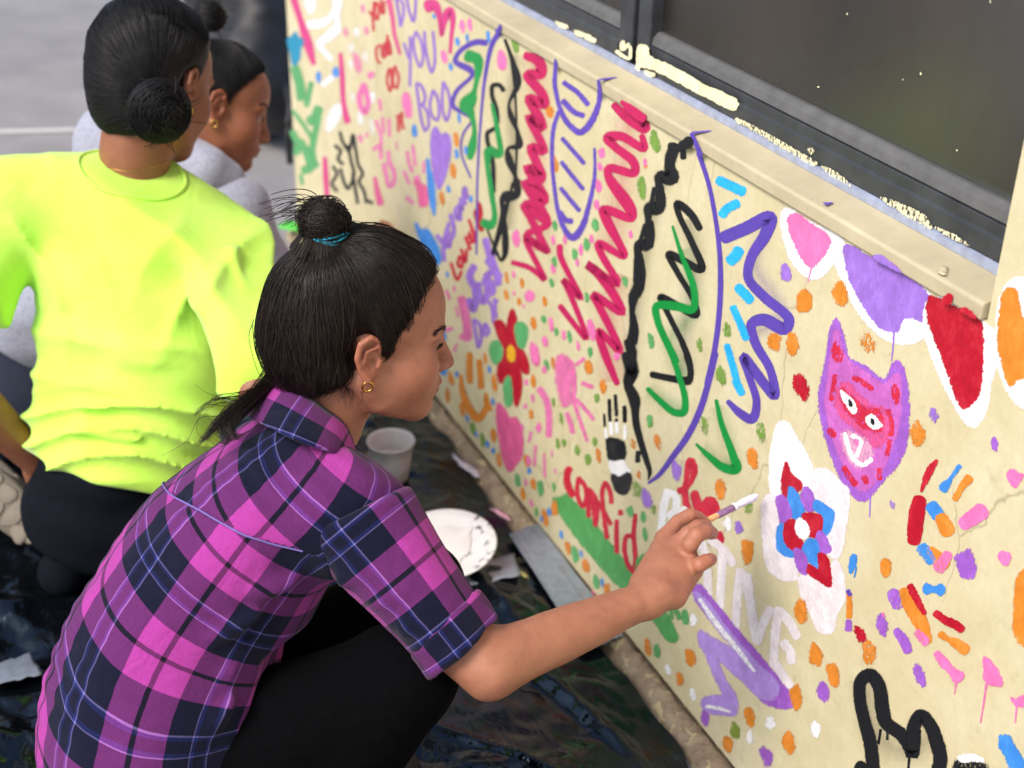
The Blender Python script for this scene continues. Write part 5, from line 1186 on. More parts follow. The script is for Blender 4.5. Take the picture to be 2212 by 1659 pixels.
# a looser, wavier top layer
N2 = 1100; a2 = rg.random(N2) * 2 * np.pi; st2 = base[None] + np.stack([np.cos(a2) * .018, np.sin(a2) * .018, np.zeros(N2)], -1); dr2 = np.stack([np.cos(a2), np.sin(a2), -.3 * np.ones(N2)], -1)
SP += lift(cap, paths_for(cap, st2, dr2, 24, np.array([-.10, 0, -.30]), .5, 14), .009, 6)
# the bun: coils of hair
bp = []
for i in range(800):
    ax = _n(rg.normal(0, .55, 3) + np.array([.2, .5, .8])); a = _n(np.cross(ax, rg.normal(0, 1, 3))); b = np.cross(ax, a)
    r = .0300 * (.80 + .24 * rg.random()); ph = rg.random() * 6.28; sp = 1.2 + 2.6 * rg.random(); t = np.linspace(0, sp, 14)
    q = BUN + ax * .020 * (rg.random() - .5) + r * (np.cos(t + ph)[:, None] * a + np.sin(t + ph)[:, None] * b) * np.array([1.0, .95, .92]) * (1 + .06 * np.sin(3 * t + ph))[:, None]
    bp.append(q)
bv = Vol(BUN - .07, BUN + .07, .003); bv.ell(BUN, (.0290, .0275, .0265)); bv.cone(BUN - [0, 0, .012], base, .021, .028, k=.012)
V2, F2 = bv.mesh(1)
# loose ends flicking out of the bun
for i in range(34):
    o = BUN + rg.normal(0, 1, 3) * .008 + np.array([-.012, 0, .016]); d = _n(np.array([-.8, .1, .75]) + rg.normal(0, .16, 3)); t = np.linspace(0, 1, 10)[:, None]
    L = .016 + .026 * rg.random()
    bp.append(o + d * L * t + np.array([-.9, 0, -1.2]) * .026 * t ** 2)
for i in range(260):   # hair gathered up into the bun
    a = rg.random() * 6.28; t = np.linspace(0, 1, 7)[:, None]; r = .040 * (1 - t) + .0245 * t
    SP.append(base + np.array([math.cos(a), math.sin(a), 0]) * r + np.array([0, 0, 1.0]) * (-.012 + .028 * t) + rg.normal(0, .0008, 3))
Vs, Fs = strand_mesh(SP, .00045, .00012)
Vb, Fb = strand_mesh(bp, .0006, .0004, seed=8)
VH, FH, _ = merge([(HG.w(V1), F1, white(V1)), (HG.w(V2), F2, white(V2)), (HG.w(Vs), Fs, white(Vs)), (HG.w(Vb), Fb, white(Vb))])
# the tail at the nape falling over the collar, and fly-away wisps (world space)
tl = []
def wc(px, py, Z): return pt(px, py, Z)
GUIDES = [([(612, 785, 1.665), (578, 832, 1.645), (538, 860, 1.618), (500, 884, 1.600), (470, 912, 1.590), (452, 936, 1.584), (425, 962, 1.584)], 110, .0055),
          ([(608, 795, 1.665), (572, 842, 1.642), (542, 874, 1.614), (515, 900, 1.596), (500, 924, 1.586), (508, 944, 1.581), (530, 938, 1.579)], 95, .0050),
          ([(602, 800, 1.665), (562, 848, 1.640), (522, 878, 1.610), (490, 905, 1.594), (479, 930, 1.586), (494, 950, 1.582), (474, 958, 1.582)], 95, .0050),
          ([(596, 805, 1.665), (548, 848, 1.640), (505, 862, 1.618), (462, 868, 1.606), (428, 890, 1.602), (412, 905, 1.602)], 18, .0040)]
for gp, cnt, spd in GUIDES:
    gc = catmull(np.array([wc(*p) for p in gp]), 6); s_ = np.linspace(0, 1, len(gc))[:, None]
    for i in range(cnt):
        o = rg.normal(0, 1, 3) * spd; ph = rg.random() * 6.28; wv = np.stack([np.sin(s_[:, 0] * 9 + ph), np.cos(s_[:, 0] * 8 + ph), np.sin(s_[:, 0] * 7 + 2 * ph)], -1) * .0018
        q = gc + o * (1 - .78 * s_) + wv; tl.append(q[:max(8, int(len(q) * (.6 + .4 * rg.random() ** .5)))])
for i in range(26):   # wisps below the ear, on the neck
    a = wc(700 + 60 * rg.random(), 800 + 20 * rg.random(), 1.625); b = a + RIGHT * (.006 + .006 * rg.normal()) + DOWN * (.012 + .012 * rg.random()); c = b + RIGHT * (.004 - .014 * rg.random()) + DOWN * .014
    tl.append(catmull([a, b, c], 6))
for P in ([(545, 700), (552, 760), (575, 815), (560, 850)], [(548, 690), (540, 745), (556, 800), (590, 830)], [(480, 900), (430, 905), (405, 950), (350, 985)], [(500, 880), (440, 880), (425, 930), (460, 960), (440, 985)], [(520, 870), (450, 850), (420, 830)], [(540, 930), (505, 950), (470, 930), (450, 900)]):
    tl.append(catmull([wc(x, y, 1.615 + .02 * (x > 540)) for x, y in P], 8))
Vt, Ft = strand_mesh(tl, .00045, .00015, seed=9)
VH, FH, _ = merge([(VH, FH, white(VH)), (Vt, Ft, white(Vt))])
hairA = mesh_np('hair', VH, FH, M_hairbrown, girl)
# turquoise hair tie round the base of the bun
t = np.linspace(0, 2 * np.pi, 40); tc = base + np.array([0, 0, .010])
tie = [HG.w(tc + np.stack([np.cos(t) * .0262, np.sin(t) * .0262, .004 * np.sin(t * 2 + 1 + k)], -1) + np.array([0, 0, .0024 * k])) for k in range(3)]
Vq, Fq = tubes(tie, [.0015] * 3, 6); hairA_tie = mesh_np('hair_tie', Vq, Fq, simple('turquoise_band', srgb(40, 170, 200), .6), hairA)
# ---- plaid shirt
def plaid_material():
    t = NT('pink_navy_plaid'); at = t.n('ShaderNodeAttribute', attribute_name='cloth').outputs['Vector']
    c = t.coord(); sx = t.n('ShaderNodeSeparateXYZ'); wob = t.n('ShaderNodeMix', {0: .012}, data_type='VECTOR')
    t.L(at, sx.inputs[0])
    pink, navy, black, lilac, blue = srgb(166, 60, 148), srgb(13, 15, 40), srgb(20, 14, 26), srgb(140, 130, 196), srgb(26, 38, 100)
    def band(sock, off):
        f = t.math('FRACT', t.math('ADD', t.math('DIVIDE', sock, .150), off))
        r = t.n('ShaderNodeValToRGB'); r.color_ramp.interpolation = 'CONSTANT'; t.L(f, r.inputs[0])
        vio = srgb(120, 60, 150)
        st = [(0.0, pink), (.20, black), (.24, pink), (.445, navy), (.667, lilac), (.676, blue), (.70, navy), (.745, navy), (.785, blue), (.809, lilac), (.818, navy)]
        e = r.color_ramp.elements
        while len(e) < len(st): e.new(.5)
        for el, (p, cc) in zip(e, st): el.position = p; el.color = cc
        return r.outputs[0]
    cu, cv = band(sx.outputs[0], .30), band(sx.outputs[1], .12)
    # twill: alternate threads
    tw = t.math('SINE', t.math('MULTIPLY', t.math('ADD', sx.outputs[0], sx.outputs[1]), 2600.0))
    fac = t.math('ADD', .5, t.math('MULTIPLY', tw, .13))
    # average the two thread colours in display space so that pink over navy reads purple
    g1 = t.n('ShaderNodeGamma', {'Color': cu, 'Gamma': 1 / 2.0}).outputs[0]; g2 = t.n('ShaderNodeGamma', {'Color': cv, 'Gamma': 1 / 2.0}).outputs[0]
    col = t.n('ShaderNodeGamma', {'Color': t.mix(fac, g1, g2), 'Gamma': 2.0}).outputs[0]
    fz = t.ramp(t.noise(260, 4, .7, c), [(.25, (.86, .86, .86, 1)), (.75, (1.08, 1.08, 1.08, 1))])
    col = t.mix(1.0, col, fz, 'MULTIPLY')
    h = t.math('ADD', t.noise(700, 3, .6, c), t.math('MULTIPLY', tw, .3))
    wr = t.math('ABSOLUTE', t.math('SUBTRACT', t.noise(13, 3, .5, c, .9), .5))
    nm_ = t.n('ShaderNodeBump', {'Height': h, 'Strength': .35, 'Distance': .001, 'Normal': t.bump(wr, .35, .018)}).outputs[0]
    return t.done(t.bsdf(col, .88, nm_, Sheen_Weight=.08, Specular_IOR_Level=.15))
M_plaid = plaid_material()

tc_ = [(705, 1000, 1.71, .062, .080), (655, 1045, 1.70, .086, .138), (575, 1115, 1.70, .104, .160), (490, 1215, 1.70, .118, .158), (405, 1355, 1.69, .131, .155), (350, 1500, 1.68, .138, .160), (330, 1650, 1.68, .126, .165), (330, 1800, 1.68, .12, .16)]
TP = np.array([pt(a, b, c) for a, b, c, _, _ in tc_]); TA = np.array([r[3] for r in tc_]); TB = np.array([r[4] for r in tc_])
def smooth_chain(P, *cols, n=4):
    Q = catmull(np.column_stack([P] + [np.asarray(c) for c in cols]), n); return [Q[:, :3]] + [Q[:, 3 + i] for i in range(len(cols))]
SPn, SA, SB = smooth_chain(TP, TA, TB)
def add_torso(vol, P, A, B, wdir, k=.03, grow=0.0):
    for i in range(len(P)):
        ax = _n(P[min(i + 1, len(P) - 1)] - P[max(i - 1, 0)]); w = _n(wdir - ax * (ax @ wdir)); d = np.cross(ax, w)
        L = np.linalg.norm(P[min(i + 1, len(P) - 1)] - P[max(i - 1, 0)]) * .9
        vol.ell(P[i], (L, A[i] + grow, B[i] + grow), np.stack([ax, d, w]), k=k)
S_, E_ = pt(770, 1112, 1.605), pt(1040, 1452, 1.60)
allp = np.vstack([TP, S_[None], E_[None]]); lo, hi = allp.min(0) - .21, allp.max(0) + .21; lo[2] = max(lo[2], .08)
sv = Vol(lo, hi, .0042)
add_torso(sv, SPn, SA, SB, FWD, .02)
sv.ell(pt(755, 1105, 1.625), (.070, .070, .070), k=.05)                 # right shoulder under the cloth
sv.ell(pt(672, 1005, 1.80), (.065, .06, .08), k=.05)                    # far shoulder
sv.cut(pt(690, 905, 1.70), pt(745, 820, 1.70) - pt(690, 905, 1.70), .01)
# waist-level front edge: the open shirt front falls beside the thigh
l1, l2 = pt(566, 1430, 1.6), pt(515, 1659, 1.6); nrm1 = _n(np.cross(FWD, l2 - l1)); nrm1 = nrm1 if nrm1 @ RIGHT > 0 else -nrm1
m1, m2 = pt(566, 1430, 1.6), pt(720, 1312, 1.6); nrm2 = _n(np.cross(FWD, m2 - m1)); nrm2 = nrm2 if nrm2 @ DOWN > 0 else -nrm2
G = np.stack(np.meshgrid(*sv.ax, indexing='ij'), -1)
d1 = (G - l1) @ nrm1; d2 = (G - m1) @ nrm2; sv.D = np.maximum(sv.D, np.minimum(d1, d2).astype(np.float32)); del G, d1, d2
def folds(P):
    r = .006 * (vnoise(P, 9, 31) - .5) + .0035 * (vnoise(P, 22, 32) - .5)
    return r
sv.disp(folds)
def dirfold(P, a, b, wd, h):
    a = np.asarray(a); b = np.asarray(b); d = b - a; t = np.clip(((P - a) @ d) / (d @ d), 0, 1)
    q = np.linalg.norm(P - a - t[..., None] * d, axis=-1)
    return -h * np.exp(-(q / wd) ** 2) * np.sin(np.pi * np.clip(t, .03, .97))
for a, b, wd, h in (((660, 1290, 1.56), (430, 1400, 1.54), .013, .012), ((690, 1250, 1.57), (520, 1290, 1.545), .012, .009), ((640, 1330, 1.57), (470, 1500, 1.55), .014, .011), ((560, 1460, 1.56), (440, 1600, 1.55), .012, .010), ((320, 1100, 1.62), (420, 1130, 1.56), .008, .010), ((760, 1010, 1.6), (640, 1060, 1.56), .012, .006)):
    sv.disp(lambda P: dirfold(P, pt(*a), pt(*b), wd, h))
Vs_, Fs_ = sv.mesh(2)
def cloth_uv(V, P, R0, ref):
    """length along a centre line and arc round it"""
    S = np.concatenate([[0], np.cumsum(np.linalg.norm(np.diff(P, axis=0), axis=1))])
    best = np.full(len(V), 1e9); vv = np.zeros(len(V)); ang = np.zeros(len(V))
    for i in range(len(P) - 1):
        d = P[i + 1] - P[i]; L = d @ d; t = ((V - P[i]) @ d) / L
        tt = np.clip(t, 0 if i else -2, 1 if i < len(P) - 2 else 3); q = V - P[i] - tt[:, None] * d; ds = np.linalg.norm(q, axis=1)
        ax = d / math.sqrt(L); w = _n(ref - ax * (ax @ ref)); s = np.cross(ax, w)
        m = ds < best; best[m] = ds[m]; vv[m] = S[i] + tt[m] * math.sqrt(L); ang[m] = np.arctan2(q[m] @ s, q[m] @ w)
    return np.stack([ang * R0, vv], -1)
axis = catmull(np.array([pt(700, 930, 1.70), pt(600, 1080, 1.70), pt(490, 1230, 1.70), pt(400, 1370, 1.69), pt(345, 1510, 1.68), pt(325, 1660, 1.68), pt(320, 1850, 1.68)]), 4)
uvs = cloth_uv(Vs_, axis, .150, -FWD)
uvs = smooth_attr(Fs_, uvs, 14)
uvs[:, 1] += 1.5 * np.clip(uvs[:, 0] + .045, -.22, .24) ** 2          # the weave sags round the bent back
def vert_at(V, px, py):
    c = (V - CAMP) @ RW; q = np.stack([c[:, 0] / c[:, 2] * FPX + 1106, c[:, 1] / c[:, 2] * FPX + 829.5], -1)
    d = np.hypot(q[:, 0] - px, q[:, 1] - py); return int(np.argmin(np.where(d < 8, c[:, 2], 1e3 + d)))
YK = [(uvs[i][0], uvs[i][1]) for i in (vert_at(Vs_, *p) for p in ((367, 1062), (430, 1102), (500, 1140), (580, 1175), (655, 1195)))]
YK = np.array(sorted(YK))
# back yoke: its cloth is cut on a slight angle
yk = lambda P: np.interp(uvs[:, 0], YK[:, 0], YK[:, 1])
yoke = uvs[:, 1] < yk(Vs_)
uv2 = uvs.copy(); ca, sa = math.cos(R_(7)), math.sin(R_(7))
uv2[yoke] = np.stack([uvs[yoke, 0] * ca - uvs[yoke, 1] * sa + .021, uvs[yoke, 0] * sa + uvs[yoke, 1] * ca + .034], -1)
shirt = mesh_np('shirt', Vs_, Fs_, M_plaid, girl, True, None, uv2)
# yoke seam: a line of pale stitching where the yoke meets the back
seam_px = catmull(np.array([(338, 1022), (352, 1048), (368, 1064), (430, 1102), (500, 1140), (580, 1175), (655, 1195)], float), 7)
seam_pts = np.array([Vs_[vert_at(Vs_, *p)] for p in seam_px])
for _ in range(8): seam_pts[1:-1] = (seam_pts[:-2] + 2 * seam_pts[1:-1] + seam_pts[2:]) / 4
seam_pts = sv.snap(seam_pts, .0008)
Vq, Fq = tubes([seam_pts], [.0011], 5)
mesh_np('yoke_seam', Vq, Fq, simple('pale_thread', srgb(120, 104, 176), .8), shirt)

# ---- sleeve with rolled cuff
AX = E_ - S_; AL = np.linalg.norm(AX); ad = AX / AL
av = Vol(np.minimum(S_, E_) - .12, np.maximum(S_, E_) + .10, .0034)
Ce = pt(1001, 1402, 1.60)                                             # cuff end
cl = lambda t: S_ + (Ce - S_) * t
av.chain([cl(-.18), cl(0), cl(.3), cl(.6), cl(.84)], [.060, .070, .062, .056, .050], k=.02)
av.cut(cl(.86), ad, .004)
av.cut(cl(-.02) - .0 * ad, -ad + .25 * RIGHT, .01)
for a, b, wd, h in (((800, 1210, 1.55), (700, 1290, 1.57), .010, .010), ((900, 1250, 1.545), (780, 1330, 1.56), .009, .008), ((930, 1300, 1.55), (850, 1390, 1.56), .008, .009), ((860, 1130, 1.56), (770, 1200, 1.545), .010, .006), ((970, 1310, 1.56), (905, 1400, 1.56), .007, .008)):
    av.disp(lambda P: dirfold(P, pt(*a), pt(*b), wd, h))
av.disp(lambda P: .006 * (vnoise(P, 14, 41) - .5))
Va, Fa = av.mesh(2)
aax = np.array([cl(-.3), cl(0), cl(.5), cl(1.2)])
uva = cloth_uv(Va, aax, .060, -FWD); uva[:, 0] += .045; uva[:, 1] += .02
sleeve = mesh_np('sleeve', Va, Fa, M_plaid, girl, True, None, uva)
cv_ = Vol(Ce - .09, Ce + .09, .003)
cn = _n(ad + .18 * RIGHT - .1 * UP)
cv_.chain([cl(.74), cl(.80), cl(.97), cl(1.06)], [.050, .0545, .0535, .047], k=.006)
cv_.cut(cl(1.0), cn, .006); cv_.cut(cl(.80), -cn, .006)
cv_.disp(lambda P: .007 * (vnoise(P, 26, 43) - .5) + .004 * (vnoise(P, 60, 44) - .5))
cv_.chain([cl(.9), cl(1.3)], [.0445, .044], k=.004, op='s')
Vc, Fc = cv_.mesh(1); uvc = cloth_uv(Vc, aax, .060, -FWD); uvc[:, 0] += .075; uvc[:, 1] = -uvc[:, 1] + .05
mesh_np('cuff', Vc, Fc, M_plaid, sleeve, True, None, uvc)
# ---- collar
def strip3(name, top, bot, mat, parent, uvf, n=6, thick=.004, bulge=.004):
    T = catmull(np.array([pt(*p) for p in top]), 6); B = catmull(np.array([pt(*p) for p in bot]), 6); m = 7; V = []; UV = []
    sl = np.concatenate([[0], np.cumsum(np.linalg.norm(np.diff(B, axis=0), axis=1))])
    for i in range(len(T)):
        for j in range(m):
            s = j / (m - 1); p = T[i] * (1 - s) + B[i] * s - FWD * bulge * math.sin(math.pi * s) + UP * bulge * .5 * math.sin(math.pi * s); V.append(p); UV.append((sl[i] + uvf[0], s * np.linalg.norm(T[i] - B[i]) + uvf[1]))
    F = np.array([(i * m + j, i * m + j + 1, (i + 1) * m + j + 1, (i + 1) * m + j) for i in range(len(T) - 1) for j in range(m - 1)])
    o = mesh_np(name, np.array(V), F, mat, parent, True, None, np.array(UV)); s_ = o.modifiers.new('thickness', 'SOLIDIFY'); s_.thickness = thick; s_.offset = 0
    return o
strip3('collar', [(586, 824, 1.735), (600, 814, 1.675), (640, 836, 1.636), (697, 880, 1.624), (746, 920, 1.640), (766, 972, 1.675), (770, 1010, 1.72)],
       [(540, 880, 1.73), (535, 898, 1.640), (585, 925, 1.585), (650, 955, 1.560), (718, 978, 1.578), (752, 1008, 1.618), (772, 1045, 1.68)], M_plaid, shirt, (.03, .012))

# ---- black trousers
pv = Vol(np.array([-1.15, .85, 0.0]), np.array([-.35, 1.75, .62]), .006)
rh, rk, ra = pt(400, 1690, 1.67), pt(868, 1462, 1.645), pt(470, 2040, 1.70)
lh, lk, la = pt(430, 1600, 1.86), pt(905, 1268, 1.90), pt(640, 1640, 2.02)
ra[2] = .10; la[2] = .10
pv.chain([rh, rh * .5 + rk * .5, rk], [.092, .082, .062], k=.03); pv.chain([rk, rk * .62 + ra * .38, ra], [.058, .060, .042], k=.03)
pv.chain([lh, lh * .5 + lk * .5, lk], [.09, .078, .058], k=.03); pv.chain([lk, lk * .6 + la * .4, la], [.054, .056, .042], k=.03)
pv.cone(rh, lh, .10, .10, k=.05)
pv.disp(lambda P: .006 * (vnoise(P, 16, 51) - .5))
Vp, Fp = pv.mesh(1)
M_black = simple('black_cotton', srgb(7, 7, 9), .95, 90, .2, .3, 500, Specular_IOR_Level=.05)
mesh_np('trousers', Vp, Fp, M_black, girl)
for a, sd in ((ra, 1), (la, 1)):
    fv = Vol(np.array([a[0] - .12, a[1] - .14, 0]), np.array([a[0] + .26, a[1] + .14, .16]), .005)
    q = np.array([a[0], a[1], .05]); fv.chain([q + [-.03, 0, 0], q + [.06, .0, -.005], q + [.16, .01, -.015]], [.042, .042, .034], k=.02); fv.cut((0, 0, .012), (0, 0, -1))
    Vf, Ff = fv.mesh(1); mesh_np('shoe', Vf, Ff, simple('black_canvas', srgb(24, 24, 26), .7), girl)

# ---- arm and hand holding the brush
def zh(x, y, Z): return pt((2350 + x / 2.37) * KP, (1850 + y / 2.37) * KP, Z)
El = pt(1058, 1436, 1.60); W_ = pt(1402, 1292, 1.735)
hb = np.vstack([El, W_, zh(1100, 500, 1.84), cl(.6)]); hvv = Vol(hb.min(0) - .07, hb.max(0) + .07, .0018)
fm = lambda t: El * (1 - t) + W_ * t
hvv.chain([cl(.62), cl(.95), El], [.039, .0370, .0315], k=.01)
hvv.chain([El, fm(.14), fm(.38), fm(.62), fm(.82), W_], [.0310, .0345, .0332, .0290, .0245, .0228], k=.030)
hvv.ell(El + DOWN * .018 - RIGHT * .002, (.016, .016, .016), k=.02)
hvv.ell(W_ - FWD * .016 + UP * .006, (.010, .010, .010), k=.012)      # wrist bone
# palm
wr = W_; MC = [zh(640, 640, 1.815), zh(745, 725, 1.795), zh(835, 815, 1.785), zh(900, 925, 1.785)]
wrs = [zh(430, 1060, 1.745), zh(520, 1110, 1.735), zh(620, 1160, 1.735), zh(720, 1180, 1.745)]
for m, wq in zip(MC, wrs):
    hvv.chain([wq, wq * .5 + m * .5, m], [.0168, .0140, .0122], k=.010)
hvv.ell((MC[1] + MC[2] + wrs[1] + wrs[2]) / 4 + FWD * .006, (.033, .027, .022), k=.015)
hvv.cone(W_, (wrs[1] + wrs[2]) / 2, .0232, .020, k=.014)
FI = [[MC[0], zh(760, 480, 1.825), zh(868, 425, 1.828), zh(945, 445, 1.838), zh(1020, 505, 1.845)],
      [MC[1], zh(850, 590, 1.795), zh(940, 530, 1.798), zh(1000, 525, 1.812), zh(1050, 560, 1.836)],
      [MC[2], zh(870, 700, 1.765), zh(930, 605, 1.762), zh(1010, 575, 1.772), zh(1075, 590, 1.80)],
      [MC[3], zh(915, 895, 1.760), zh(960, 885, 1.752), zh(1020, 850, 1.756), zh(1062, 835, 1.768)]]
FRd = [[.0115, .0095, .0098, .0082, .0074], [.0118, .0098, .0100, .0086, .0078], [.0120, .0104, .0108, .0096, .0084], [.0115, .0098, .0100, .0092, .0085]]
for m in MC: hvv.ell(m - FWD * .007, (.0075, .0075, .0065), k=.008)
for P, r in zip(FI, FRd):
    hvv.chain(P[:2], r[:2], k=.008); hvv.chain(P[1:], r[1:], k=.0022)
# thumb: leaves the side of the palm and closes against the index finger under the brush
hvv.chain([zh(520, 960, 1.775), zh(640, 760, 1.825), zh(800, 640, 1.845), zh(930, 560, 1.856), zh(1010, 525, 1.860)], [.016, .0135, .0110, .0100, .0082], k=.006)
hvv.disp(lambda P: .0012 * (vnoise(P, 60, 61) - .5))
Vh, Fh = hvv.mesh(1)
Th = white(Vh)
for P in FI:
    for i in (0, 2, 3):
        d = np.linalg.norm(Vh - P[i], axis=1); Th[:, :3] *= 1 - np.exp(-(d / .013) ** 2)[:, None] * np.array([-.02, .07, .07])
# hidden trunk of the body under the clothes
bvv = Vol(lo, hi, .012); add_torso(bvv, SPn[2:-3], SA[2:-3] - .055, SB[2:-3] - .06, FWD, .03); bvv.cone(cl(.05), cl(.7), .045, .038, k=.02); bvv.chain([rh, rk], [.05, .035]); bvv.chain([lh, lk], [.05, .035])
Vb_, Fb_ = bvv.mesh(1)
Vg, Fg, Tg = merge([(HG.V, HG.F, HG.tint), (Vh, Fh, Th), (Vb_, Fb_, white(Vb_))])
bodyA = mesh_np('body', Vg, Fg, M_skin_a, girl, True, None, None, Tg)

# ---- face details
def face_details(H, body, brow_mat, side=-1, earring=True, both=False):
    for sd in ((-1, 1) if both else (side,)):
        v, f = sphere_vf(H.w((.0688, sd * .0320, -.0010)), .0122 * H.k); e = mesh_np('eye', v, f, M_eye, body)
        v, f = sphere_vf(H.w((.0758, sd * .0330, -.0016)), .0058 * H.k); mesh_np('iris', v, f, M_iris, e)
        rg = np.random.default_rng(3); br = []
        for i in range(150):
            s = rg.random(); x = .0865 - .022 * s ** 1.6; y = sd * (.016 + .036 * s); z = .0175 + .0065 * math.sin(s * 2.2) + rg.normal() * .0013
            p0 = np.array([x + .004, y, z]); p1 = p0 + np.array([-.004, sd * .0055, .0016]); br.append(np.array([p0, (p0 + p1) / 2, p1]))
        br = [H.w(H.v.snap(q, .0006, 3)) for q in br]; v, f = strand_mesh(br, .0005, .0003, seed=2); mesh_np('eyebrow', v, f, brow_mat, body)
        la_ = []
        for i in range(22):
            s = i / 21; p0 = np.array([.0832 - .010 * s ** 2, sd * (.0225 + .020 * s), -.0022 + .0010 * math.sin(s * 3)]); d = np.array([.8 - .3 * s, sd * (.1 + .5 * s), -.25])
            t = np.linspace(0, 1, 5)[:, None]; la_.append(H.w(p0 + d * .0085 * t + np.array([0, 0, .0035]) * t ** 2))
        v, f = strand_mesh(la_, .00028, .00012, seed=4); mesh_np('eyelashes', v, f, M_hairblack, body)
        if earring:
            t = np.linspace(0, 2 * np.pi, 26); c = np.array([-.0095, sd * .0790, -.0385])
            ring = H.w(c + np.stack([np.cos(t) * .0062, 0 * t + sd * .0015 * np.sin(t), np.sin(t) * .0068], -1)); v, f = tubes([ring], [.0016], 7)
            er = mesh_np('earring', v, f, M_gold, body)
def sphere_vf(c, r, n=14, m=9, sc=(1, 1, 1)):
    V = []; F = []
    for i in range(m + 1):
        th = math.pi * i / m
        for j in range(n):
            ph = 2 * math.pi * j / n; V.append((c[0] + sc[0] * r * math.sin(th) * math.cos(ph), c[1] + sc[1] * r * math.sin(th) * math.sin(ph), c[2] + sc[2] * r * math.cos(th)))
    for i in range(m):
        for j in range(n): F.append((i * n + j, (i + 1) * n + j, (i + 1) * n + (j + 1) % n, i * n + (j + 1) % n))
    return np.array(V), np.array(F)
face_details(HG, bodyA, M_hairbrown)

# ---- paint brush held in the hand
ba, bb = zh(800, 590, 1.838), zh(1505, 235, 1.915)
bl = lambda t: ba * (1 - t) + bb * t
brush = empty('paint_brush', tuple(bl(.5))); tag(brush, 'small paint brush with white paint on its tip, held by the squatting girl', 'paint brush')
Vq, Fq = tubes([np.array([bl(-.35), bl(0), bl(.3), bl(.45)])], [np.array([.0022, .0042, .0046, .0040])], 10); mesh_np('handle', Vq, Fq, simple('pale_wood', srgb(226, 176, 118), .5), brush)
Vq, Fq = tubes([np.array([bl(.445), bl(.455), bl(.67), bl(.675)])], [np.array([.003, .0047, .0047, .003])], 10); mesh_np('ferrule', Vq, Fq, simple('purple_smeared_metal', srgb(150, 112, 150), .4, 200, .4, Metallic=.3), brush)
Vq, Fq = tubes([np.array([bl(.66), bl(.665), bl(.70), bl(.705)])], [np.array([.003, .0056, .0056, .003])], 10); mesh_np('ferrule_ring', Vq, Fq, simple('white_acrylic', srgb(240, 238, 242), .35, 100, .05), brush)
Vq, Fq = tubes([np.array([bl(.70), bl(.78), bl(.88), bl(.96), bl(1.0)])], [np.array([.0040, .0052, .0054, .0044, .0012])], 10)
Vq += (vnoise(Vq, 300, 3)[:, None] - .5) * .002
mesh_np('bristles', Vq, Fq, simple('white_paint_on_bristle', srgb(236, 232, 240), .4, 160, .12), brush)

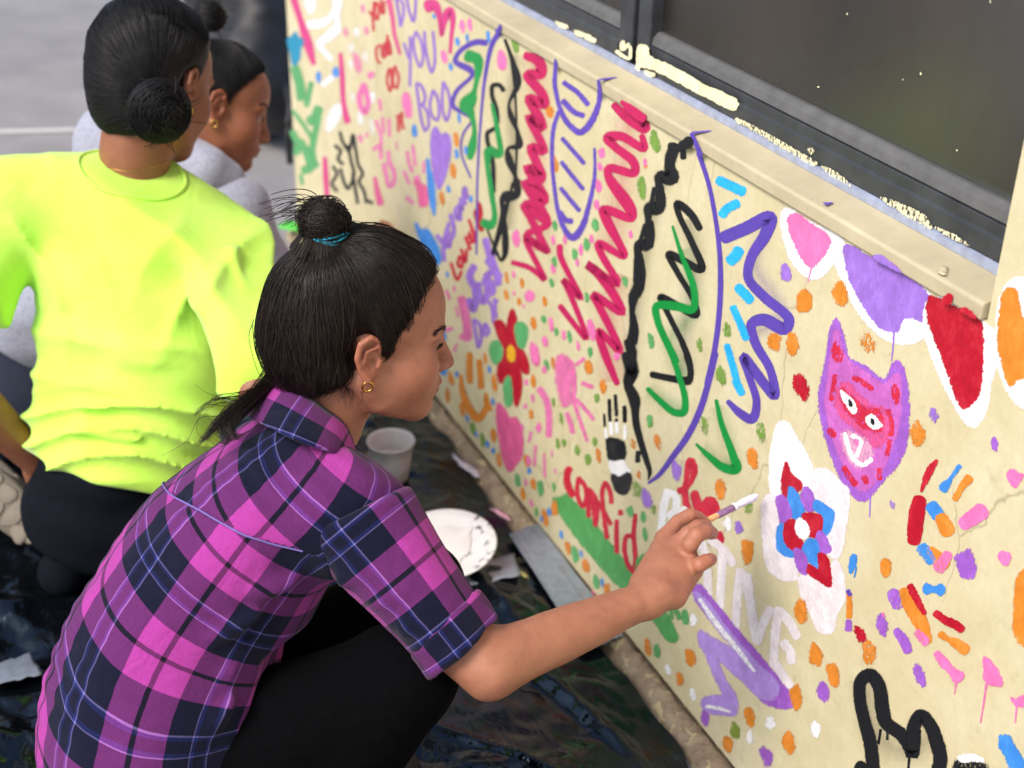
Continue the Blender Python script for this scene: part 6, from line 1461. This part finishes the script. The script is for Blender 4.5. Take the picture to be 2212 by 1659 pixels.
# ---------------------------------------------------------------- kneeling girl in the neon T-shirt, seen from behind
np0 = pt(250, 1150, 2.40)
neon = empty('person', (float(np0[0]), float(np0[1]), 0.0))
tag(neon, 'kneeling person in bright neon yellow-green T-shirt with low black hair bun, seen from behind', 'person')
M_skin_b = skin_material('brown_skin', srgb(146, 94, 70))
n_fwd, n_up = head_axes(R_(67), R_(9), R_(6))
HN = Head(pt(335, 178, 2.25), n_fwd, n_up, pt(285, 400, 2.28), 1.04).build(.0028)
def sleek_hair(H, hl, bun, bun_r, mat, parent, seed, n=2200, cap_r=1.0, tail=None):
    """hair pulled back into a bun: cap surface, strands running to the bun, coiled bun (head space)"""
    rg = np.random.default_rng(seed)
    v = Vol((-.17, -.12, -.12), (.13, .12, .19), .003)
    v.ell((-.016, 0, .040), (.1000 * cap_r, .0805 * cap_r, .0860 * cap_r)); v.ell((.030, 0, .044), (.060, .0645, .0560), k=.02)
    v.ell((-.060, 0, -.006), (.052, .062, .058), k=.03); v.ell((-.052, 0, -.048), (.046, .054, .046), k=.03)
    cutface(v, hl); v.disp(lambda P: .005 * (vnoise(P, 40, seed) - .5) * smoothstep(.04, -.02, P[:, 0]))
    for sd in (-1, 1): v.ell((-.014, sd * .083, -.004), (.022, .015, .034), op='s', k=.006)
    c = Vol(v.lo, v.lo + v.h * (v.n - 1), v.h); c.D = v.D.copy()
    V1, F1 = v.mesh(1)
    ray_ = np.asarray(bun)[None] + (np.array([-.02, 0, .03]) - np.asarray(bun))[None] * np.linspace(0, 1, 120)[:, None]
    base = ray_[np.argmax(c.sample(ray_) < .002)]; base = c.snap(base[None], 0, 4)[0]; g = c.grad(base[None])[0]
    a1 = _n(np.cross(g, [.3, .9, .1])); a2 = np.cross(g, a1); th = rg.random(n) * 2 * np.pi
    d = np.cos(th)[:, None] * a1 + np.sin(th)[:, None] * a2
    HJ = rg.normal(0, .003, n)
    stp = lambda Q: (hl(Q) > .003 + HJ[:len(Q)]) | (Q[:, 2] < -.11) | ((((np.stack([Q[:, 0], np.abs(Q[:, 1]), Q[:, 2]], -1) - np.array([-.014, .082, .0])) / np.array([.021, .022, .032])) ** 2).sum(-1) < 1)
    sp = lift(c, grow(c, base + d * bun_r * .45, d, .012, 24, stp, None, .16, seed), .003, seed)
    bp = []; ctr = np.asarray(bun, float)
    e1 = _n(np.cross(g, [.2, .3, .9])); e2 = np.cross(g, e1)
    for i in range(900):
        th0 = math.acos(1 - 1.75 * rg.random()); ph = rg.random() * 6.28; t = np.linspace(0, .8 + 1.8 * rg.random(), 14); th_ = th0 + .7 * (rg.random() - .5) * t + .10 * np.sin(3 * t + ph)
        r = bun_r * (.80 + .20 * rg.random() ** .6)
        bp.append(ctr + r * (np.cos(th_)[:, None] * g * .9 + np.sin(th_)[:, None] * (np.cos(t + ph)[:, None] * e1 + np.sin(t + ph)[:, None] * e2)))
    for i in range(60):
        d0 = _n(rg.normal(0, 1, 3)); t = np.linspace(0, 1, 8)[:, None]; bp.append(ctr + d0 * bun_r * .95 + (d0 * .5 + rg.normal(0, .6, 3)) * .018 * t + rg.normal(0, .006, 3) * t ** 2)
    bv = Vol(ctr - bun_r * 1.6, ctr + bun_r * 1.6, .004); bv.ell(ctr, (bun_r * .80, bun_r * .86, bun_r * .78)); bv.disp(lambda P: bun_r * .16 * (vnoise(P, .9 / bun_r, seed) - .5)); V2, F2 = bv.mesh(1)
    Vs, Fs = strand_mesh(sp, .0007, .0005, seed=seed); Vb, Fb = strand_mesh(bp, .0008, .0006, seed=seed + 1)
    V, F, _ = merge([(H.w(V1), F1, white(V1)), (H.w(V2), F2, white(V2)), (H.w(Vs), Fs, white(Vs)), (H.w(Vb), Fb, white(Vb))])
    return mesh_np('hair', V, F, mat, parent)
hz2 = np.array([-.2, -.10, -.05, -.03, -.012, .0, .021, .04, .062, .081, .09, .10, .14]); hx2 = np.array([-.16, -.060, -.040, -.012, .008, .016, .022, .030, .042, .055, .068, .085, .13])
hl2 = lambda P: P[..., 0] - np.interp(P[..., 2], hz2, hx2)
_r0, _r1 = HN.loc(pt(344, 240, 1.9)), HN.loc(pt(344, 240, 2.5)); nb_ = _r0 + (_r1 - _r0) * ((_r0[0] + .100) / (_r0[0] - _r1[0]))
sleek_hair(HN, hl2, nb_, .048, M_hairblack, neon, 21, 1700, 1.05)

def neon_material():
    t = NT('neon_jersey'); c = t.coord()
    base = t.ramp(t.noise(6, 4, .55, c), [(.3, (.54, .93, .08, 1)), (.7, (.64, .97, .15, 1))])
    wr = t.math('ABSOLUTE', t.math('SUBTRACT', t.noise(9, 3, .5, c, 1.1), .5))
    nm_ = t.n('ShaderNodeBump', {'Height': t.noise(800, 2, .5, c), 'Strength': .12, 'Distance': .001, 'Normal': t.bump(wr, .16, .03)}).outputs[0]
    return t.done(t.bsdf(base, .85, nm_, Sheen_Weight=.3, Specular_IOR_Level=.25))
M_neon = neon_material()
nc = [(300, 405, 2.30, .095, .075), (293, 455, 2.30, .150, .095), (288, 540, 2.30, .172, .108), (285, 660, 2.31, .170, .112), (285, 790, 2.32, .163, .112), (283, 900, 2.33, .160, .115), (270, 985, 2.34, .152, .120), (262, 1060, 2.35, .150, .125)]
NP_ = np.array([pt(a, b, c) for a, b, c, _, _ in nc]); NA, NB, NS = smooth_chain(NP_, [r[3] for r in nc], [r[4] for r in nc])
b_side = _n(RIGHT * math.cos(R_(-12)) + FWD * math.sin(R_(-12)))
_re = pt(556, 840, 2.06); nlo, nhi = np.minimum(NP_.min(0) - .28, _re - .10), np.maximum(NP_.max(0) + .28, _re + .10); nlo[2] = .15
nv = Vol(nlo, nhi, .0048)
add_torso(nv, NA, NS, NB, b_side, .02)
Rs, Ls = pt(492, 520, 2.20), pt(22, 440, 2.27)
nv.chain([pt(330, 440, 2.27), Rs], [.075, .066], k=.05); nv.chain([pt(240, 425, 2.29), Ls], [.07, .066], k=.05)
Re, Le = pt(556, 840, 2.06), pt(-120, 800, 2.22)
nv.chain([Rs, Rs * .12 + Re * .88], [.066, .054], k=.03); nv.chain([Ls, Ls * .5 + Le * .5], [.068, .068], k=.03)
nv.cut(Ls * .52 + Le * .48, Le - Ls, .006, lo=nlo, hi=np.array([min(Ls[0], Le[0]) + .06, nhi[1], nhi[2]]))
# neck opening and hem
nk = pt(286, 372, 2.24); ndir = _n(pt(300, 300, 2.24) - pt(286, 372, 2.28)); nv.cut(nk, ndir, .006)
h1, h2 = pt(85, 984, 2.30), pt(272, 1054, 2.24); hn = _n(np.cross(h2 - h1, FWD)); hn = hn if hn @ DOWN > 0 else -hn; nv.cut(h1, hn, .006)
def nfold(P):
    c = (P - CAMP) @ RW; px = c[:, 0] / c[:, 2] * FPX + 1106; py = c[:, 1] / c[:, 2] * FPX + 829.5   # how far round and down the shirt
    d = .010 * (vnoise(P, 6, 71) - .5) + .004 * (vnoise(P, 17, 72) - .5)
    wv = vnoise(P, 5, 73); tri = lambda x: 1 - np.abs(2 * (x - np.floor(x)) - 1)
    sh = lambda x: tri(x) ** 2.6
    wa = smoothstep(810, 900, py) * (1 - smoothstep(1020, 1060, py)) * (.5 + vnoise(P, 6, 74))   # bunching round the waist
    d += -.011 * wa * sh(py / 62 + 1.4 * wv + px / 900)
    di = smoothstep(430, 520, py) * (1 - smoothstep(640, 820, py)) * (.3 + 1.2 * vnoise(P, 7, 75))
    d += -.014 * di * sh((px * .9 + py * .55) / 150 + .8 * wv) * smoothstep(240, 420, px)
    d += -.014 * di * sh((px * .95 - py * .32) / 130 + .8 * wv) * (1 - smoothstep(140, 330, px))
    lo_ = smoothstep(620, 760, py) * (1 - smoothstep(840, 930, py)); d += -.010 * lo_ * sh((py - px * .35) / 130 + .9 * wv)
    return d
nv.disp(nfold)
for a, b, wd, h in (((470, 440, 2.2), (540, 640, 2.1), .010, .010), ((440, 640, 2.15), (500, 800, 2.12), .014, .014), ((100, 880, 2.2), (330, 900, 2.18), .010, .012), ((90, 930, 2.2), (380, 960, 2.2), .009, .011), ((200, 770, 2.2), (420, 800, 2.18), .016, .008)):
    nv.disp(lambda P: dirfold(P, pt(*a), pt(*b), wd, h))
Vn, Fn = nv.mesh(3)
tee = mesh_np('t_shirt', Vn, Fn, M_neon, neon)
# neckband
ang = np.linspace(0, 2 * np.pi, 60); nax = _n(np.cross(ndir, RIGHT)); nbx = np.cross(nax, ndir)
rim = np.array([nk + (nbx * math.cos(t) * .085 + nax * math.sin(t) * .075) for t in ang]); rim = nv.snap(rim, .001, 8)
for _ in range(3): rim = (np.roll(rim, 1, 0) + 2 * rim + np.roll(rim, -1, 0)) / 4
rim = np.vstack([rim, rim[:1]])
Vq, Fq = tubes([rim], [.0032], 8); mesh_np('neckband', Vq, Fq, M_neon, tee)
# black trousers, body, arms
qv = Vol(np.array([np0[0] - .45, np0[1] - .45, 0]), np.array([np0[0] + .75, np0[1] + .55, .55]), .0075)
hipc = pt(238, 1075, 2.38)
add_torso(qv, np.array([pt(255, 1000, 2.36), pt(240, 1075, 2.38), pt(228, 1130, 2.40)]), np.array([.148, .155, .14]), np.array([.12, .13, .13]), b_side, .03)
bf = _n(np.array([RIGHT[0] * .45 + FWD[0] * .9, RIGHT[1] * .45 + FWD[1] * .9, 0]))
bs_ = np.array([bf[1], -bf[0], 0])
for sd in (-1, 1):
    hp = hipc + bs_ * .08 * sd; hp[2] = max(hp[2] - .03, .17); kn = hp + bf * .36; kn[2] = .09; ak = hp - bf * .04 + bs_ * .02 * sd; ak[2] = .085
    qv.chain([hp, hp * .5 + kn * .5 + [0, 0, .02], kn], [.095, .085, .062], k=.03); qv.chain([kn, kn * .5 + ak * .5, ak], [.058, .056, .042], k=.02)
qv.disp(lambda P: .010 * (vnoise(P, 11, 81) - .5)); qv.cut((0, 0, .016), (0, 0, -1))
Vq, Fq = qv.mesh(1); mesh_np('trousers', Vq, Fq, simple('navy_black_cotton', srgb(15, 18, 26), .9, 90, .2, .3, 500, Specular_IOR_Level=.1), neon)
aw = pt(72, 990, 2.36); aV = Vol(np.minimum(np.minimum(Ls, Le), aw) - .1, np.maximum(np.maximum(Ls, Le), aw) + .14, .004)
aV.chain([Ls * .7 + Le * .3, Le, aw * .45 + Le * .55, aw], [.044, .040, .037, .026], k=.01)
hd = _n(aw - Le); hr = _n(np.cross(hd, FWD))
aV.ell(aw + hd * .035, (.032, .020, .036), k=.015)
for q in (-1.5, -.5, .5, 1.5): aV.chain([aw + hd * .055 + hr * .012 * q, aw + hd * .09 + hr * .014 * q + FWD * .006, aw + hd * .115 + hr * .013 * q + FWD * .02], [.0095, .0085, .0075], k=.005)
aV.chain([aw + hd * .02 - hr * .022, aw + hd * .055 - hr * .038], [.012, .009], k=.006)
Va2, Fa2 = aV.mesh(1)
a2w = pt(700, 830, 2.35); a2 = Vol(np.minimum(Rs, np.minimum(Re, a2w)) - .1, np.maximum(Rs, np.maximum(Re, a2w)) + .13, .005); a2.chain([Rs * .4 + Re * .6, Re, a2w], [.036, .036, .027], k=.01); d2 = _n(a2w - Re); r2 = _n(np.cross(d2, FWD)); a2.ell(a2w + d2 * .04, (.03, .022, .036), k=.015)
for q in (-1.5, -.5, .5, 1.5): a2.chain([a2w + d2 * .06 + r2 * .012 * q, a2w + d2 * .11 + r2 * .013 * q], [.009, .0075], k=.005)
Va3, Fa3 = a2.mesh(1)
tv = Vol(nlo, nhi, .014); add_torso(tv, NA[1:-1], NS[1:-1] - .07, NB[1:-1] - .06, b_side, .03); tv.cone(NA[2], hipc, .07, .08, k=.03); Vt2, Ft2 = tv.mesh(1)
Vg, Fg, Tg = merge([(HN.V, HN.F, HN.tint), (Va2, Fa2, white(Va2)), (Va3, Fa3, white(Va3)), (Vt2, Ft2, white(Vt2))])
bodyN = mesh_np('body', Vg, Fg, M_skin_b, neon, True, None, None, Tg)
face_details(HN, bodyN, M_hairblack)
# thin chain round the neck
cp = np.array([pt(x, y, z) for x, y, z in ((190, 330, 2.28), (225, 352, 2.24), (280, 368, 2.215), (335, 366, 2.215), (372, 352, 2.24))]); cp = HN.w(HN.v.snap(HN.loc(catmull(cp, 8)), .0012, 6))
Vq, Fq = tubes([cp], [.0005], 5); mesh_np('necklace', Vq, Fq, M_gold, bodyN)

# trainers with the tread turned to the viewer
M_sole = simple('beige_rubber', srgb(104, 96, 84), .75, 60, .2, .3, 120); M_sole2 = simple('sand_rubber_pad', srgb(116, 107, 94), .7, 60, .15, .3, 120)
def shoe(px, py, Z, n_out, up, sc=1.0):
    o = pt(px, py, Z); n_ = _n(n_out); u = _n(np.asarray(up) - n_ * (np.asarray(up) @ n_)); r = np.cross(u, n_)
    sh = empty('trainer_tmp', (0, 0, 0)); bpy.data.objects.remove(sh)
    def ring(f, off, m=36):
        return np.array([o + n_ * off + r * math.cos(t) * f * .047 * sc * (1.0 + .10 * math.sin(t)) + u * math.sin(t) * f * .115 * sc for t in np.linspace(0, 2 * np.pi, m, endpoint=False)])
    L = [ring(.8, -.085), ring(.9, -.05), ring(.97, -.02), ring(1.0, -.006), ring(1.0, .004), ring(.93, .010), ring(.0, .010)]
    V = np.vstack(L); m = 36; F = np.array([(a * m + i, a * m + (i + 1) % m, (a + 1) * m + (i + 1) % m, (a + 1) * m + i) for a in range(len(L) - 1) for i in range(m)])
    b = mesh_np('trainer', V, F, M_sole, neon)
    pads = [(0, .80, .36, .14), (-.42, .55, .34, .17), (.42, .52, .36, .18), (-.40, .12, .38, .20), (.42, .10, .36, .2), (0, -.28, .62, .16), (-.4, -.62, .36, .18), (.4, -.62, .36, .18), (0, -.88, .4, .1)]
    for x, y, w_, h_ in pads:
        c = o + r * x * .047 * sc + u * y * .115 * sc; V = []
        for off, f in ((.009, 1.0), (.0125, .97), (.0140, .85)):
            for t in np.linspace(0, 2 * np.pi, 14, endpoint=False):
                q = 1 + .12 * math.sin(3 * t + x * 9)
                V.append(c + n_ * off + r * math.cos(t) * w_ * f * q * .047 * sc * 1.15 + u * math.sin(t) * h_ * f * q * .115 * sc * 1.1)
        F = [(a * 14 + i, a * 14 + (i + 1) % 14, (a + 1) * 14 + (i + 1) % 14, (a + 1) * 14 + i) for a in range(2) for i in range(14)] + [tuple(range(28, 42))]
        mesh_np('tread_pad', V, F, M_sole2, b)
shoe(18, 1092, 2.50, -FWD + .25 * UP - .25 * RIGHT, RIGHT * -.75 + UP * .65, .86)
shoe(-30, 1030, 2.62, -FWD + .5 * UP - .3 * RIGHT, RIGHT * -.8 + UP * .5, .86)

# ---------------------------------------------------------------- third painter, grey hoodie, farther along the wall
hp0 = pt(150, 900, 2.95)
hood = empty('person', (float(hp0[0]), float(hp0[1]), 0.0))
tag(hood, 'crouching person in pale grey hoodie with high black hair bun, partly hidden', 'person')
M_skin_c = skin_material('deep_brown_skin', srgb(146, 92, 66))
h_fwd, h_up = head_axes(R_(18), R_(17), R_(6)); _Mh = frame_of(h_fwd, h_up)
H_O = pt(470, 228, 2.64) - _Mh @ np.array([-.012, -.078, -.003]) * .98
HH = Head(H_O, h_fwd, h_up, pt(425, 385, 2.76), .98).build(.003)
_r0, _r1 = HH.loc(pt(452, 36, 2.3)), HH.loc(pt(452, 36, 3.1)); bn = _r0 + (_r1 - _r0) * (_r0[1] / (_r0[1] - _r1[1]))
sleek_hair(HH, hl2, bn, .034, M_hairblack, hood, 31, 900, 1.0)
t_grey = NT('grey_marl'); _c = t_grey.coord()
_b = t_grey.ramp(t_grey.noise(150, 4, .7, _c), [(.3, srgb(140, 142, 160)), (.7, srgb(172, 174, 190))])
M_grey = t_grey.done(t_grey.bsdf(_b, .9, t_grey.bump(t_grey.noise(500, 3, .6, _c), .2, .001), Sheen_Weight=.3, Specular_IOR_Level=.2))
hc = [(440, 410, 2.77, .090, .12), (390, 450, 2.78, .115, .155), (300, 520, 2.80, .130, .165), (190, 610, 2.84, .132, .162), (90, 690, 2.88, .130, .160), (20, 750, 2.90, .128, .16)]
HP_ = np.array([pt(a, b, c) for a, b, c, _, _ in hc]); HA, HS, HB = smooth_chain(HP_, [r[3] for r in hc], [r[4] for r in hc])
hlo, hhi = HP_.min(0) - .28, HP_.max(0) + .34; hlo[2] = .05
gv = Vol(hlo, hhi, .0075); add_torso(gv, HA, HS, HB, FWD, .02)
hS, hE, hW = pt(500, 465, 2.70), pt(600, 610, 2.78), pt(745, 560, 3.08)
gv.chain([HP_[1], hS], [.09, .075], k=.05); gv.chain([hS, hE], [.072, .058], k=.03); gv.chain([hE, hW], [.056, .042], k=.02)
gv.ell(pt(255, 318, 2.72), (.075, .075, .085), k=.06); gv.chain([pt(255, 330, 2.74), pt(380, 400, 2.72)], [.07, .05], k=.05)
hm = pt(45, 772, 2.85); gv.cut(hm, _n(pt(-40, 860, 2.85) - pt(60, 740, 2.85)), .01, hi=np.array([hhi[0], hhi[1], hhi[2]]))
gv.disp(lambda P: .016 * (vnoise(P, 8, 91) - .5) + .007 * (vnoise(P, 21, 92) - .5))
Vq, Fq = gv.mesh(2); hdy = mesh_np('hoodie', Vq, Fq, M_grey, hood)
# the hood, lying round the neck
kv = Vol(pt(420, 380, 2.72) - .25, pt(420, 380, 2.72) + .25, .005)
kv.chain([pt(372, 285, 2.76), pt(400, 330, 2.69), pt(450, 368, 2.655), pt(492, 388, 2.68), pt(508, 400, 2.74)], [.030, .040, .042, .034, .026], k=.02)
kv.chain([pt(395, 290, 2.74), pt(430, 325, 2.70), pt(478, 366, 2.70)], [.020, .022, .018], k=.012)
kv.disp(lambda P: .010 * (vnoise(P, 18, 95) - .5)); Vq, Fq = kv.mesh(1); mesh_np('hood', Vq, Fq, M_grey, hdy)
# navy leggings
lv = Vol(hp0 * [1, 1, 0] - [.55, .5, 0], hp0 * [1, 1, 0] + [.65, .5, .6], .009)
hpx = pt(10, 838, 2.92)
lv.ell(hpx, (.13, .15, .13)); lv.ell(pt(30, 800, 2.90), (.125, .145, .12), k=.05)
for sd in (-.09, .09):
    q = hpx + np.array([0, sd, -.02]); q[2] = max(q[2], .13); k1 = q + np.array([.38, .05, .12]); a1 = k1 + np.array([-.22, 0, 0]); a1[2] = .07
    lv.chain([q, k1], [.09, .06], k=.04); lv.chain([k1, a1], [.056, .042], k=.02)
lv.cut((0, 0, .014), (0, 0, -1)); lv.disp(lambda P: .008 * (vnoise(P, 12, 97) - .5))
Vq, Fq = lv.mesh(1); mesh_np('leggings', Vq, Fq, simple('navy_jersey', srgb(26, 34, 54), .85, 80, .2, .2, 400), hood)
for sd in (-.09, .09):
    q = hpx + np.array([.16, sd + .05, 0]); fv = Vol(np.array([q[0] - .15, q[1] - .1, 0]), np.array([q[0] + .3, q[1] + .1, .14]), .006); fv.chain([(q[0], q[1], .055), (q[0] + .17, q[1], .04)], [.042, .034]); fv.cut((0, 0, .013), (0, 0, -1)); Vf, Ff = fv.mesh(1); mesh_np('shoe', Vf, Ff, simple('white_canvas', srgb(200, 198, 194), .7), hood)
# hand on the wall
hhv = Vol(np.minimum(hW, pt(850, 490, 3.35)) - .08, np.maximum(hW, pt(850, 490, 3.35)) + .08, .0035)
pk = pt(812, 512, 3.24); hhv.chain([hW, hW * .4 + pk * .6, pk], [.026, .028, .026], k=.01)
for q, (x, y, Z) in enumerate(((838, 486, 3.29), (852, 490, 3.28), (866, 496, 3.27), (876, 506, 3.26))):
    hhv.chain([pk + (pt(x, y, Z) - pk) * .2, pt(x - 12, y - 3, Z), pt(x, y + 4, Z + .02)], [.011, .0095, .008], k=.004)
hhv.chain([pk + DOWN * .01, pt(840, 530, 3.24)], [.012, .009], k=.005)
Vq, Fq = hhv.mesh(1)
Vg, Fg, Tg = merge([(HH.V, HH.F, HH.tint), (Vq, Fq, white(Vq))])
tv = Vol(hlo, hhi, .016); add_torso(tv, HA[1:-1], HS[1:-1] - .05, HB[1:-1] - .06, FWD, .03); tv.chain([HP_[1], hS, hE, hW, pk], [.05, .045, .036, .03, .024], k=.02); Vt2, Ft2 = tv.mesh(1)
Vg, Fg, Tg = merge([(Vg, Fg, Tg), (Vt2, Ft2, white(Vt2))])
bodyH = mesh_np('body', Vg, Fg, M_skin_c, hood, True, None, None, Tg)
face_details(HH, bodyH, M_hairblack)

# ================================================================ THINGS ON THE GROUND
def lathe(prof, c, n=40, tiltv=None):
    M = np.eye(3) if tiltv is None else np.array(Vector((0, 0, 1)).rotation_difference(Vector(tiltv)).to_matrix())
    V = []; m = len(prof)
    for r, z in prof:
        for j in range(n):
            t = 2 * math.pi * j / n; V.append(np.asarray(c) + M @ np.array([r * math.cos(t), r * math.sin(t), z]))
    F = np.array([(i * n + j, i * n + (j + 1) % n, (i + 1) * n + (j + 1) % n, (i + 1) * n + j) for i in range(m - 1) for j in range(n)])
    return np.array(V), F
# clear plastic cup of cloudy water
cb = sheet_at(846, 1035); cup = empty('plastic_cup', tuple(cb))
tag(cup, 'clear plastic cup of cloudy rinse water standing on the black sheet', 'cup')
t = NT('clear_plastic'); fr = t.n('ShaderNodeFresnel', {'IOR': 1.45}).outputs[0]
a = t.n('ShaderNodeMixShader', {0: t.math('ADD', t.math('MULTIPLY', fr, .9), .02), 1: t.n('ShaderNodeBsdfTransparent', {'Color': (.93, .94, .95, 1)}).outputs[0], 2: t.n('ShaderNodeBsdfGlossy', {'Roughness': .12}).outputs[0]}).outputs[0]
b = t.n('ShaderNodeMixShader', {0: .62, 1: a, 2: t.n('ShaderNodeBsdfDiffuse', {'Color': srgb(236, 232, 232)}).outputs[0]}).outputs[0]; M_clear = t.done(b)
cz = cb + np.array([0, 0, .004]); k = 1.0
pr = [(.0, .002), (.0270, .0), (.0285, .002), (.0345, .045), (.0392, .082), (.0410, .083), (.0418, .0855), (.0410, .088), (.0388, .0865), (.0378, .082), (.0330, .045), (.0272, .004), (0, .0045)]
sc_ = 1.0
Vq, Fq = lathe([(r * 1.18, z * 1.02) for r, z in pr], cz); mesh_np('cup_shell', Vq, Fq, M_clear, cup)
Vq, Fq = lathe([(.0, .006), (.0312, .006), (.0370, .048), (.0370, .0485), (0, .0485)], cz); mesh_np('water', Vq, Fq, simple('cloudy_rinse_water', srgb(232, 218, 212), .25, 30, .06), cup)
# wooden brush handle leaning out behind the cup
q0, q1 = pt(838, 1040, 2.42), pt(806, 1010, 2.30); Vq, Fq = tubes([np.array([q0, q0 * .5 + q1 * .5, q1])], [np.array([.007, .009, .006])], 10)
q_ = mesh_np('brush_handle', Vq, Fq, simple('worn_wood', srgb(206, 172, 128), .6, 80, .25)); tag(q_, 'stubby pale wooden brush handle lying beside the plastic cup', 'paint brush')
# white plate with paint in it
pb = sheet_at(962, 1222); plate = empty('paint_plate', tuple(pb)); tag(plate, 'white plate of white paint with black smears at its rim', 'plate')
tl_ = _n(np.array([-.10, -.10, 1.0])); pc = pb + np.array([0, 0, .034])
Vq, Fq = lathe([(0, .0), (.062, .0), (.082, .011), (.095, .017), (.0965, .0185), (.094, .0195), (.080, .0135), (.061, .003), (0, .003)], pc, 56, tl_)
t = NT('smeared_plate'); c = t.coord(); at_ = t.n('ShaderNodeAttribute', attribute_name='cover').outputs['Fac']
sm = t.math('MULTIPLY', at_, t.ramp(t.noise(48, 5, .6, c, .8), [(.58, 0.0), (.62, 1.0)]))
M_plate = t.done(t.bsdf(t.mix(sm, srgb(236, 234, 232), srgb(26, 26, 28)), .35))
rel = (Vq - pc); rr = np.linalg.norm(rel, axis=1); cov = smoothstep(.045, .06, rel @ RIGHT) * smoothstep(.05, .07, rr)
pl_ = mesh_np('plate_dish', Vq, Fq, M_plate, plate, True, {'cover': cov})
ang = np.linspace(0, 2 * np.pi, 48, endpoint=False); rad = .066 + .008 * np.sin(ang * 3 + 1) + .004 * np.sin(ang * 7); rad = np.where(np.cos(ang - 5.6) > .55, rad * .72, rad)
Mx = np.array(Vector((0, 0, 1)).rotation_difference(Vector(tl_)).to_matrix()); V = [pc + Mx @ np.array([0, 0, .0072])]
for f, z in ((.5, .0072), (.92, .0068), (1.0, .0050)): V += [pc + Mx @ np.array([r * f * math.cos(a_), r * f * math.sin(a_), z + max(0, r * f - .061) * .55]) for a_, r in zip(ang, rad)]
F = [(0, 1 + i, 1 + (i + 1) % 48) for i in range(48)] + [(1 + a_ * 48 + i, 1 + (a_ + 1) * 48 + i, 1 + (a_ + 1) * 48 + (i + 1) % 48, 1 + a_ * 48 + (i + 1) % 48) for a_ in range(2) for i in range(48)]
mesh_np('paint_pool', V, F, simple('wet_white_paint', srgb(240, 238, 236), .22, 40, .03), plate)
# paint splashes and scraps on the sheet
def splash(name, px, py, w_, h_, ang, col, label, lift_=.004, seed=1):
    c = sheet_at(px, py); rg = np.random.default_rng(seed); n = 22; V = [c]; a = R_(ang)
    for i in range(n):
        t = 2 * math.pi * i / n; r = 1 + .25 * rg.normal(); x, y = math.cos(t) * w_ * r, math.sin(t) * h_ * r
        V.append(c + np.array([x * math.cos(a) - y * math.sin(a), x * math.sin(a) + y * math.cos(a), 0]))
    V = np.array(V); V[:, 2] = sheet_z(V[:, :2]) + lift_
    o = mesh_np(name, V, [(0, 1 + i, 1 + (i + 1) % n) for i in range(n)], simple(name + '_paint', srgb(*col), .5, 120, .2)); tag(o, label, 'paint')
    o.modifiers.new('thickness', 'SOLIDIFY').thickness = .0015
splash('paint_smear', 1010, 1012, .010, .045, 14, (206, 198, 206), 'long pale lilac paint smear on the plastic between cup and wall', seed=2)
splash('paint_smear', 1082, 1112, .007, .030, 10, (224, 170, 186), 'pink and white paint smear beside the top of the long tape strip', seed=3)
splash('paint_splat', 1272, 1296, .014, .010, 0, (240, 120, 160), 'small pink paint blot on the footing beside the tape', .012, seed=4)
splash('paint_splat', 1125, 1240, .006, .022, 20, (200, 190, 120), 'thin yellowish paint streak at the end of the short tape strip', seed=5)
splash('paper_leaf', 636, 508, .045, .030, 30, (84, 190, 70), 'bright green paper scrap on the dark sheet behind the top bun', .03, seed=6)

# ---- black bags heaped beyond the end of the wall
M_bag = simple('matte_black_bag', srgb(26, 26, 30), .55, 20, .3, .5, 30)
bgp = pt(575, 150, 4.75)
bag = empty('black_bag', (float(bgp[0]), float(bgp[1]), 0)); tag(bag, 'large black cloth bag standing at the far end of the painted wall', 'bag')
bv2 = Vol(bgp * [1, 1, 0] - [.6, .5, 0], bgp * [1, 1, 0] + [.6, .6, 1.5], .02)
for x, y, Z, r in ((560, 130, 4.75, (.22, .24, .30)), (600, 60, 4.85, (.24, .26, .30)), (520, 60, 4.9, (.25, .25, .28)), (590, 200, 4.65, (.15, .18, .17)), (560, -60, 4.95, (.26, .28, .3))): bv2.ell(pt(x, y, Z), r, k=.12)
bv2.disp(lambda P: .09 * (ridge(P, 3.2, 101) - .5) + .04 * (ridge(P, 8, 102) - .5), .15)
Vq, Fq = bv2.mesh(1); mesh_np('bag_body', Vq, Fq, M_bag, bag)
sp_ = [pt(620, 190, 4.5), pt(626, 240, 4.45), pt(622, 300, 4.45), pt(627, 352, 4.5)]; Vq, Fq = tubes([catmull(np.array(sp_), 6)], [.011], 8); mesh_np('strap', Vq, Fq, M_bag, bag)
